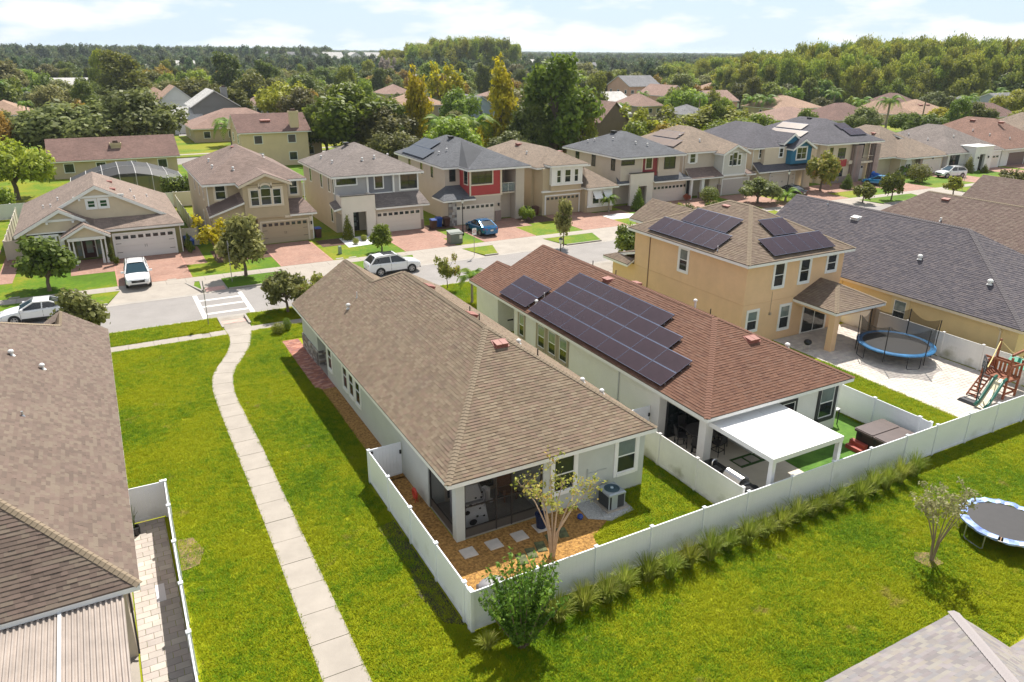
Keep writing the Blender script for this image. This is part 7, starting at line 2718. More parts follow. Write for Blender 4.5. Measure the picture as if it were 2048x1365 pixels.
# 11: white modern bungalow
h11 = thing('bungalow', 'white modern bungalow with square entrance tower and grey brown roof', 'house', (123, 74.6, 0))
box_wall(h11, [(122.6, 137.0, 76.5, 91, 0, 2.95), (122.8, 127.5, 75.2, 76.5, 0, 2.95), (132.2, 137, 74.8, 76.5, 0, 2.95)], OFFW)
box_wall(h11, [(127.4, 128.9, 73.6, 74.0, 0, 3.9), (130.4, 132.4, 73.6, 74.0, 0, 3.9), (128.9, 130.4, 73.6, 74.0, 2.7, 3.9), (127.4, 127.8, 74.0, 76.5, 0, 3.9), (132.0, 132.4, 74.0, 76.5, 0, 3.9)], OFFW, 'portal')
board(h11, [(127.3, 132.5, 73.5, 76.5, 3.9, 4.0)], WHITE, 'portal_cap')
p11 = hip(121.9, 137.6, 74.6, 91.4, 3.05, 3.7, run=7)
roof(h11, p11, RT_GREYB, WHITE, fas=.2)
window(h11, 'S', (124.6, 75.2, 1.9), 2.4, 1.6, .05, tm=BRONZE, sm=BRONZE, style=(3, 1))
board(h11, [(122.75, 127.4, 75.05, 75.2, 0, .7)], STUCCO_B, 'stone_base')
front_door(h11, 'S', (129.65, 76.5, .05), 1.1, 2.4, BLK_D, BLK_D)
for x in (128.4, 131.2):
 wall_lamp(h11, 'S', (x, 73.6, 2.2))
garage_door(h11, 'S', (134.6, 74.8, .02), 3.8, 2.1, DOORC, None, 4)
vents(h11, p11, [(3, .7, .4), (3, .3, .5), (0, .3, .55)])
# 12 and 13
h12 = thing('bungalow', 'bungalow with broad red brown roof and dark brown garage door', 'house', (138, 74.8, 0))
box_wall(h12, [(138, 152, 75.2, 92, 0, 2.95)], OFFW)
p12 = hip(137.4, 152.6, 74.4, 94, 3.05, 4.3, run=7.2)
roof(h12, p12, RT_RED, WHITE, fas=.2)
garage_door(h12, 'S', (142.6, 75.2, .02), 5.0, 2.2, DOORB, WHITE, 0)
board(h12, [(145.4, 146.2, 74.9, 75.2, 0, 1.3)], STUCCO_B, 'stone_base')
for (x, y) in ((144, 85.0), (144, 79.8)):
 box_vent(h12, (x, y, 3.05 + 4.3 * (x - 137.4) / 7.6), pn(p12[3]), VENTRED, .9, .6, .3)
vents(h12, p12, [(3, .6, .5), (3, .85, .4), (0, .2, .3)])
h13 = thing('bungalow', 'tan roofed bungalow at the right end of the row across the street', 'house', (154, 75, 0))
box_wall(h13, [(154, 170, 75.2, 92, 0, 2.95)], CREAMS)
p13 = hip(153.4, 170.6, 74.4, 94, 3.05, 4.6, run=7.6)
roof(h13, p13, RT_SAND, WHITE, fas=.2)
vents(h13, p13, [(3, .6, .5), (0, .2, .3)])
h14 = thing('bungalow', 'brown roofed bungalow beyond the right end of the row', 'house', (172, 75, 0))
box_wall(h14, [(172, 187, 75.2, 92, 0, 2.95)], CREAMS)
roof(h14, hip(171.4, 187.6, 74.4, 94, 3.05, 4.4, run=7.2), RT_RED, WHITE, fas=.2)
h0 = thing('bungalow', 'dark grey house corner at the left edge beside the brick drive', 'house', (-21.5, 75, 0))
box_wall(h0, [(-21.5, -10.6, 76, 92, 0, 2.8)], M('charcoal stucco', (.10, .10, .105), .8, noise=(1, .06)))
roof(h0, hip(-22, -10.2, 75.5, 92.4, 2.9, 3.4), RT_SLATE, WHITE, fas=.2)
# fences between the far houses
fence('tan vinyl fence along the right side of the olive bungalow', [(7.7, 77.8 + 2.4 * k) for k in range(9)], 1.8, VTAN)
fence('tan vinyl fence panel closing the gap right of the olive bungalow', [(6.1, 77.8), (7.7, 77.8)], 1.8, VTAN)
fence('tan wooden fence along the left side of the olive bungalow', [(-8.4, 79.5 + 2.4 * k) for k in range(8)], 1.8, VTAN)
fence('tan vinyl fence gate left of the olive bungalow', [(-8.4, 79.4), (-6.95, 79.4)], 1.8, VTAN)
fence('grey rear boundary fence behind the olive bungalow', [(-14 + 2.45 * k, 99.5) for k in range(14)], 1.8, VGRY)
fence('tan rear boundary fence behind the khaki house', [(7.7, 99.4)] + [(7.7 + 2.4 * k, 99.2) for k in range(1, 6)], 1.8, VTAN)
fence('tan rear boundary fence behind the houses with solar roofs', [(20 + 2.5 * k, 99.8) for k in range(30)], 1.8, VTAN)
# ------------------------------------------------------------------ vehicles
TYRE = M('tyre rubber', (.018, .018, .018), .8)
RIM = M('alloy rim', (.42, .42, .43), .3, metal=.8)
CGLASS = M('car glass', (.012, .017, .022), .05, spec=.7)
CGLASS2 = M('tinted windscreen', (.03, .06, .075), .05, spec=.7)
HEADL = M('headlight lens', (.55, .57, .58), .1, spec=.6)
TAILL = M('tail light lens', (.35, .012, .012), .15, spec=.6)
TRIMB = M('black car trim', (.015, .015, .016), .5)
CHROME = M('car chrome', (.62, .62, .63), .15, metal=1)
def car(name, label, cat, paint, kind, loc, rz, group=None, sunroof=False, front='dark', plate=True):
 t = thing(name, label, cat, (0, 0, 0), group)
 if kind == 'suv':
  L, W, ro = 4.75, .94, .37
  st = [(-2.37, .55, 1.0, .80), (-2.28, .36, 1.12, .88), (-1.7, .27, 1.13, .93), (-.8, .26, 1.11, .945), (.2, .26, 1.09, .945), (1.0, .26, 1.07, .94), (1.5, .28, 1.02, .925), (2.05, .32, .93, .885), (2.28, .38, .84, .80), (2.38, .5, .72, .70)]
  wx = (-1.42, 1.42)
  cab = dict(wb=1.12, rf=.22, rb=-1.75, bb=-2.28, zt=1.69, zb=1.08, zrb=1.62)
  pill = (-.42, -1.45)
 else:
  L, W, ro = 4.7, .91, .335
  st = [(-2.35, .5, .88, .74), (-2.22, .33, 1.0, .84), (-1.65, .24, 1.03, .90), (-.8, .22, 1.0, .915), (.2, .22, .97, .915), (1.0, .22, .94, .91), (1.55, .24, .87, .89), (2.05, .28, .77, .84), (2.26, .34, .68, .76), (2.35, .45, .58, .66)]
  wx = (-1.38, 1.42)
  cab = dict(wb=1.08, rf=.15, rb=-.85, bb=-1.85, zt=1.45, zb=.97, zrb=1.42)
  pill = (-.35, -1.2)
 m = MB()
 rows = []
 for (x, zb, zt, hw) in st:
  zm = zb + (zt - zb) * .55
  half = [(0, zb), (hw * .86, zb), (hw * .985, zb + .13), (hw, zm), (hw * .985, zt - .12), (hw * .93, zt - .02), (hw * .6, zt + .03), (0, zt + .045)]
  ring = [(x, -y, z) for y, z in half] + [(x, y, z) for y, z in half[-2:0:-1]]
  rows.append(ring)
 n = len(rows[0])
 for r in rows:
  m.v += r
 for k in range(len(rows) - 1):
  for j in range(n):
   q = (j + 1) % n
   m.f.append((k * n + j, k * n + q, (k + 1) * n + q, (k + 1) * n + j))
 m.f.append(tuple(range(n)))
 m.f.append(tuple((len(rows) - 1) * n + j for j in range(n))[::-1])
 part(t, 'body', m, paint, smooth=False)
 c = cab
 hb, hr = W * .9, W * .70
 zb = c['zb'] + .015
 def P(x, s, z):
  f = (z - zb) / (c['zt'] - zb)
  return (x, s * (hb + (hr - hb) * f), z)
 # roof panel
 m = MB()
 top = [P(c['rf'], -1, c['zt']), P(c['rf'], 1, c['zt']), P(c['rb'], 1, c['zrb']), P(c['rb'], -1, c['zrb'])]
 mid = [((c['rf'] + c['rb']) / 2, s * hr * 1.0, c['zt'] + .02) for s in (-1, 1)]
 for (a, b) in ((c['rf'], (c['rf'] + c['rb']) / 2), ((c['rf'] + c['rb']) / 2, c['rb'])):
  za = c['zt'] if a == c['rf'] else c['zt'] + .02
  z2 = c['zrb'] if b == c['rb'] else c['zt'] + .02
  for y0, y1 in ((-1, -.55), (-.55, .55), (.55, 1)):
   e = lambda y: .0 if abs(y) == 1 else .045
   m.face([(a, y0 * hr, za + e(y0)), (a, y1 * hr, za + e(y1)), (b, y1 * hr, z2 + e(y1)), (b, y0 * hr, z2 + e(y0))][::-1])
 for s in (-1, 1):   # pillars
  for (xa, xb_, z1) in ((c['wb'], c['rf'], c['zt']), (c['bb'], c['rb'], c['zrb'])):
   m.bar(P(xa, s, zb - .02), P(xb_, s, z1 - .01), .075)
  m.bar(P(c['rf'], s, c['zt'] - .01), P(c['rb'], s, c['zrb'] - .01), .07)
  m.bar(P(pill[0], s, zb), P(pill[0] - .05, s, c['zt'] - .02), .07)
 part(t, 'roof', m, paint)
 # glass
 g = MB()
 g.face([P(c['wb'], -.93, zb), P(c['wb'], .93, zb), P(c['rf'] + .02, .95, c['zt'] - .02), P(c['rf'] + .02, -.95, c['zt'] - .02)])
 part(t, 'windscreen', g, CGLASS2)
 g = MB()
 g.face([P(c['bb'], .93, zb), P(c['bb'], -.93, zb), P(c['rb'] - .02, -.95, c['zrb'] - .02), P(c['rb'] - .02, .95, c['zrb'] - .02)])
 part(t, 'rear_window', g, CGLASS)
 for s in (-1, 1):
  fr = lambda x, z: P(x, s, z)
  xfront = lambda z: c['wb'] + (c['rf'] - c['wb']) * (z - zb) / (c['zt'] - zb)
  xback = lambda z: c['bb'] + (c['rb'] - c['bb']) * (z - zb) / (c['zrb'] - zb)
  z0, z1 = zb + .02, c['zt'] - .05
  for (a0, a1, b1, b0) in ((xfront(z0) - .06, xfront(z1) - .06, pill[0], pill[0] + .03), (pill[0] - .05, pill[0] - .08, max(xback(z1) + .1, pill[1] - .05), max(xback(z0) + .12, pill[1] - .05))):
   q = [fr(a0, z0), fr(a1, z1), fr(b1, z1), fr(b0, z0)]
   g = MB()
   g.face(q if s > 0 else q[::-1])
   part(t, 'side_window', g, CGLASS)
  if kind == 'suv':
   q = [fr(pill[1] - .12, z0), fr(pill[1] - .12, z1 - .03), fr(xback(z1) + .1, z1 - .05), fr(xback(z0) + .14, z0)]
   g = MB()
   g.face(q if s > 0 else q[::-1])
   part(t, 'side_window', g, CGLASS)
   m = MB()
   m.bar((c['rf'] - .1, s * hr * .93, c['zt'] + .05), (c['rb'] + .1, s * hr * .93, c['zrb'] + .05), .04)
   part(t, 'roof_rail', m, TRIMB)
  m = MB()
  m.obox((c['wb'] - .22, s * (W + .1), zb + .07), (1, 0, 0), (0, 1, 0), ZV, .07, .11, .065)
  part(t, 'mirror', m, paint)
  for x in wx:     # arch lining and wheel
   a = MB()
   V = [(x + (ro + .055) * math.cos(q), (ro + .0) + (ro + .055) * math.sin(q)) for q in [2 * math.pi * k / 22 for k in range(22)]]
   a.ext([(p[0], s * (W - .1), max(.12, p[1])) for p in V], (0, s * .108, 0))
   part(t, 'wheel_arch', a, TRIMB)
   w = MB()
   w.lathe([(.0, -.10), (ro * .62, -.11), (ro * .93, -.10), (ro, -.06), (ro, .06), (ro * .93, .10), (ro * .62, .105), (ro * .6, .08), (0, .08)], (0, 0), 22)
   w.v = [(x + px_, s * (W - .09 + pz_), ro + py_) for px_, py_, pz_ in w.v]
   wo = part(t, 'wheel', w, TYRE)
   r_ = MB()
   for k in range(5):
    q = 2 * math.pi * k / 5 + .3
    d = Vector((math.cos(q), 0, math.sin(q)))
    cc = Vector((x, s * (W + .005), ro))
    r_.obox(cc + d * ro * .32, d, Vector((-d.z, 0, d.x)), Vector((0, 1, 0)), ro * .30, ro * .11, .015)
   r_.obox((x, s * (W + .005), ro), (1, 0, 0), (0, 0, 1), (0, 1, 0), .06, .06, .02)
   part(wo, 'rim', r_, RIM)
   rr = MB()
   rr.ring((0, 0, 0), ro * .62, .022, 22, 5)
   rr.v = [(x + a_, s * (W + .004 + c_), ro + b_) for a_, b_, c_ in rr.v]
   part(wo, 'rim_edge', rr, RIM)
  d = MB()
  for x in (1.0, pill[0] - .02, pill[1] + .05):
   d.box(x - .008, x + .008, s * (W * 1.0) - .004, s * (W * 1.0) + .004, .42, zb - .06)
  d.box(wx[0] + ro + .1, wx[1] - ro - .1, s * W * .985 - .012, s * W * .985 + .012, .26, .40)
  part(t, 'door_seam', d, TRIMB)
  d = MB()
  for x in (.05, -1.0):
   d.obox((x, s * (W + .012), zb - .16), (1, 0, 0), (0, 1, 0), ZV, .09, .018, .016)
  part(t, 'door_handle', d, paint)
  zf = st[-2][2] - .06
  h = MB()
  h.obox((2.2, s * .62, zf), Vector((.82, s * .57, 0)).normalized(), Vector((-s * .57, .82, 0)).normalized(), ZV, .10, .2, .06)
  part(t, 'headlight', h, HEADL)
  zr = st[1][2] - .17
  h = MB()
  h.obox((-2.22, s * .66, zr), Vector((-.9, s * .43, 0)).normalized(), Vector((s * .43, .9, 0)).normalized(), ZV, .09, .19, .085)
  part(t, 'tail_light', h, TAILL)
 zf = st[-1][2]
 m = MB()
 m.obox((2.36, 0, zf - .04), (1, 0, 0), (0, 1, 0), ZV, .03, .48, .10)
 m.obox((2.33, 0, .36), (1, 0, 0), (0, 1, 0), ZV, .05, .62, .055)
 part(t, 'grille', m, TRIMB)
 m = MB()
 m.ring((0, 0, 0), .075, .012, 16, 5)
 m.v = [(2.40, y * 1.3, zf - .01 + x * .75) for x, y, z in m.v]
 part(t, 'emblem', m, CHROME)
 m = MB()
 m.obox((-2.33, 0, .42), (1, 0, 0), (0, 1, 0), ZV, .05, .7, .1)
 part(t, 'rear_bumper', m, TRIMB if kind == 'suv' else paint)
 m = MB()
 m.obox((-2.385, 0, st[0][1] + .2), (1, 0, 0), (0, 1, 0), ZV, .012, .17, .08)
 part(t, 'number_plate', m, M('plate', (.6, .62, .6), .5))
 if sunroof:
  m = MB()
  m.box(-.95, .05, -.42, .42, c['zt'] + .05, c['zt'] + .075)
  part(t, 'sunroof', m, CGLASS)
 t.location = loc
 t.rotation_euler = (0, 0, rz)
 return t
WP = M('white car paint', (.80, .80, .80), .18, spec=.5, coat=.6)
BP = M('metallic blue car paint', (.008, .13, .30), .22, metal=.35, spec=.5, coat=.7)
KP = M('black car paint', (.012, .013, .016), .18, spec=.5, coat=.7)
LBP = M('bright blue car paint', (.02, .24, .50), .2, metal=.2, spec=.5, coat=.6)
SP = M('silver car paint', (.45, .46, .48), .25, metal=.5, coat=.5)
car('suv', 'white suv parked nose to the street on the olive bungalow driveway', 'car', WP, 'suv', (1.5, 66.75, .01), -math.pi / 2 - .03)
car('suv', 'white suv with black sunroof parked along the far kerb', 'car', WP, 'suv', (21.35, 60.5, -.12), .01, sunroof=True)
car('sedan', 'white sedan parked at the kerb behind the left roof', 'car', WP, 'sedan', (-5.35, 60.45, -.12), math.pi - .02)
car('sedan', 'metallic blue sedan parked nose in at the house with the red bay', 'car', BP, 'sedan', (34.85, 70.2, .01), math.pi / 2 + .02)
c_ = G(1570, 390)
car('sedan', 'black car on the driveway below the teal blue gable', 'car', KP, 'sedan', (c_.x, 71.2, .01), math.pi / 2 + .05)
car('suv', 'white suv in front of the white modern bungalow', 'car', WP, 'suv', (G(1905, 358).x + 1.2, 71.5, .01), math.pi - .25)
car('sedan', 'bright blue car on the drive beside the stone columned house', 'car', LBP, 'sedan', (G(1785, 376).x, 71.3, .01), math.pi / 2 + .35)
mc = thing('covered_motorbike', 'motorbike under a bright blue cover near the stone columns', 'motorbike', (G(1757, 366).x, 73.6, 0))
c_ = mc.location
m = MB()
m.ball((c_.x, c_.y, .75), .75, 14, 9, (.6, 1.3, .9))
m.ball((c_.x, c_.y + .5, 1.25), .35, 12, 7, (1.1, .6, 1))
m.box(c_.x - .4, c_.x + .4, c_.y - .9, c_.y + .9, 0, .7)
part(mc, 'cover', m, M('bright blue tarp', (.02, .12, .45), .5, bump=(4, .08)))
c_ = G(50, 279)
car('sedan', 'silver car parked far off among the trees at the left', 'car', SP, 'sedan', (c_.x, c_.y, -.1), .6)
# ------------------------------------------------------------------ wheelie bins
BLUEB, BRNB, DKB = M('blue bin plastic', (.012, .055, .26), .45), M('brown bin plastic', (.075, .03, .02), .5), M('dark green bin plastic', (.018, .03, .024), .5)
def wheelie_bin(label, loc, body, lid, rz=0.0, group='wheeled bins beside the houses'):
 t = thing('wheelie_bin', label, 'bin', (0, 0, 0), group)
 m = MB()
 m.hexa([(-.25, -.25, .06), (.25, -.25, .06), (.25, .27, .06), (-.25, .27, .06), (-.31, -.34, .98), (.31, -.34, .98), (.31, .34, .98), (-.31, .34, .98)])
 m.box(-.33, .33, -.36, .36, .92, .99)
 part(t, 'body', m, body)
 m = MB()
 m.hexa([(-.34, -.38, .99), (.34, -.38, .99), (.34, .36, .99), (-.34, .36, .99), (-.28, -.28, 1.08), (.28, -.28, 1.08), (.28, .34, 1.10), (-.28, .34, 1.10)])
 m.bar((-.28, .42, 1.0), (.28, .42, 1.0), .035)
 part(t, 'lid', m, lid)
 for s in (-.3, .3):
  m = MB()
  m.lathe([(0, -.03), (.13, -.03), (.13, .03), (0, .03)], (0, 0), 12)
  m.v = [(s + z, .27 + x, .13 + y) for x, y, z in m.v]
  part(t, 'wheel', m, TYRE)
 t.location = loc
 t.rotation_euler = (0, 0, rz)
 return t
for lb, x, y, b, l in (('blue bin nearest the street at the right end of the olive bungalow', 6.75, 76.0, BLUEB, BLUEB), ('blue bin second from the street beside the olive bungalow', 6.65, 76.95, BLUEB, BLUEB), ('blue bin against the tan fence beside the olive bungalow', 6.6, 77.6, BLUEB, BLUEB),
        ('brown bin with blue lid at the khaki garage corner', 18.85, 75.6, BRNB, BLUEB), ('brown bin left of the blue one by the grey portal house', 30.95, 74.0, BRNB, BLUEB),
        ('blue bin between the grey house and the red bay house', 31.9, 74.7, BLUEB, BLUEB), ('brown bin beside the stone pier of the red bay house', 32.65, 74.35, BRNB, BRNB),
        ('dark green bin by the tan house with white bay', 43.6, 75.7, DKB, DKB), ('brown bin left of the tan garage with white bay', 44.5, 75.3, BRNB, BRNB)):
 wheelie_bin(lb, (x, y, .01), b, l, random.uniform(-.1, .1))
# ------------------------------------------------------------------ lamps, signs, boxes
def street_lamp(label, loc, h=3.6):
 t = thing('street_lamp', label, 'street lamp', loc, 'black street lamps along the street')
 x, y, z = loc
 m = MB()
 m.lathe([(0, z), (.13, z), (.14, z + .12), (.10, z + .5), (.055, z + .6), (.045, z + h - .5), (.07, z + h - .46), (.03, z + h - .42)], (x, y), 10)
 part(t, 'post', m, BLKM)
 m = MB()
 m.lathe([(.09, z + h - .42), (.17, z + h - .05), (.16, z + h - .04), (0, z + h - .04)], (x, y), 8)
 part(t, 'lantern', m, M('frosted lantern', (.62, .62, .60), .4))
 m = MB()
 m.lathe([(.2, z + h - .05), (.14, z + h + .04), (.06, z + h + .1), (.02, z + h + .2), (0, z + h + .2)], (x, y), 8)
 m.lathe([(.05, z + h - .46), (.1, z + h - .41)], (x, y), 8)
 part(t, 'cap', m, BLKM)
 return t
street_lamp('black street lamp in front of the house with the red bay', (32.6, 70.0, 0), 3.75)
p = G(1122, 478, 3.7)
street_lamp('black street lamp on the near verge behind the red brown roof', (p.x, p.y, 0), 3.7)
p = G(1579, 343, 3.7)
street_lamp('black street lamp before the teal blue gabled house', (p.x, p.y, 0), 3.7)
def sign(label, loc, h, plate, rz=0.0, shape='rect', mat=None, group=None, name='road_sign', back=None):
 t = thing(name, label, 'sign', (0, 0, 0), group)
 m = MB()
 m.tube([(0, 0, 0), (0, 0, h)], .03, 6)
 part(t, 'post', m, M('grey sign post', (.30, .28, .27), .5, metal=.3))
 m = MB()
 w, hh = plate
 if shape == 'rect':
  m.box(-w / 2, w / 2, -.045, -.03, h - hh, h)
 elif shape == 'diamond':
  m.ext([(-w / 2, -.04, h - hh / 2), (0, -.04, h - hh), (w / 2, -.04, h - hh / 2), (0, -.04, h)], (0, .012, 0))
 else:
  m.ext([(w / 2 * math.cos(a), -.04, h - hh / 2 + hh / 2 * math.sin(a)) for a in [math.pi / 8 + k * math.pi / 4 for k in range(8)]], (0, .012, 0))
 part(t, 'plate', m, mat or M('sign back', (.42, .42, .42), .4, metal=.4))
 t.location = loc
 t.rotation_euler = (0, 0, rz)
 return t
sn = sign('white rectangular parking sign on the verge by the red bay house', (30.0, 61.95, 0), 2.6, (.45, .62), .1, mat=M('sign white', (.75, .74, .72), .5))
m = MB()
m.lathe([(.13, 0), (.16, 0), (.16, .01), (.13, .01)], (0, 0), 18)
m.v = [(x, -.05 - z, 2.32 + y) for x, y, z in m.v]
m.obox((0, -.055, 2.32), Vector((.7, 0, .7)), (0, 1, 0), Vector((-.7, 0, .7)), .14, .005, .014)
part(sn, 'symbol', m, M('sign red', (.5, .05, .04), .5))
sign('pedestrian crossing sign seen edge on beside the footpath ramp', (5.07, 53.2, 0), 3.2, (.62, .62), math.pi / 2 - .08, 'diamond')
sign('thin crossing sign post on the far verge by the ramp', (8.35, 63.4, 0), 3.45, (.62, .62), math.pi / 2 + .05, 'diamond')
p = G(1331, 404, 2.4)
sign('grey back of a diamond road sign behind the apricot house', (p.x, min(p.y, 54), 0), 2.7, (.72, .72), .1, 'diamond')
p = G(1891, 352, 1.8)
sign('small sign post on the verge before the white suv', (p.x, 62.6, 0), 2.3, (.4, .5), .2)
ub = thing('utility_box', 'dark green grey transformer box on the lawn by the lamp post', 'utility box', (30.4, 67.2, 0))
UB = M('green grey steel', (.13, .15, .125), .5, noise=(2, .1))
m = MB()
m.bevbox(29.75, 31.05, 66.75, 67.75, 0, 1.15, .06)
part(ub, 'cabinet', m, UB)
m = MB()
m.hexa([(29.7, 66.65, 1.0), (31.1, 66.65, 1.0), (31.1, 67.8, 1.2), (29.7, 67.8, 1.2), (29.7, 66.65, 1.06), (31.1, 66.65, 1.06), (31.1, 67.8, 1.26), (29.7, 67.8, 1.26)])
part(ub, 'lid', m, UB)
m = MB()
m.box(30.7, 31.0, 66.735, 66.75, .5, .9)
part(ub, 'warning_label', m, M('pale label', (.6, .6, .5), .5))
PG = M('pale green plastic', (.25, .33, .24), .5)
for lb, (x, y) in (('pale green cable pedestal on the lawn of the grey portal house', (18.95, 68.3)), ('pale green cable pedestal on the verge before the stone columned house', (G(1689, 388).x, 66.6)), ('pale green utility pedestal at the left edge of the front lawns', (-9.3, 66.4))):
 m = MB()
 m.bevbox(-.14, .14, -.14, .14, 0, .75, .05)
 m.box(-.16, .16, -.16, .16, 0, .1)
 o = solo('cable_pedestal', lb, 'utility box', m, PG, (0, 0, 0), 'green cable pedestals')
 o.location = (x, y, 0)
for k, (x, y) in enumerate(((-7.2, 66.5), (18.4, 66.6), (19.6, 66.5), (4.0, 66.3))):
 m = MB()
 m.box(-.35, .35, -.16, .16, -.02, .018)
 o = solo('meter_cover', ['pale water meter lid in the lawn left of the olive bungalow', 'pale water meter lid near the cable pedestal', 'second pale water meter lid right of the cable pedestal', 'pale meter lid beside the driveway'][k], 'meter cover', m, CONC, (0, 0, 0), 'water meter covers in the front lawns')
 o.location = (x, y, 0)
p = G(473, 508)
gh = thing('ghost_decoration', 'white ghost yard decoration by the yellow leaved tree', 'decoration', (p.x, p.y, 0))
m = MB()
m.lathe([(.32, 0), (.28, .4), (.2, .7), (.12, .9), (0, .95)], (p.x, p.y), 10)
part(gh, 'sheet', m, WHITE)
m = MB()
for s in (-.06, .06):
 m.ball((p.x + s, p.y - .17, .72), .035, 6, 4)
part(gh, 'eye', m, BLACK)
p = G(504, 508)
pk = thing('pumpkin', 'orange pumpkin on the lawn near the white ghost', 'pumpkin', (p.x, p.y, 0))
m = MB()
m.ball((p.x, p.y, .26), .36, 14, 8, (1.15, 1.15, .75))
part(pk, 'gourd', m, M('pumpkin orange', (.62, .13, .015), .5), smooth=True)
m = MB()
m.tube([(p.x, p.y, .5), (p.x + .03, p.y, .64)], .03, 5)
part(pk, 'stem', m, BARK)
# ------------------------------------------------------------------ plants
def LM(name, dark, light, var=.3, tip=None, trans=.45, k=1.65):
 f = lambda c: tuple(min(.75, x * k) for x in c)
 return leaf_mat(name, f(dark), f(light), var, f(tip) if tip else None, trans)
LF = {
 'dark': LM('dark oak leaf', (.026, .042, .007), (.125, .14, .024), k=1.9),
 'green': LM('mid green leaf', (.038, .064, .008), (.175, .205, .026), k=1.9),
 'lime': LM('lime leaf', (.07, .105, .010), (.24, .27, .028)),
 'olive': LM('grey olive leaf', (.05, .06, .016), (.19, .195, .062)),
 'yellow': LM('yellowing leaf', (.09, .10, .008), (.40, .33, .015), .1),
 'gold': LM('gold brown leaf', (.12, .085, .015), (.27, .19, .03), .2),
 'red': LM('coral blossom', (.25, .07, .045), (.55, .16, .11), .2),
 'grey': LM('bare grey twig', (.16, .13, .115), (.34, .28, .24), .2),
 'forest': LM('forest leaf', (.055, .085, .012), (.22, .235, .028), .28, None, .55, 1.8),
 'far': LM('far woodland leaf', (.03, .05, .02), (.10, .125, .045), .4),
 'bush': LM('glossy bush leaf', (.022, .075, .012), (.10, .20, .022), .15, (.20, .30, .05)),
 'myrtle': LM('myrtle autumn leaf', (.07, .10, .015), (.24, .24, .045), .15, (.32, .15, .05)),
 'sage': LM('pale myrtle leaf', (.14, .16, .06), (.31, .30, .15), .15),
 'palm': LM('palm frond', (.045, .10, .012), (.18, .25, .03), .2),
 'fount': LM('fountain grass blade', (.05, .09, .008), (.21, .25, .035), .15, (.34, .31, .11), .3, 1.5),
}
def leaves(name, clumps, n, size, seed=0, droop=.0, aspect=1.7, shell=.55, zs=1.0):
 """thousands of leaf sprays spread through lumpy clumps; one quad each"""
 rg = np.random.default_rng(seed)
 C = np.array([c[:3] for c in clumps], float)
 R = np.array([(c[3], c[3], c[4] if len(c) > 4 else c[3]) for c in clumps], float)
 wt = R[:, 0] ** 2
 pick = rg.choice(len(C), n, p=wt / wt.sum())
 d = rg.normal(size=(n, 3))
 d /= np.linalg.norm(d, axis=1)[:, None]
 r = shell + (1.06 - shell) * rg.random(n) ** .6
 p = C[pick] + d * R[pick] * r[:, None] + rg.normal(size=(n, 3)) * size * .5
 nrm = d * .8 + rg.normal(size=(n, 3)) * .55 + np.array([0, 0, .35])
 nrm /= np.linalg.norm(nrm, axis=1)[:, None]
 t = np.cross(nrm, rg.normal(size=(n, 3)))
 t[:, 2] -= droop
 t -= nrm * (t * nrm).sum(1)[:, None]
 t /= np.linalg.norm(t, axis=1)[:, None] + 1e-9
 b = np.cross(nrm, t)
 s = size * (.6 + .8 * rg.random(n))[:, None]
 t, b = t * s * (aspect / 2, aspect / 2, aspect / 2 * zs), b * s * (.5, .5, .5 * zs)
 V = np.stack([p - t, p + b, p + t, p - b], 1).reshape(-1, 3)
 return np_mesh(name, V, np.arange(4 * n), np.full(n, 4))
def clumps(kind, seed):
 rg = random.Random(seed)
 c = []
 if kind in ('oak', 'small', 'round'):
  for k in range({'oak': 26, 'small': 15, 'round': 9}[kind]):
   a, rr = rg.uniform(0, 6.28), math.sqrt(rg.random()) * .72
   z = .36 + .40 * rg.random() * (1 - rr * .55) + (.12 if rr < .35 else 0)
   s = rg.uniform(.2, .34) * (1.15 if kind == 'round' else 1)
   c.append((rr * math.cos(a), rr * math.sin(a), z, s, s * .42 if kind != 'round' else s * .6))
 elif kind == 'tall':
  for k in range(34):
   z = rg.uniform(.14, .94)
   rm = .75 * math.sin(math.pi * min(1, (z + .12) / 1.15)) ** .7
   a, rr = rg.uniform(0, 6.28), math.sqrt(rg.random()) * rm
   s = rg.uniform(.15, .36)
   c.append((rr * math.cos(a), rr * math.sin(a), z, s, s * .3))
 elif kind == 'oval':
  for k in range(16):
   z = rg.uniform(.40, .93)
   rm = .62 * math.sin(math.pi * (z - .3) / .72) ** .7
   a, rr = rg.uniform(0, 6.28), math.sqrt(rg.random()) * rm
   c.append((rr * math.cos(a), rr * math.sin(a), z, .36, .09))
 elif kind == 'spire':
  for k in range(20):
   z = rg.uniform(.12, .95)
   rm = (.75 * (1 - z) + .14) * rg.uniform(.3, 1)
   a = rg.uniform(0, 6.28)
   s = .3 * (1 - z) + .17
   c.append((rm * math.cos(a), rm * math.sin(a), z, s, .075))
 elif kind == 'cone':
  for k in range(14):
   z = k / 14
   c.append((0, 0, .06 + z * .86, (1 - z) ** .8 * .85 + .1, .10))
 elif kind == 'ball':
  c = [(0, 0, .5, .95, .5)]
 elif kind == 'wisp':
  for k in range(13):
   a, rr = rg.uniform(0, 6.28), math.sqrt(rg.random()) * .75
   c.append((rr * math.cos(a), rr * math.sin(a), rg.uniform(.42, .92), rg.uniform(.13, .24), .07))
 return c
PROTO = {}
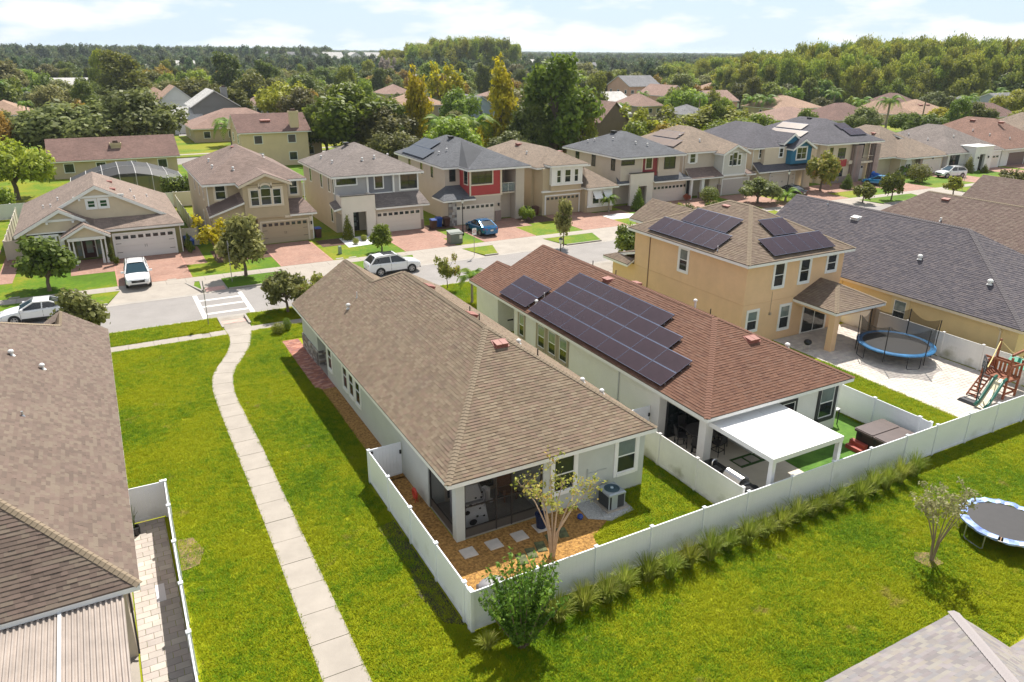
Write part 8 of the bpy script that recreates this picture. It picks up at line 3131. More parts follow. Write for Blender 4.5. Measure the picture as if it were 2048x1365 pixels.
def proto(kind, var=0):
 """(trunk, crown) meshes in a unit box: radius 1, height 1"""
 k = (kind, var)
 if k in PROTO:
  return PROTO[k]
 cl = clumps(kind, len(kind) * 7 + var * 31)
 n, s = {'oak': (8500, .062), 'tall': (7500, .062), 'spire': (4200, .075), 'small': (2600, .10), 'round': (3000, .085), 'cone': (3000, .075), 'ball': (2200, .085), 'wisp': (1500, .085), 'oval': (2600, .10)}[kind]
 cm = leaves('crown', cl, n, s, var * 7 + len(kind), .3, shell=.35 if kind in ('cone', 'ball') else .5, zs=.5)
 t = MB()
 rg = random.Random(var + 5)
 zt = .45 if kind in ('oak', 'small', 'round', 'wisp', 'oval') else .8
 if kind not in ('ball', 'cone'):
  nst = {'oak': 2, 'wisp': 3, 'small': 1}.get(kind, 1)
  tr = .05 if kind != 'wisp' else .025
  t.tube([(0, 0, -.01), (.01, .02, zt * .35), (.02, -.02, zt * .6), (0, 0, zt)], [tr * 1.3, tr, tr * .85, tr * .5], 7)
  for c in cl[:9 if kind != 'spire' else 4]:
   z0 = min(c[2] * .55, zt * .7)
   t.tube([(0, 0, z0), (c[0] * .45, c[1] * .45, (z0 + c[2]) / 2 + .02), (c[0], c[1], c[2])], [tr * .55, tr * .38, tr * .15], 5, False)
 tm = t.mesh('trunk') if t.v else None
 PROTO[k] = (tm, cm)
 return PROTO[k]
_tc = {}
def tree(name, label, cat, loc, h, w, kind, mat, group=None, bark=None, rz=None, var=None):
 var = random.randrange(3) if var is None else var
 tm, cm = proto(kind, var)
 key = (kind, var, mat, bark.name if bark else '')
 if key not in _tc:
  a = tm.copy() if tm else None
  if a:
   a.materials.clear()
   a.materials.append(bark or BARK)
  b = cm.copy()
  b.materials.clear()
  b.materials.append(LF[mat])
  _tc[key] = (a, b)
 a, b = _tc[key]
 o = thing(name, label, cat, loc, group)
 if a:
  link('trunk', a, None, o)
 link('crown' if a else 'foliage', b, None, o)
 o.scale = (w / 2, w / 2, h)
 o.rotation_euler = (0, 0, random.uniform(0, 6.28) if rz is None else rz)
 return o
def at_px(px, pb, pt, wpx):
 p = G(px, pb)
 d = project(p)[2]
 r = ray(px, pt)
 h = CAM_H + r.z / math.hypot(r.x, r.y) * math.hypot(p.x, p.y)
 return (p.x, p.y, 0), h, wpx * d / F_PX
def ptree(label, px, pb, pt, wpx, kind, mat, name='tree', cat='tree', group=None, bark=None):
 loc, h, w = at_px(px, pb, pt, wpx)
 return tree(name, label, cat, loc, h * 1.07, w * 1.14, kind, mat, group, bark)
def frond_mesh(name, L=1.0, n=22, width=.16, droop=.75, seed=0):
 rg = np.random.default_rng(seed)
 V, Lp, T = [], [], []
 pts = []
 for i in range(n + 1):
  f = i / n
  pts.append(Vector((L * math.sin(f * 1.25) / 1.0, 0, L * (.42 * math.sin(f * math.pi * .62) - droop * f ** 2.4))))
 for i in range(1, n):
  p = pts[i]
  d = (pts[i + 1] - pts[i - 1]).normalized()
  ll = L * width * 2.2 * math.sin(math.pi * min(1, (i / n * .92 + .1))) ** .6
  for s in (-1, 1):
   t = p + (d * .55 + Vector((0, s * .85, -.38 + rg.uniform(-.15, .15)))).normalized() * ll
   q = d * (L * .03)
   k = len(V)
   V += [p - q, p + q, t + q * .3, t - q * .3]
   Lp += [k, k + 1, k + 2, k + 3]
   T.append(4)
 for i in range(n):
  k = len(V)
  w = L * .012 * (1 - i / n) + .002
  V += [pts[i] + Vector((0, -w, .004)), pts[i] + Vector((0, w, .004)), pts[i + 1] + Vector((0, w, .004)), pts[i + 1] + Vector((0, -w, .004))]
  Lp += [k, k + 1, k + 2, k + 3]
  T.append(4)
 return np_mesh(name, [tuple(v) for v in V], Lp, T)
FR = [frond_mesh('frond', seed=s, droop=dr) for s, dr in ((1, .55), (2, .8), (3, 1.05))]
for f in FR:
 f.materials.append(LF['palm'])
PTR = MB().lathe([(.06, 0), (.045, .1), (.038, .5), (.04, .93), (.055, .97), (.03, 1.0)], (0, 0), 9).mesh('trunk')
PTR.materials.append(M('grey palm trunk', (.26, .22, .17), .9, noise=(6, .25), bump=(10, .02)))
def palm(label, loc, h, fl, nf=15, group=None, up=.0):
 o = thing('palm_tree', label, 'palm', loc, group)
 t = link('trunk', PTR, None, o)
 t.scale = (max(2.0, fl * 1.9),) * 2 + (h,)
 for k in range(nf):
  f = link('frond', FR[k % 3], None, o, (0, 0, h * .985))
  f.rotation_euler = (0, (-.55 + .9 * (k % 5) / 5) - up, k * 2.4 + random.uniform(-.2, .2))
  f.scale = (fl * random.uniform(.85, 1.1),) * 3
 return o
def ppalm(label, px, pb, pc, wpx, nf=15, group=None, up=0.0):
 loc, h, w = at_px(px, pb, pc, wpx)
 return palm(label, loc, h, w / 2, nf, group, up)
# --- near plants
# crape myrtle inside the fence: many bare stems, sparse leaves
def multistem(label, loc, h, w, nst, mat, nleaf, leaf, bark, seed, spread=.5, name='crape_myrtle', low=.45):
 rg = random.Random(seed)
 o = thing(name, label, 'tree', loc)
 x, y, z = loc
 m = MB()
 tips = []
 for k in range(nst):
  a = 6.28 * k / nst + rg.uniform(-.3, .3)
  r0, r1 = .05 * w, w * .5 * rg.uniform(.4, 1)
  p = [(x + r0 * math.cos(a) * .4, y + r0 * math.sin(a) * .4, z), (x + r0 * 1.3 * math.cos(a), y + r0 * 1.3 * math.sin(a), z + h * low * .7),
    (x + r1 * .5 * math.cos(a), y + r1 * .5 * math.sin(a), z + h * (low + .15)), (x + r1 * math.cos(a), y + r1 * math.sin(a), z + h * rg.uniform(.72, .98))]
  m.tube(p, [.034 * h / 3, .028 * h / 3, .019 * h / 3, .007], 6)
  for j in range(5):
   f = rg.uniform(.25, 1)
   b0 = Vector(p[2]).lerp(Vector(p[3]), f)
   e = b0 + Vector((rg.uniform(-1, 1), rg.uniform(-1, 1), rg.uniform(.0, .9))) * h * .16
   m.tube([b0, (b0 + e) / 2 + Vector((0, 0, .03)), e], [.012, .009, .004], 4, False)
   tips.append(e)
   tips.append((b0 + e) / 2)
  tips.append(Vector(p[3]))
 part(o, 'trunk', m, bark)
 cl = [(t.x - x, t.y - y, t.z - z, .17, .16) for t in tips]
 c = link('crown', leaves('crown', cl, nleaf, leaf, seed, .2, shell=.1), LF[mat], o)
 return o
multistem('crape myrtle with sparse yellowing leaves inside the white fence', (12.85, 19.97, 0), 3.7, 3.3, 10, 'myrtle', 800, .075, BARK_P, 3)
multistem('slender multi stemmed myrtle standing alone on the back lawn', (25.45, 12.89, 0), 3.25, 1.9, 8, 'sage', 1500, .065, M('grey brown stem', (.26, .2, .15), .8), 8, low=.4)
# leafy corner bush: upright leafy shoots
o = thing('bush', 'bright green leafy bush outside the white fence corner', 'bush', (9.52, 16.41, 0))
rg_ = random.Random(12)
m, cl = MB(), []
for k in range(44):
 a, r = rg_.uniform(0, 6.28), math.sqrt(rg_.random())
 hh = (3.75 - 1.6 * r * r) * rg_.uniform(.72, 1.06)
 x0, y0, x1, y1 = .12 * r * math.cos(a), .12 * r * math.sin(a), 1.5 * r * math.cos(a), 1.5 * r * math.sin(a)
 m.tube([(9.52 + x0, 16.41 + y0, 0), (9.52 + x1 * .55, 16.41 + y1 * .55, hh * .5), (9.52 + x1, 16.41 + y1, hh)], [.03, .018, .006], 5)
 for j in range(12):
  f = .18 + .82 * j / 11
  g = f if f > .5 else f
  cl.append((x0 + (x1 - x0) * f ** 1.3, y0 + (y1 - y0) * f ** 1.3, hh * f, .05 + .10 * (1 - f), .12))
part(o, 'stem', m, BARK)
link('foliage', leaves('foliage', cl, 11000, .075, 5, .5, 2.0, .2), LF['bush'], o)
# fountain grasses along the fence
def fountain(seed):
 rg = np.random.default_rng(seed)
 V, Lp, T = [], [], []
 for i in range(300):
  a, r0 = rg.uniform(0, 6.28), rg.uniform(0, .16)
  L, out = rg.uniform(.75, 1.15), rg.uniform(.1, .68)
  ca, sa, w = math.cos(a), math.sin(a), rg.uniform(.010, .019)
  k = len(V)
  for j, f in enumerate((0, .4, .75, 1.0)):
   rr = r0 + out * L * .85 * f ** 1.5
   z = L * (1.0 * f - .62 * out * f ** 2.6)
   ww = w * (1 - f * .85)
   V += [(rr * ca - ww * sa, rr * sa + ww * ca, z), (rr * ca + ww * sa, rr * sa - ww * ca, z)]
  for j in range(3):
   Lp += [k + 2 * j, k + 2 * j + 1, k + 2 * j + 3, k + 2 * j + 2]
   T.append(4)
 return np_mesh('blades', V, Lp, T)
FG = [fountain(s) for s in (1, 2, 3, 4)]
for f in FG:
 f.materials.append(LF['fount'])
word = ['first', 'second', 'third', 'fourth', 'fifth', 'sixth', 'seventh', 'eighth', 'ninth', 'tenth', 'eleventh', 'twelfth', 'thirteenth', 'fourteenth', 'fifteenth', 'sixteenth', 'seventeenth', 'eighteenth', 'nineteenth', 'twentieth', 'twenty first']
for k in range(21):
 f = k / 20
 o = thing('fountain_grass', word[k] + ' clump of fountain grass along the fence counting from the leafy bush', 'ornamental grass', (11.3 + 19.1 * f + random.uniform(-.12, .12), 17.0 + random.uniform(-.12, .15), 0), 'fountain grasses along the white fence')
 link('blades', FG[k % 4], None, o)
 s = random.uniform(.92, 1.15)
 o.scale = (s, s, s * random.uniform(1.0, 1.25) * (1.15 if k > 17 else 1))
 o.rotation_euler = (0, 0, random.uniform(0, 6.28))
o = thing('fountain_grass', 'thin grass clump at the foot of the white fence corner post', 'ornamental grass', (8.5, 16.9, 0), 'fountain grasses along the white fence')
link('blades', FG[1], None, o)
o.scale = (.75, .75, .6)
# front gardens on this side
tree('tree', 'round headed tree on the near verge right of the crosswalk ramp', 'tree', (10.61, 53.4, 0), 3.6, 3.6, 'small', 'olive', var=0)
tree('shrub', 'tall red tinged shrub before the sage grey bungalow', 'shrub', (13.0, 51.6, 0), 3.6, 3.6, 'round', 'myrtle', var=1)
tree('shrub', 'leafy green shrub just left of the sage grey gable', 'shrub', (15.2, 52.4, 0), 3.4, 3.6, 'round', 'green', var=2)
tree('tree', 'thin bare looking tree on the near verge behind the sage roof', 'tree', (23.4, 53.4, 0), 3.3, 2.4, 'wisp', 'myrtle', var=0)
palm('small palm in front of the white bungalow', (23.6, 49.2, 0), 2.0, 1.25, 18)
tree('tree', 'dark leaved street tree with red fruit left of the apricot house', 'tree', (42.0, 53.3, 0), 4.6, 3.8, 'small', 'dark', var=1)
tree('tree', 'bushy olive tree whose crown covers the near kerb behind the left roof', 'tree', (-2.6, 53.2, 0), 3.6, 3.9, 'small', 'olive', var=2)
for lb, x, y, h, w in (('small round shrub at the front corner of the sage grey bungalow', 9.0, 49.2, .8, .9), ('narrow dark shrub beside the front corner wall', 9.7, 49.6, .9, .6)):
 tree('shrub', lb, 'shrub', (x, y, 0), h, w, 'ball', 'green')
for k, (px_, py_) in enumerate(((1335, 436), (1375, 452), (1395, 425))):
 p = G(px_, py_)
 tree('shrub', ['yellow green shrub behind the apricot roof', 'olive street tree before the greige portal house', 'round green shrub by the road sign'][k], 'shrub', (p.x, min(p.y, 66), 0), (2.4, 2.6, 2.0)[k], (3.2, 3.4, 2.4)[k], 'round', ('lime', 'olive', 'green')[k])
# front gardens across the street: (label, px, base, top, width, kind, leaf)
for a in (('broad dark street tree in front of the olive bungalow', 100, 582, 480, 118, 'small', 'dark'), ('yellow flecked tree beside the khaki house', 432, 522, 425, 95, 'wisp', 'yellow'),
    ('olive green tree on the verge before the khaki garage', 492, 552, 437, 100, 'small', 'olive'), ('narrow dark cypress at the pale entrance portal', 697, 480, 430, 24, 'cone', 'green'),
    ('small round tree in front of the cream garage', 764, 503, 452, 50, 'small', 'green'), ('clipped standard tree on the verge before the white window bay', 1127, 492, 407, 40, 'oval', 'olive'),
    ('small sculpted tree by the greige balcony house', 1052, 442, 409, 34, 'round', 'lime'), ('conical green shrub at the render portal', 1275, 420, 375, 28, 'cone', 'green'),
    ('dark round shrub by the columned porch', 1417, 405, 376, 34, 'ball', 'dark'), ('leafy tree in front of the beige garage', 1515, 408, 353, 80, 'small', 'olive'),
    ('tree with bronze leaves before the stone columned house', 1640, 382, 298, 62, 'small', 'myrtle'), ('small dark tree on the verge near the cable pedestal', 1725, 405, 362, 42, 'small', 'dark'),
    ('dark young tree standing on the right verge', 1782, 400, 338, 46, 'small', 'dark'), ('conical dark shrub at the stone columns', 1693, 378, 348, 26, 'cone', 'dark'),
    ('conical shrub at the white entrance tower', 1935, 345, 312, 22, 'cone', 'olive'), ('small shrub at the foot of the white tower', 1968, 346, 328, 16, 'cone', 'dark'),
    ('shrubby tree on the verge before the white suv', 1906, 390, 355, 40, 'small', 'green'), ('bushy street tree above the brown roof at the right', 2020, 385, 330, 52, 'small', 'olive'), ('dark shrub by the arched window', 1835, 365, 330, 40, 'ball', 'dark'), ('maroon shrub beside the greige garage', 1372, 402, 386, 16, 'round', 'red')):
 ptree(*a)
for k, (x, y) in enumerate(((-3.55, 73.8), (-.05, 73.4), (6.5, 75.0))):
 tree('shrub', ['spiral clipped shrub left of the olive porch', 'spiral clipped shrub right of the olive porch', 'spiral clipped shrub by the white garage door'][k], 'shrub', (x, y, 0), 1.9, 1.0, 'spire', 'dark')
ppalm('small palm in the white stone bed before the awning wing', 1217, 425, 400, 44, 16)
ppalm('low palm in front of the teal blue gabled house', 1570, 405, 392, 60, 14)
ppalm('small palm by the arched window bungalow', 1812, 352, 342, 40, 14)
for k, (px_, py_) in enumerate(((728, 482), (712, 489))):
 p = G(px_, py_)
 tree('shrub', ['tiny shrub in the white stone bed', 'second tiny shrub in the white stone bed'][k], 'shrub', (p.x, p.y, .02), .6, .7, 'ball', 'lime')
# ------------------------------------------------------------------ houses and trees beyond the row
BR, OR, GRY, WHT = rtex('maroon brown far roof', (.19, .115, .095)), rtex('orange tan far roof', (.36, .235, .165)), rtex('grey far roof', (.20, .195, .20)), rtex('pale far roof', (.52, .50, .47))
PNK = rtex('pinkish far roof', (.30, .195, .155))
WALLC = {'tan': M('far tan wall', (.50, .40, .26), .85, noise=(.6, .08)), 'cream': M('far cream wall', (.64, .51, .32), .85, noise=(.6, .06)), 'white': M('far white wall', (.68, .66, .62), .85, noise=(.6, .05)),
   'grey': M('far grey wall', (.20, .20, .20), .85, noise=(.6, .06)), 'peach': M('far peach wall', (.62, .38, .26), .85, noise=(.6, .06)), 'brown': M('far brown wall', (.20, .145, .11), .85, noise=(.6, .08)), 'green': M('far pale green wall', (.50, .53, .36), .85), 'blue': M('far blue grey wall', (.33, .38, .42), .85)}
SPOTS = []
def bghouse(label, px, pb, wpx, dep, eave, rise, rt, wall, rm, nwin=2, chim=None, storeys=1, winE=1, cat='house', lk=0):
 """a whole house: walls, pitched roof with eaves, windows with panes, chimney. (px, pb) = foot of its front wall"""
 p = G(px, pb)
 d = project(p)[2]
 w = wpx * d / F_PX
 x0, x1, y0, y1 = p.x - w / 2, p.x + w / 2, p.y, p.y + dep
 SPOTS.append((x0 - 2, x1 + 2, y0 - 2, y1 + 2, label))
 t = thing('house', label, cat, (x0, y0, 0))
 W = WALLC[wall]
 box_wall(t, [(x0, x1, y0, y1, -.4, eave)], W)
 o = .5
 if rt == 'gx':
  pl = gable_x(x0 - o, x1 + o, y0 - o, y1 + o, eave - .1, rise)
  m = MB()
  tri_x(m, y0, y1, x0, .2, eave - .05, rise * .93)
  tri_x(m, y0, y1, x1 - .2, .2, eave - .05, rise * .93)
  part(t, 'gable_wall', m, W)
 elif rt == 'gy':
  pl = gable_y(x0 - o, x1 + o, y0 - o, y1 + o, eave - .1, rise)
  m = MB()
  tri_y(m, x0, x1, y0, .2, eave - .05, rise * .93)
  part(t, 'gable_wall', m, W)
 else:
  pl = hip(x0 - o, x1 + o, y0 - o, y1 + o, eave, rise)
 roof(t, pl, rm, WHITE if wall != 'brown' else WALLC['brown'], fas=.15)
 for s in range(storeys):
  zc = 1.5 + s * 2.8
  for k in range(nwin):
   window(t, 'S', (x0 + w * (k + .5) / nwin, y0, zc), 1.2, 1.2, .1, style=(2, 1), sm=BRONZE if wall in ('cream', 'tan') else WHITE)
  for k in range(winE):
   window(t, 'W', (x0, y0 + dep * (k + .5) / winE, zc), 1.0, 1.2, .1)
 if chim:
  cx, cy, ch_ = x0 + w * chim[0], y0 + dep * chim[1], chim[2]
  m = MB()
  m.box(cx - .7, cx + .7, cy - .5, cy + .5, 0, ch_)
  m.box(cx - .8, cx + .8, cy - .6, cy + .6, ch_ - .35, ch_)
  c_ = part(t, 'chimney', m, W)
  m = MB()
  m.box(cx - .35, cx + .35, cy - .3, cy + .3, ch_, ch_ + .35)
  part(c_, 'flue', m, BR)
 for k in range(lk):
  m = MB()
  c = Vector(pl[0][0]).lerp(Vector(pl[0][1]), (k + .6) / (lk + .4)).lerp(Vector(pl[0][2]).lerp(Vector(pl[0][-1]), 1 - (k + .6) / (lk + .4)), .6)
  box_vent(t, c, pn(pl[0]), VENTRED, 1.6, .7, .25, 'skylight')
 return t, (x0, x1, y0, y1)
bghouse('low ranch house with long maroon brown roof behind the olive bungalow', 238, 352, 222, 10, 2.7, 2.7, 'gx', 'tan', BR, 4, (.52, .25, 4.6))
bghouse('cream two storey house with maroon roof and broad chimney', 556, 332, 130, 9, 5.6, 2.6, 'gx', 'cream', BR, 2, (.82, .1, 8.6), 2, 2, lk=1)
bghouse('cream wing with maroon roof right of the broad chimney', 622, 318, 48, 8, 5.4, 2.2, 'gx', 'cream', BR, 1, None, 2)
bghouse('tan house with wide pinkish hipped roof behind the palm', 490, 282, 185, 15, 2.8, 3.4, 'hip', 'tan', PNK, 4)
bghouse('grey gabled two storey house with chimney', 438, 262, 86, 12, 5.6, 3.6, 'gy', 'grey', WHT, 1, (.8, .5, 9.5))
bghouse('low white wing with pale roof left of the grey gable', 372, 266, 66, 9, 2.8, 2.8, 'gx', 'white', WHT, 2)
bghouse('pink roofed gabled house with white front at the left', 358, 232, 62, 14, 4.2, 4.0, 'gy', 'white', OR, 1)
bghouse('pale modern house with flat looking white roof at the left', 152, 192, 90, 14, 4.2, 2.6, 'gx', 'tan', WHT, 5)
bghouse('orange roofed house at the left edge', 12, 255, 95, 16, 2.8, 3.0, 'hip', 'tan', OR, 3)
bghouse('white house among trees at the left edge', 28, 214, 60, 12, 3.2, 2.6, 'gx', 'white', GRY, 2)
bghouse('orange roofed house between the yellow trees', 845, 232, 105, 14, 3, 3.4, 'hip', 'tan', OR, 4)
bghouse('grey roofed house half hidden right of the round tree', 962, 236, 60, 12, 3.2, 3, 'gy', 'blue', GRY, 1)
bghouse('small white house beyond the yellow tree', 855, 182, 40, 10, 5, 2.6, 'gx', 'white', GRY, 3, None, 1)
bghouse('orange roofed house right of the tall yellow spire', 1030, 212, 90, 14, 3, 3.2, 'hip', 'peach', PNK, 3)
bghouse('brown gabled house behind the blue grey roof', 1226, 292, 66, 11, 4.8, 4.0, 'gy', 'brown', PNK, 2)
bghouse('pale green house with screened pool roof', 1218, 255, 96, 13, 3.4, 2.4, 'gx', 'green', WHT, 2)
bghouse('long pale roofed house below the peach building', 1222, 222, 96, 13, 3.0, 2.8, 'gx', 'white', WHT, 3)
bghouse('peach two storey building with dark grey roof', 1288, 208, 76, 14, 6.4, 3.6, 'gx', 'peach', GRY, 5, None, 2, 3)
bghouse('peach house with red gable beside the round trees', 1350, 218, 60, 14, 4.4, 3.4, 'gy', 'peach', PNK, 1)
bghouse('small grey roofed house behind the lime hedge', 1392, 250, 70, 9, 2.8, 2.2, 'hip', 'white', GRY, 3)
bghouse('salmon roofed house behind the palms', 1450, 222, 62, 12, 3.2, 3.2, 'gx', 'peach', PNK, 2)
bghouse('wide tan house with low hipped roof and brick walls', 1600, 236, 118, 15, 2.8, 3.2, 'hip', 'tan', OR, 5, (.62, .7, 6))
bghouse('grey two storey house in front of the forest', 1660, 200, 64, 13, 5.8, 3.2, 'gx', 'grey', GRY, 3, None, 2, 2)
bghouse('white roofed house before the forest', 1582, 196, 60, 13, 3, 2.2, 'gx', 'white', WHT, 3)
bghouse('maroon roofed house behind the stone columned house', 1715, 262, 135, 13, 2.8, 3.6, 'hip', 'tan', BR, 3)
bghouse('brown hipped house behind the teal gabled house', 1610, 262, 130, 13, 2.8, 2.6, 'hip', 'tan', PNK, 3)
bghouse('orange roofed house with three skylights at the right', 1868, 248, 108, 14, 2.8, 3.4, 'hip', 'white', OR, 3, lk=2)
bghouse('tan gabled house with brown roof and chimney at the right', 1888, 214, 110, 13, 3.6, 3.2, 'gx', 'tan', OR, 3, (.85, .5, 8))
bghouse('small white gabled house at the right', 1972, 232, 44, 10, 3.4, 2.2, 'gy', 'white', GRY, 1)
bghouse('blue grey house at the right edge', 2040, 236, 90, 14, 4.0, 3.2, 'gx', 'blue', GRY, 2)
bghouse('red roofed house before the forest at the right', 1735, 206, 70, 12, 3, 2.6, 'gx', 'white', PNK, 2)
for a in (('tan roofed house above the salmon roof', 1440, 196, 60, OR), ('brown roofed house left of the tan house with chimney', 1815, 226, 60, BR), ('pinkish roofed house left of the round headed trees', 1300, 232, 60, PNK), ('pale roofed house beyond the lime hedge', 1520, 205, 50, WHT), ('tan roofed house beyond the coral red tree', 1512, 182, 46, OR), ('brown roofed house at the right end of the gardens', 2010, 255, 70, BR), ('orange roofed house left of the golden shrub', 1800, 250, 60, OR), ('tan roofed house among oaks at the left', 318, 214, 50, OR), ('brown roofed house above the ranch oaks', 305, 232, 60, PNK), ('pinkish roofed house left of the lime tree', 540, 232, 60, PNK), ('pale roofed house right of the great oak', 800, 204, 60, PNK), ('grey roofed house beyond the golden spire', 1010, 178, 54, GRY), ('tan roofed house by the dark tree', 1240, 182, 60, PNK), ('small grey house behind the cream wing', 640, 262, 40, GRY)):
 bghouse(a[0], a[1], a[2], a[3], 13, 2.9, 3.1, 'hip' if a[4] is not WHT else 'gx', 'tan', a[4], 3)
for k in range(7):
 bghouse('grey roofed row house number %s of the far terrace' % ['one', 'two', 'three', 'four', 'five', 'six', 'seven'][k], 545 + k * 42, 133 + (k % 2), 38, 22, 9, 7, 'gx' if k % 2 else 'gy', 'white', GRY if k < 3 else WHT, 3)
for k, (px_, pb_, w_, wc) in enumerate(((70, 120, 60, 'white'), (330, 148, 40, 'peach'), (375, 150, 36, 'white'), (880, 140, 40, 'white'), (1050, 138, 60, 'white'), (1150, 128, 40, 'white'), (1290, 122, 50, 'white'), (1180, 150, 50, 'tan'))):
 bghouse('distant pale house among the woods, ' + ['at the far left', 'red walled', 'beside the red walled one', 'below the wooded hill', 'right of the wooded hill', 'near the skyline centre', 'near the skyline right of centre', 'behind the tall green tree'][k], px_, pb_, w_, 18, 6, 4, 'gx', wc, GRY if k % 2 else WHT, 3)
# pool cage of the ranch house: arched aluminium frame and dark screen
pcg = thing('pool_cage', 'dark screened pool cage with arched roof behind the olive bungalow', 'screen enclosure', (6, 104, 0))
m = MB()
scr = MB()
ar = lambda x: 2.9 + 1.7 * math.sin(math.pi * (x + 3) / 12.4)
for k in range(8):
 xa, xb = -3 + 12.4 * k / 7, -3 + 12.4 * (k + 1) / 7
 m.tube([(xa, 102, 0), (xa, 102, ar(xa) - .6), (xa, 104.5, ar(xa)), (xa, 109, ar(xa)), (xa, 110, 0)], .045, 5)
 if k < 7:
  scr.face([(xa, 104.5, ar(xa)), (xb, 104.5, ar(xb)), (xb, 109, ar(xb)), (xa, 109, ar(xa))])
  scr.face([(xa, 102, ar(xa) - .6), (xb, 102, ar(xb) - .6), (xb, 104.5, ar(xb)), (xa, 104.5, ar(xa))])
  scr.face([(xa, 102, 0), (xb, 102, 0), (xb, 102, ar(xb) - .6), (xa, 102, ar(xa) - .6)])
  m.bar((xa, 104.5, ar(xa)), (xb, 104.5, ar(xb)), .05)
part(pcg, 'frame', m, M('pale cage frame', (.5, .48, .46), .4))
part(pcg, 'screen', scr, net_mat('cage screen', (.014, .014, .018), .88))
for k, (x0, x1) in enumerate(((7.5, 14.5), (-14, -9.6))):
 o = thing('hedge', ['tall clipped dark hedge between the olive and khaki houses', 'rounded yellow green shrub behind the left fence'][k], 'hedge', ((x0 + x1) / 2, 101.5, 0))
 link('foliage', leaves('foliage', [(x, 0, z, .9, .9) for x in np.linspace(-(x1 - x0) / 2, (x1 - x0) / 2, 8) for z in (.7, 1.7, 2.5)], 6000, .2, k, shell=.6), LF['dark' if k == 0 else 'lime'], o)
# trees one can tell apart
for a in (('sprawling dark oak behind the ranch house at the left', 170, 322, 178, 220, 'oak', 'olive'), ('second sprawling dark oak, right part of the clump behind the ranch', 290, 320, 182, 170, 'oak', 'olive'), ('dark oak at the left end of the clump behind the ranch', 105, 326, 200, 120, 'oak', 'dark'),
    ('lime green tree at the left edge beside the dark house', 36, 400, 252, 150, 'oak', 'lime'), ('bronze leaved tree at the far left edge', 5, 330, 222, 80, 'oak', 'gold'), ('big bright green tree at the left beyond the oaks', 250, 212, 110, 118, 'tall', 'green'), ('pale green tree left of the big bright tree', 208, 200, 106, 46, 'tall', 'lime'),
    ('dark cedar beside the grey gabled house', 400, 222, 142, 105, 'oak', 'dark'), ('tall dark tree left of the lawn clearing', 462, 205, 112, 82, 'tall', 'dark'), ('dark tree right of the lawn clearing', 535, 198, 124, 60, 'tall', 'dark'), ('round lime green tree left of the great oak', 575, 258, 143, 112, 'oak', 'lime'), ('olive tree below the lime green one', 610, 268, 170, 84, 'oak', 'olive'),
    ('great spreading oak in the centre behind the houses', 715, 318, 155, 190, 'oak', 'green'), ('grey green oak, lower right of the great oak', 775, 322, 205, 130, 'oak', 'olive'), ('dark oak, lower left of the great oak', 655, 318, 198, 100, 'oak', 'dark'),
    ('yellow leaved column tree left of the palms', 838, 312, 150, 74, 'spire', 'yellow'), ('sparse yellow tree standing tall beyond the orange roof', 888, 240, 116, 88, 'wisp', 'yellow'), ('tall golden spire tree right of the palms', 1000, 312, 133, 100, 'spire', 'yellow'), ('round green tree before the grey roof', 918, 262, 178, 78, 'round', 'green'), ('rust coloured round tree beyond the great oak', 758, 186, 145, 66, 'round', 'gold'),
    ('huge bright topped green tree right of the golden spire', 1110, 318, 122, 160, 'tall', 'green'), ('dark undergrowth tree beneath the huge green tree', 1060, 322, 215, 100, 'oak', 'dark'), ('olive tree at the right foot of the huge green tree', 1165, 318, 195, 70, 'tall', 'green'),
    ('dark tree right of the huge green tree', 1190, 240, 150, 66, 'tall', 'dark'), ('feathery pale green tree before the brown gable', 1290, 300, 202, 110, 'wisp', 'lime'), ('feathery green tree right of the brown gable', 1325, 292, 215, 80, 'oak', 'olive'), ('wide lime bamboo clump behind the sandy roofs', 1425, 282, 214, 130, 'oak', 'lime'), ('lime bamboo clump, right part', 1478, 275, 222, 70, 'round', 'lime'),
    ('round headed green tree beside the cabbage palm', 1357, 234, 163, 54, 'round', 'green'), ('round headed green tree right of the cabbage palm', 1420, 230, 178, 34, 'round', 'green'), ('coral red flowering tree before the forest', 1485, 190, 164, 36, 'round', 'red'), ('big pale willow at the right edge', 2015, 220, 140, 110, 'oak', 'olive'),
    ('golden shrub tree before the skylight roof', 1880, 262, 212, 66, 'oak', 'yellow'), ('grey bare tree at the edge of the forest', 1942, 190, 122, 44, 'wisp', 'grey'), ('second grey bare tree higher in the forest', 1800, 170, 114, 36, 'wisp', 'grey'), ('golden tree standing out of the forest', 1850, 190, 130, 48, 'tall', 'yellow'), ('second golden tree standing out of the forest', 1892, 180, 126, 40, 'round', 'yellow'), ('leafless pale tree beyond the great oak', 778, 176, 120, 40, 'wisp', 'grey')):
 ptree(*a, group=None)
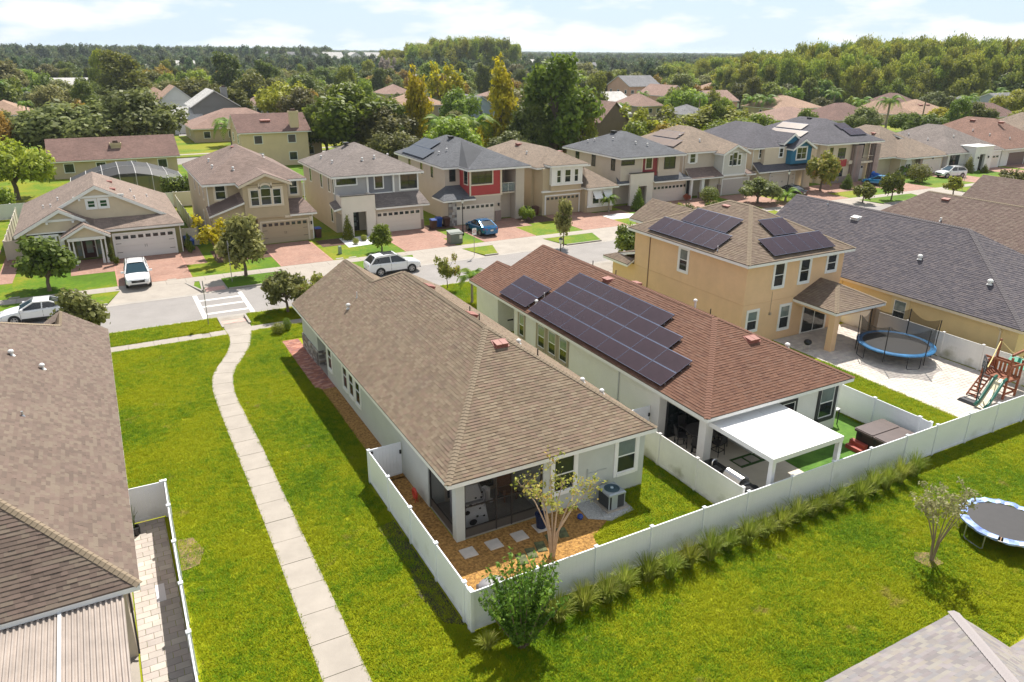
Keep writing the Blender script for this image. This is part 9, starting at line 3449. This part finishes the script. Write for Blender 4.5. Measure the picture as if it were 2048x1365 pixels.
for a in (('feathery palm before the tan hipped house', 466, 292, 254, 84), ('date palm left behind the blue grey solar roof', 885, 318, 250, 84), ('date palm right behind the blue grey solar roof', 950, 322, 252, 90), ('leaning fan palm at the left', 68, 290, 208, 32), ('palm at the left edge by the white house', 8, 228, 172, 50), ('fan palm left of the great bright tree', 58, 222, 182, 28), ('round headed fan palm beside it', 82, 224, 188, 26), ('third fan palm of the left group', 96, 226, 190, 24),
    ('stout cabbage palm between two round trees', 1395, 250, 196, 36), ('palm on the forest edge with tall trunk', 1570, 196, 150, 22), ('pale headed palm before the forest', 1608, 192, 158, 22), ('palm beside the salmon roof', 1500, 232, 200, 46), ('palm left of the wide tan house', 1530, 234, 202, 50), ('palm beside the coral red tree', 1420, 180, 158, 28), ('palm left of the grey two storey house', 1545, 215, 184, 44), ('palm before the white roof', 1630, 215, 182, 40), ('palm before the grey two storey house', 1665, 218, 190, 44), ('tall palm behind the stone columned house', 1770, 262, 205, 54), ('palm among the right gardens', 1720, 232, 206, 44), ('palm left of the white gabled house', 1930, 236, 200, 46), ('palm beside the small white gabled house', 1985, 228, 192, 58), ('tall twin trunk palm at the forest edge', 1862, 200, 160, 20), ('palm before the tan gable', 1830, 214, 184, 26), ('small palm in the pool garden', 1245, 240, 212, 30), ('palm by the peach building', 1284, 222, 190, 32)):
 ppalm(*a, 15, 'palms in the gardens beyond')
for k, (px_, pb_, pt_) in enumerate(((1838, 264, 198), (1892, 262, 196))):
 loc, h, w = at_px(px_, pb_, pt_, 5)
 m = MB()
 m.tube([loc, (loc[0] + .3, loc[1], h)], [.2, .13], 7)
 solo('utility_pole', ['leaning wooden pole left of the golden shrub', 'wooden pole right of the golden shrub'][k], 'pole', m, BARK, loc)
# the rest of the garden trees, each its own object, thinned with distance
def short(s):
 w = s.split(',')[0].split()[:6]
 while w[-1] in ('with', 'of', 'the', 'and', 'at', 'in', 'behind', 'before', 'beside', 'to', 'wide', 'broad', 'long', 'two', 'left', 'right', 'below', 'far', 'low', 'dark', 'pale', 'white', 'grey', 'maroon', 'pinkish', 'red', 'brown', 'half', 'looking', 'hidden', 'among', 'beyond', 'between', 'number', 'screened', 'hipped', 'flat', 'olive', 'round'):
  w.pop()
 return ' '.join(w)
pts, TREES = [], []
rg_ = random.Random(21)
KEEP = [(-260, 420, 136, 148.5), (13, 24, 146, 420)]
for G_ in ((395, 300), (500, 190), (530, 185), (1605, 240), (700, 215), (180, 215)):
 p = G(*G_)
 KEEP.append((p.x - 14, p.x + 14, p.y - 9, p.y + 9))
tries = 0
while len(pts) < 295 and tries < 40000:
 tries += 1
 a = math.radians(rg_.uniform(-7, 64))
 r = 115 + 330 * rg_.random() ** .75
 x, y = r * math.sin(a), r * math.cos(a)
 if y < 102 or any(b[0] - 3 < x < b[1] + 3 and b[2] - 9 < y < b[3] + 3 for b in SPOTS) or any(b[0] < x < b[1] and b[2] < y < b[3] for b in KEEP):
  continue
 gap = 4.5 + r * .019
 if any((x - q[0]) ** 2 + (y - q[1]) ** 2 < gap * gap for q in pts):
  continue
 # leave the view of the houses open
 hid = False
 for s in SPOTS:
  cx, cy = (s[0] + s[1]) / 2, (s[2] + s[3]) / 2
  rh, ah = math.hypot(cx, cy), math.atan2(cx, cy)
  if rh < 480 and rh - 45 < r < rh and abs(a - ah) < (s[1] - s[0] + 3) / 2 / rh:
   hid = rg_.random() < .9
 if hid:
  continue
 pts.append((x, y))
 far = min(1, max(0, (r - 130) / 200))
 kind, mat = rg_.choice((('oak', 'dark'), ('oak', 'green'), ('tall', 'green'), ('oak', 'olive'), ('round', 'green'), ('tall', 'dark'), ('oak', 'lime'), ('round', 'gold')) if rg_.random() < .8 else (('oak', 'dark'), ('oak', 'olive')))
 h = rg_.uniform(5, 9) + far * rg_.uniform(1, 6)
 o = tree('tree', 'x', 'tree', (x, y, -.3), h, h * {'oak': 1.25, 'tall': .75, 'round': 1.0}[kind], kind, mat, 'garden trees beyond the row')
 # say which one: by its look, then by the house it stands at
 q = project((x, y, 2))
 def far_of(s):
  a_ = project(((s[0] + s[1]) / 2, (s[2] + s[3]) / 2, 2))
  return abs(a_[0] - q[0]) + 1.4 * abs(a_[1] - q[1]), a_, s[4]
 dd, a_, hl = min((far_of(s) for s in SPOTS), key=lambda e: e[0])
 rel = ('left of the ' if q[0] < a_[0] - 25 else 'right of the ' if q[0] > a_[0] + 25 else 'behind the ' if q[2] > a_[2] else 'in front of the ')
 o['label'] = {'dark': 'dark green', 'green': 'mid green', 'olive': 'grey green', 'lime': 'lime', 'gold': 'brown'}[mat] + {'oak': ' spreading', 'tall': ' upright', 'round': ' rounded'}[kind] + ' tree ' + rel + short(hl)
 TREES.append((dd, o))
seen = {}
for dd, o in sorted(TREES, key=lambda e: e[0]):
 l_ = o['label']
 seen[l_] = seen.get(l_, 0) + 1
 if seen[l_] > 1:
  o['label'] = ('second', 'third', 'fourth', 'fifth', 'sixth', 'seventh', 'eighth', 'ninth', 'tenth')[min(8, seen[l_] - 2)] + ' closest ' + l_
# woods: masses no one could count
WOOD, WOODF = bpy.data.collections.new('wood_trees'), bpy.data.collections.new('far_trees')
for coll, mt, nq, sz in ((WOOD, 'forest', 5200, .058), (WOODF, 'far', 1100, .15)):
 for s in range(4):
  k = 'tall' if s % 2 else 'oak'
  me = leaves('crown', [(x, y, z if s % 2 else z * .9, a, b) for x, y, z, a, b in clumps(k, s + 60)] + [(0, 0, .2, .5, .2)], nq, sz, s, .2, shell=.45, zs=.55)
  me.materials.append(LF[mt])
  o = bpy.data.objects.new('crown', me)
  me.transform(Matrix.Diagonal((4.6 if s % 2 else 6, 4.6 if s % 2 else 6, 13 if s % 2 else 11, 1)))
  coll.objects.link(o)
def sector(a0, a1, r0, r1, n=24):
 f = lambda a, r: (r * math.sin(math.radians(a)), r * math.cos(math.radians(a)))
 q = [a0 + (a1 - a0) * k / n for k in range(n + 1)]
 return [[f(a, r0), f(b, r0), f(b, r1), f(a, r1)] for a, b in zip(q, q[1:])]
FLOOR = M('woodland floor', (.03, .035, .015), .95, noise=(.05, .4))
for q_, (a0, a1, r0, r1, f_) in enumerate(((46, 66, 312, 350, 1.15), (43.5, 46, 330, 400, .9), (45, 49, 350, 400, 1.15), (49, 66, 350, 400, 1.45), (42, 45, 400, 560, 1.0), (45, 48.5, 400, 560, 1.22), (48.5, 52, 400, 560, 1.42), (52, 66, 400, 560, 1.62), (39.5, 42, 420, 560, .8))):
 scatter('forest', sector(a0, a1, r0, r1), .045, WOOD, .8, 1.25, 30 + q_, -.25, FLOOR, f_)
for q_, (a0, a1, f_) in enumerate(((19.4, 21.2, 1.05), (21.2, 23, 1.3), (23, 28.4, 1.55), (28.4, 29.2, 1.35))):
 scatter('wooded_hill', sector(a0, a1, 570, 720, 6), .045, WOOD, .9, 1.4, 50 + q_, -.25, FLOOR, f_)
scatter('woods', sector(-9, 66, 470, 1000), .005, WOODF, .55, 1.05, 8, -.28, FLOOR)
scatter('far_woods', sector(-10, 68, 1000, 2600), .0026, WOODF, 1.0, 1.6, 9, -.28, FLOOR, .75)
scatter('far_woods', sector(-10, 68, 2600, 7500), .00035, WOODF, 3.5, 5.2, 10, -.28, FLOOR, .27)
scatter('far_woods', sector(-9, 16, 900, 1500, 10), .006, WOODF, 1.2, 1.6, 11, -.28, FLOOR)
hz = link('haze', MB().box(-9100, 12100, -700, 14100, -1.6, 45).mesh('haze'), None)
hz['kind'] = 'stuff'
hm = bpy.data.materials.new('thin haze')
hm.use_nodes = True
hm.node_tree.nodes.remove(hm.node_tree.nodes['Principled BSDF'])
pv_ = hm.node_tree.nodes.new('ShaderNodeVolumePrincipled')
pv_.inputs['Color'].default_value = (.80, .90, 1.0, 1)
pv_.inputs['Density'].default_value = .0001
pv_.inputs['Anisotropy'].default_value = .2
hm.node_tree.links.new(pv_.outputs[0], hm.node_tree.nodes['Material Output'].inputs['Volume'])
hz.data.materials.append(hm)
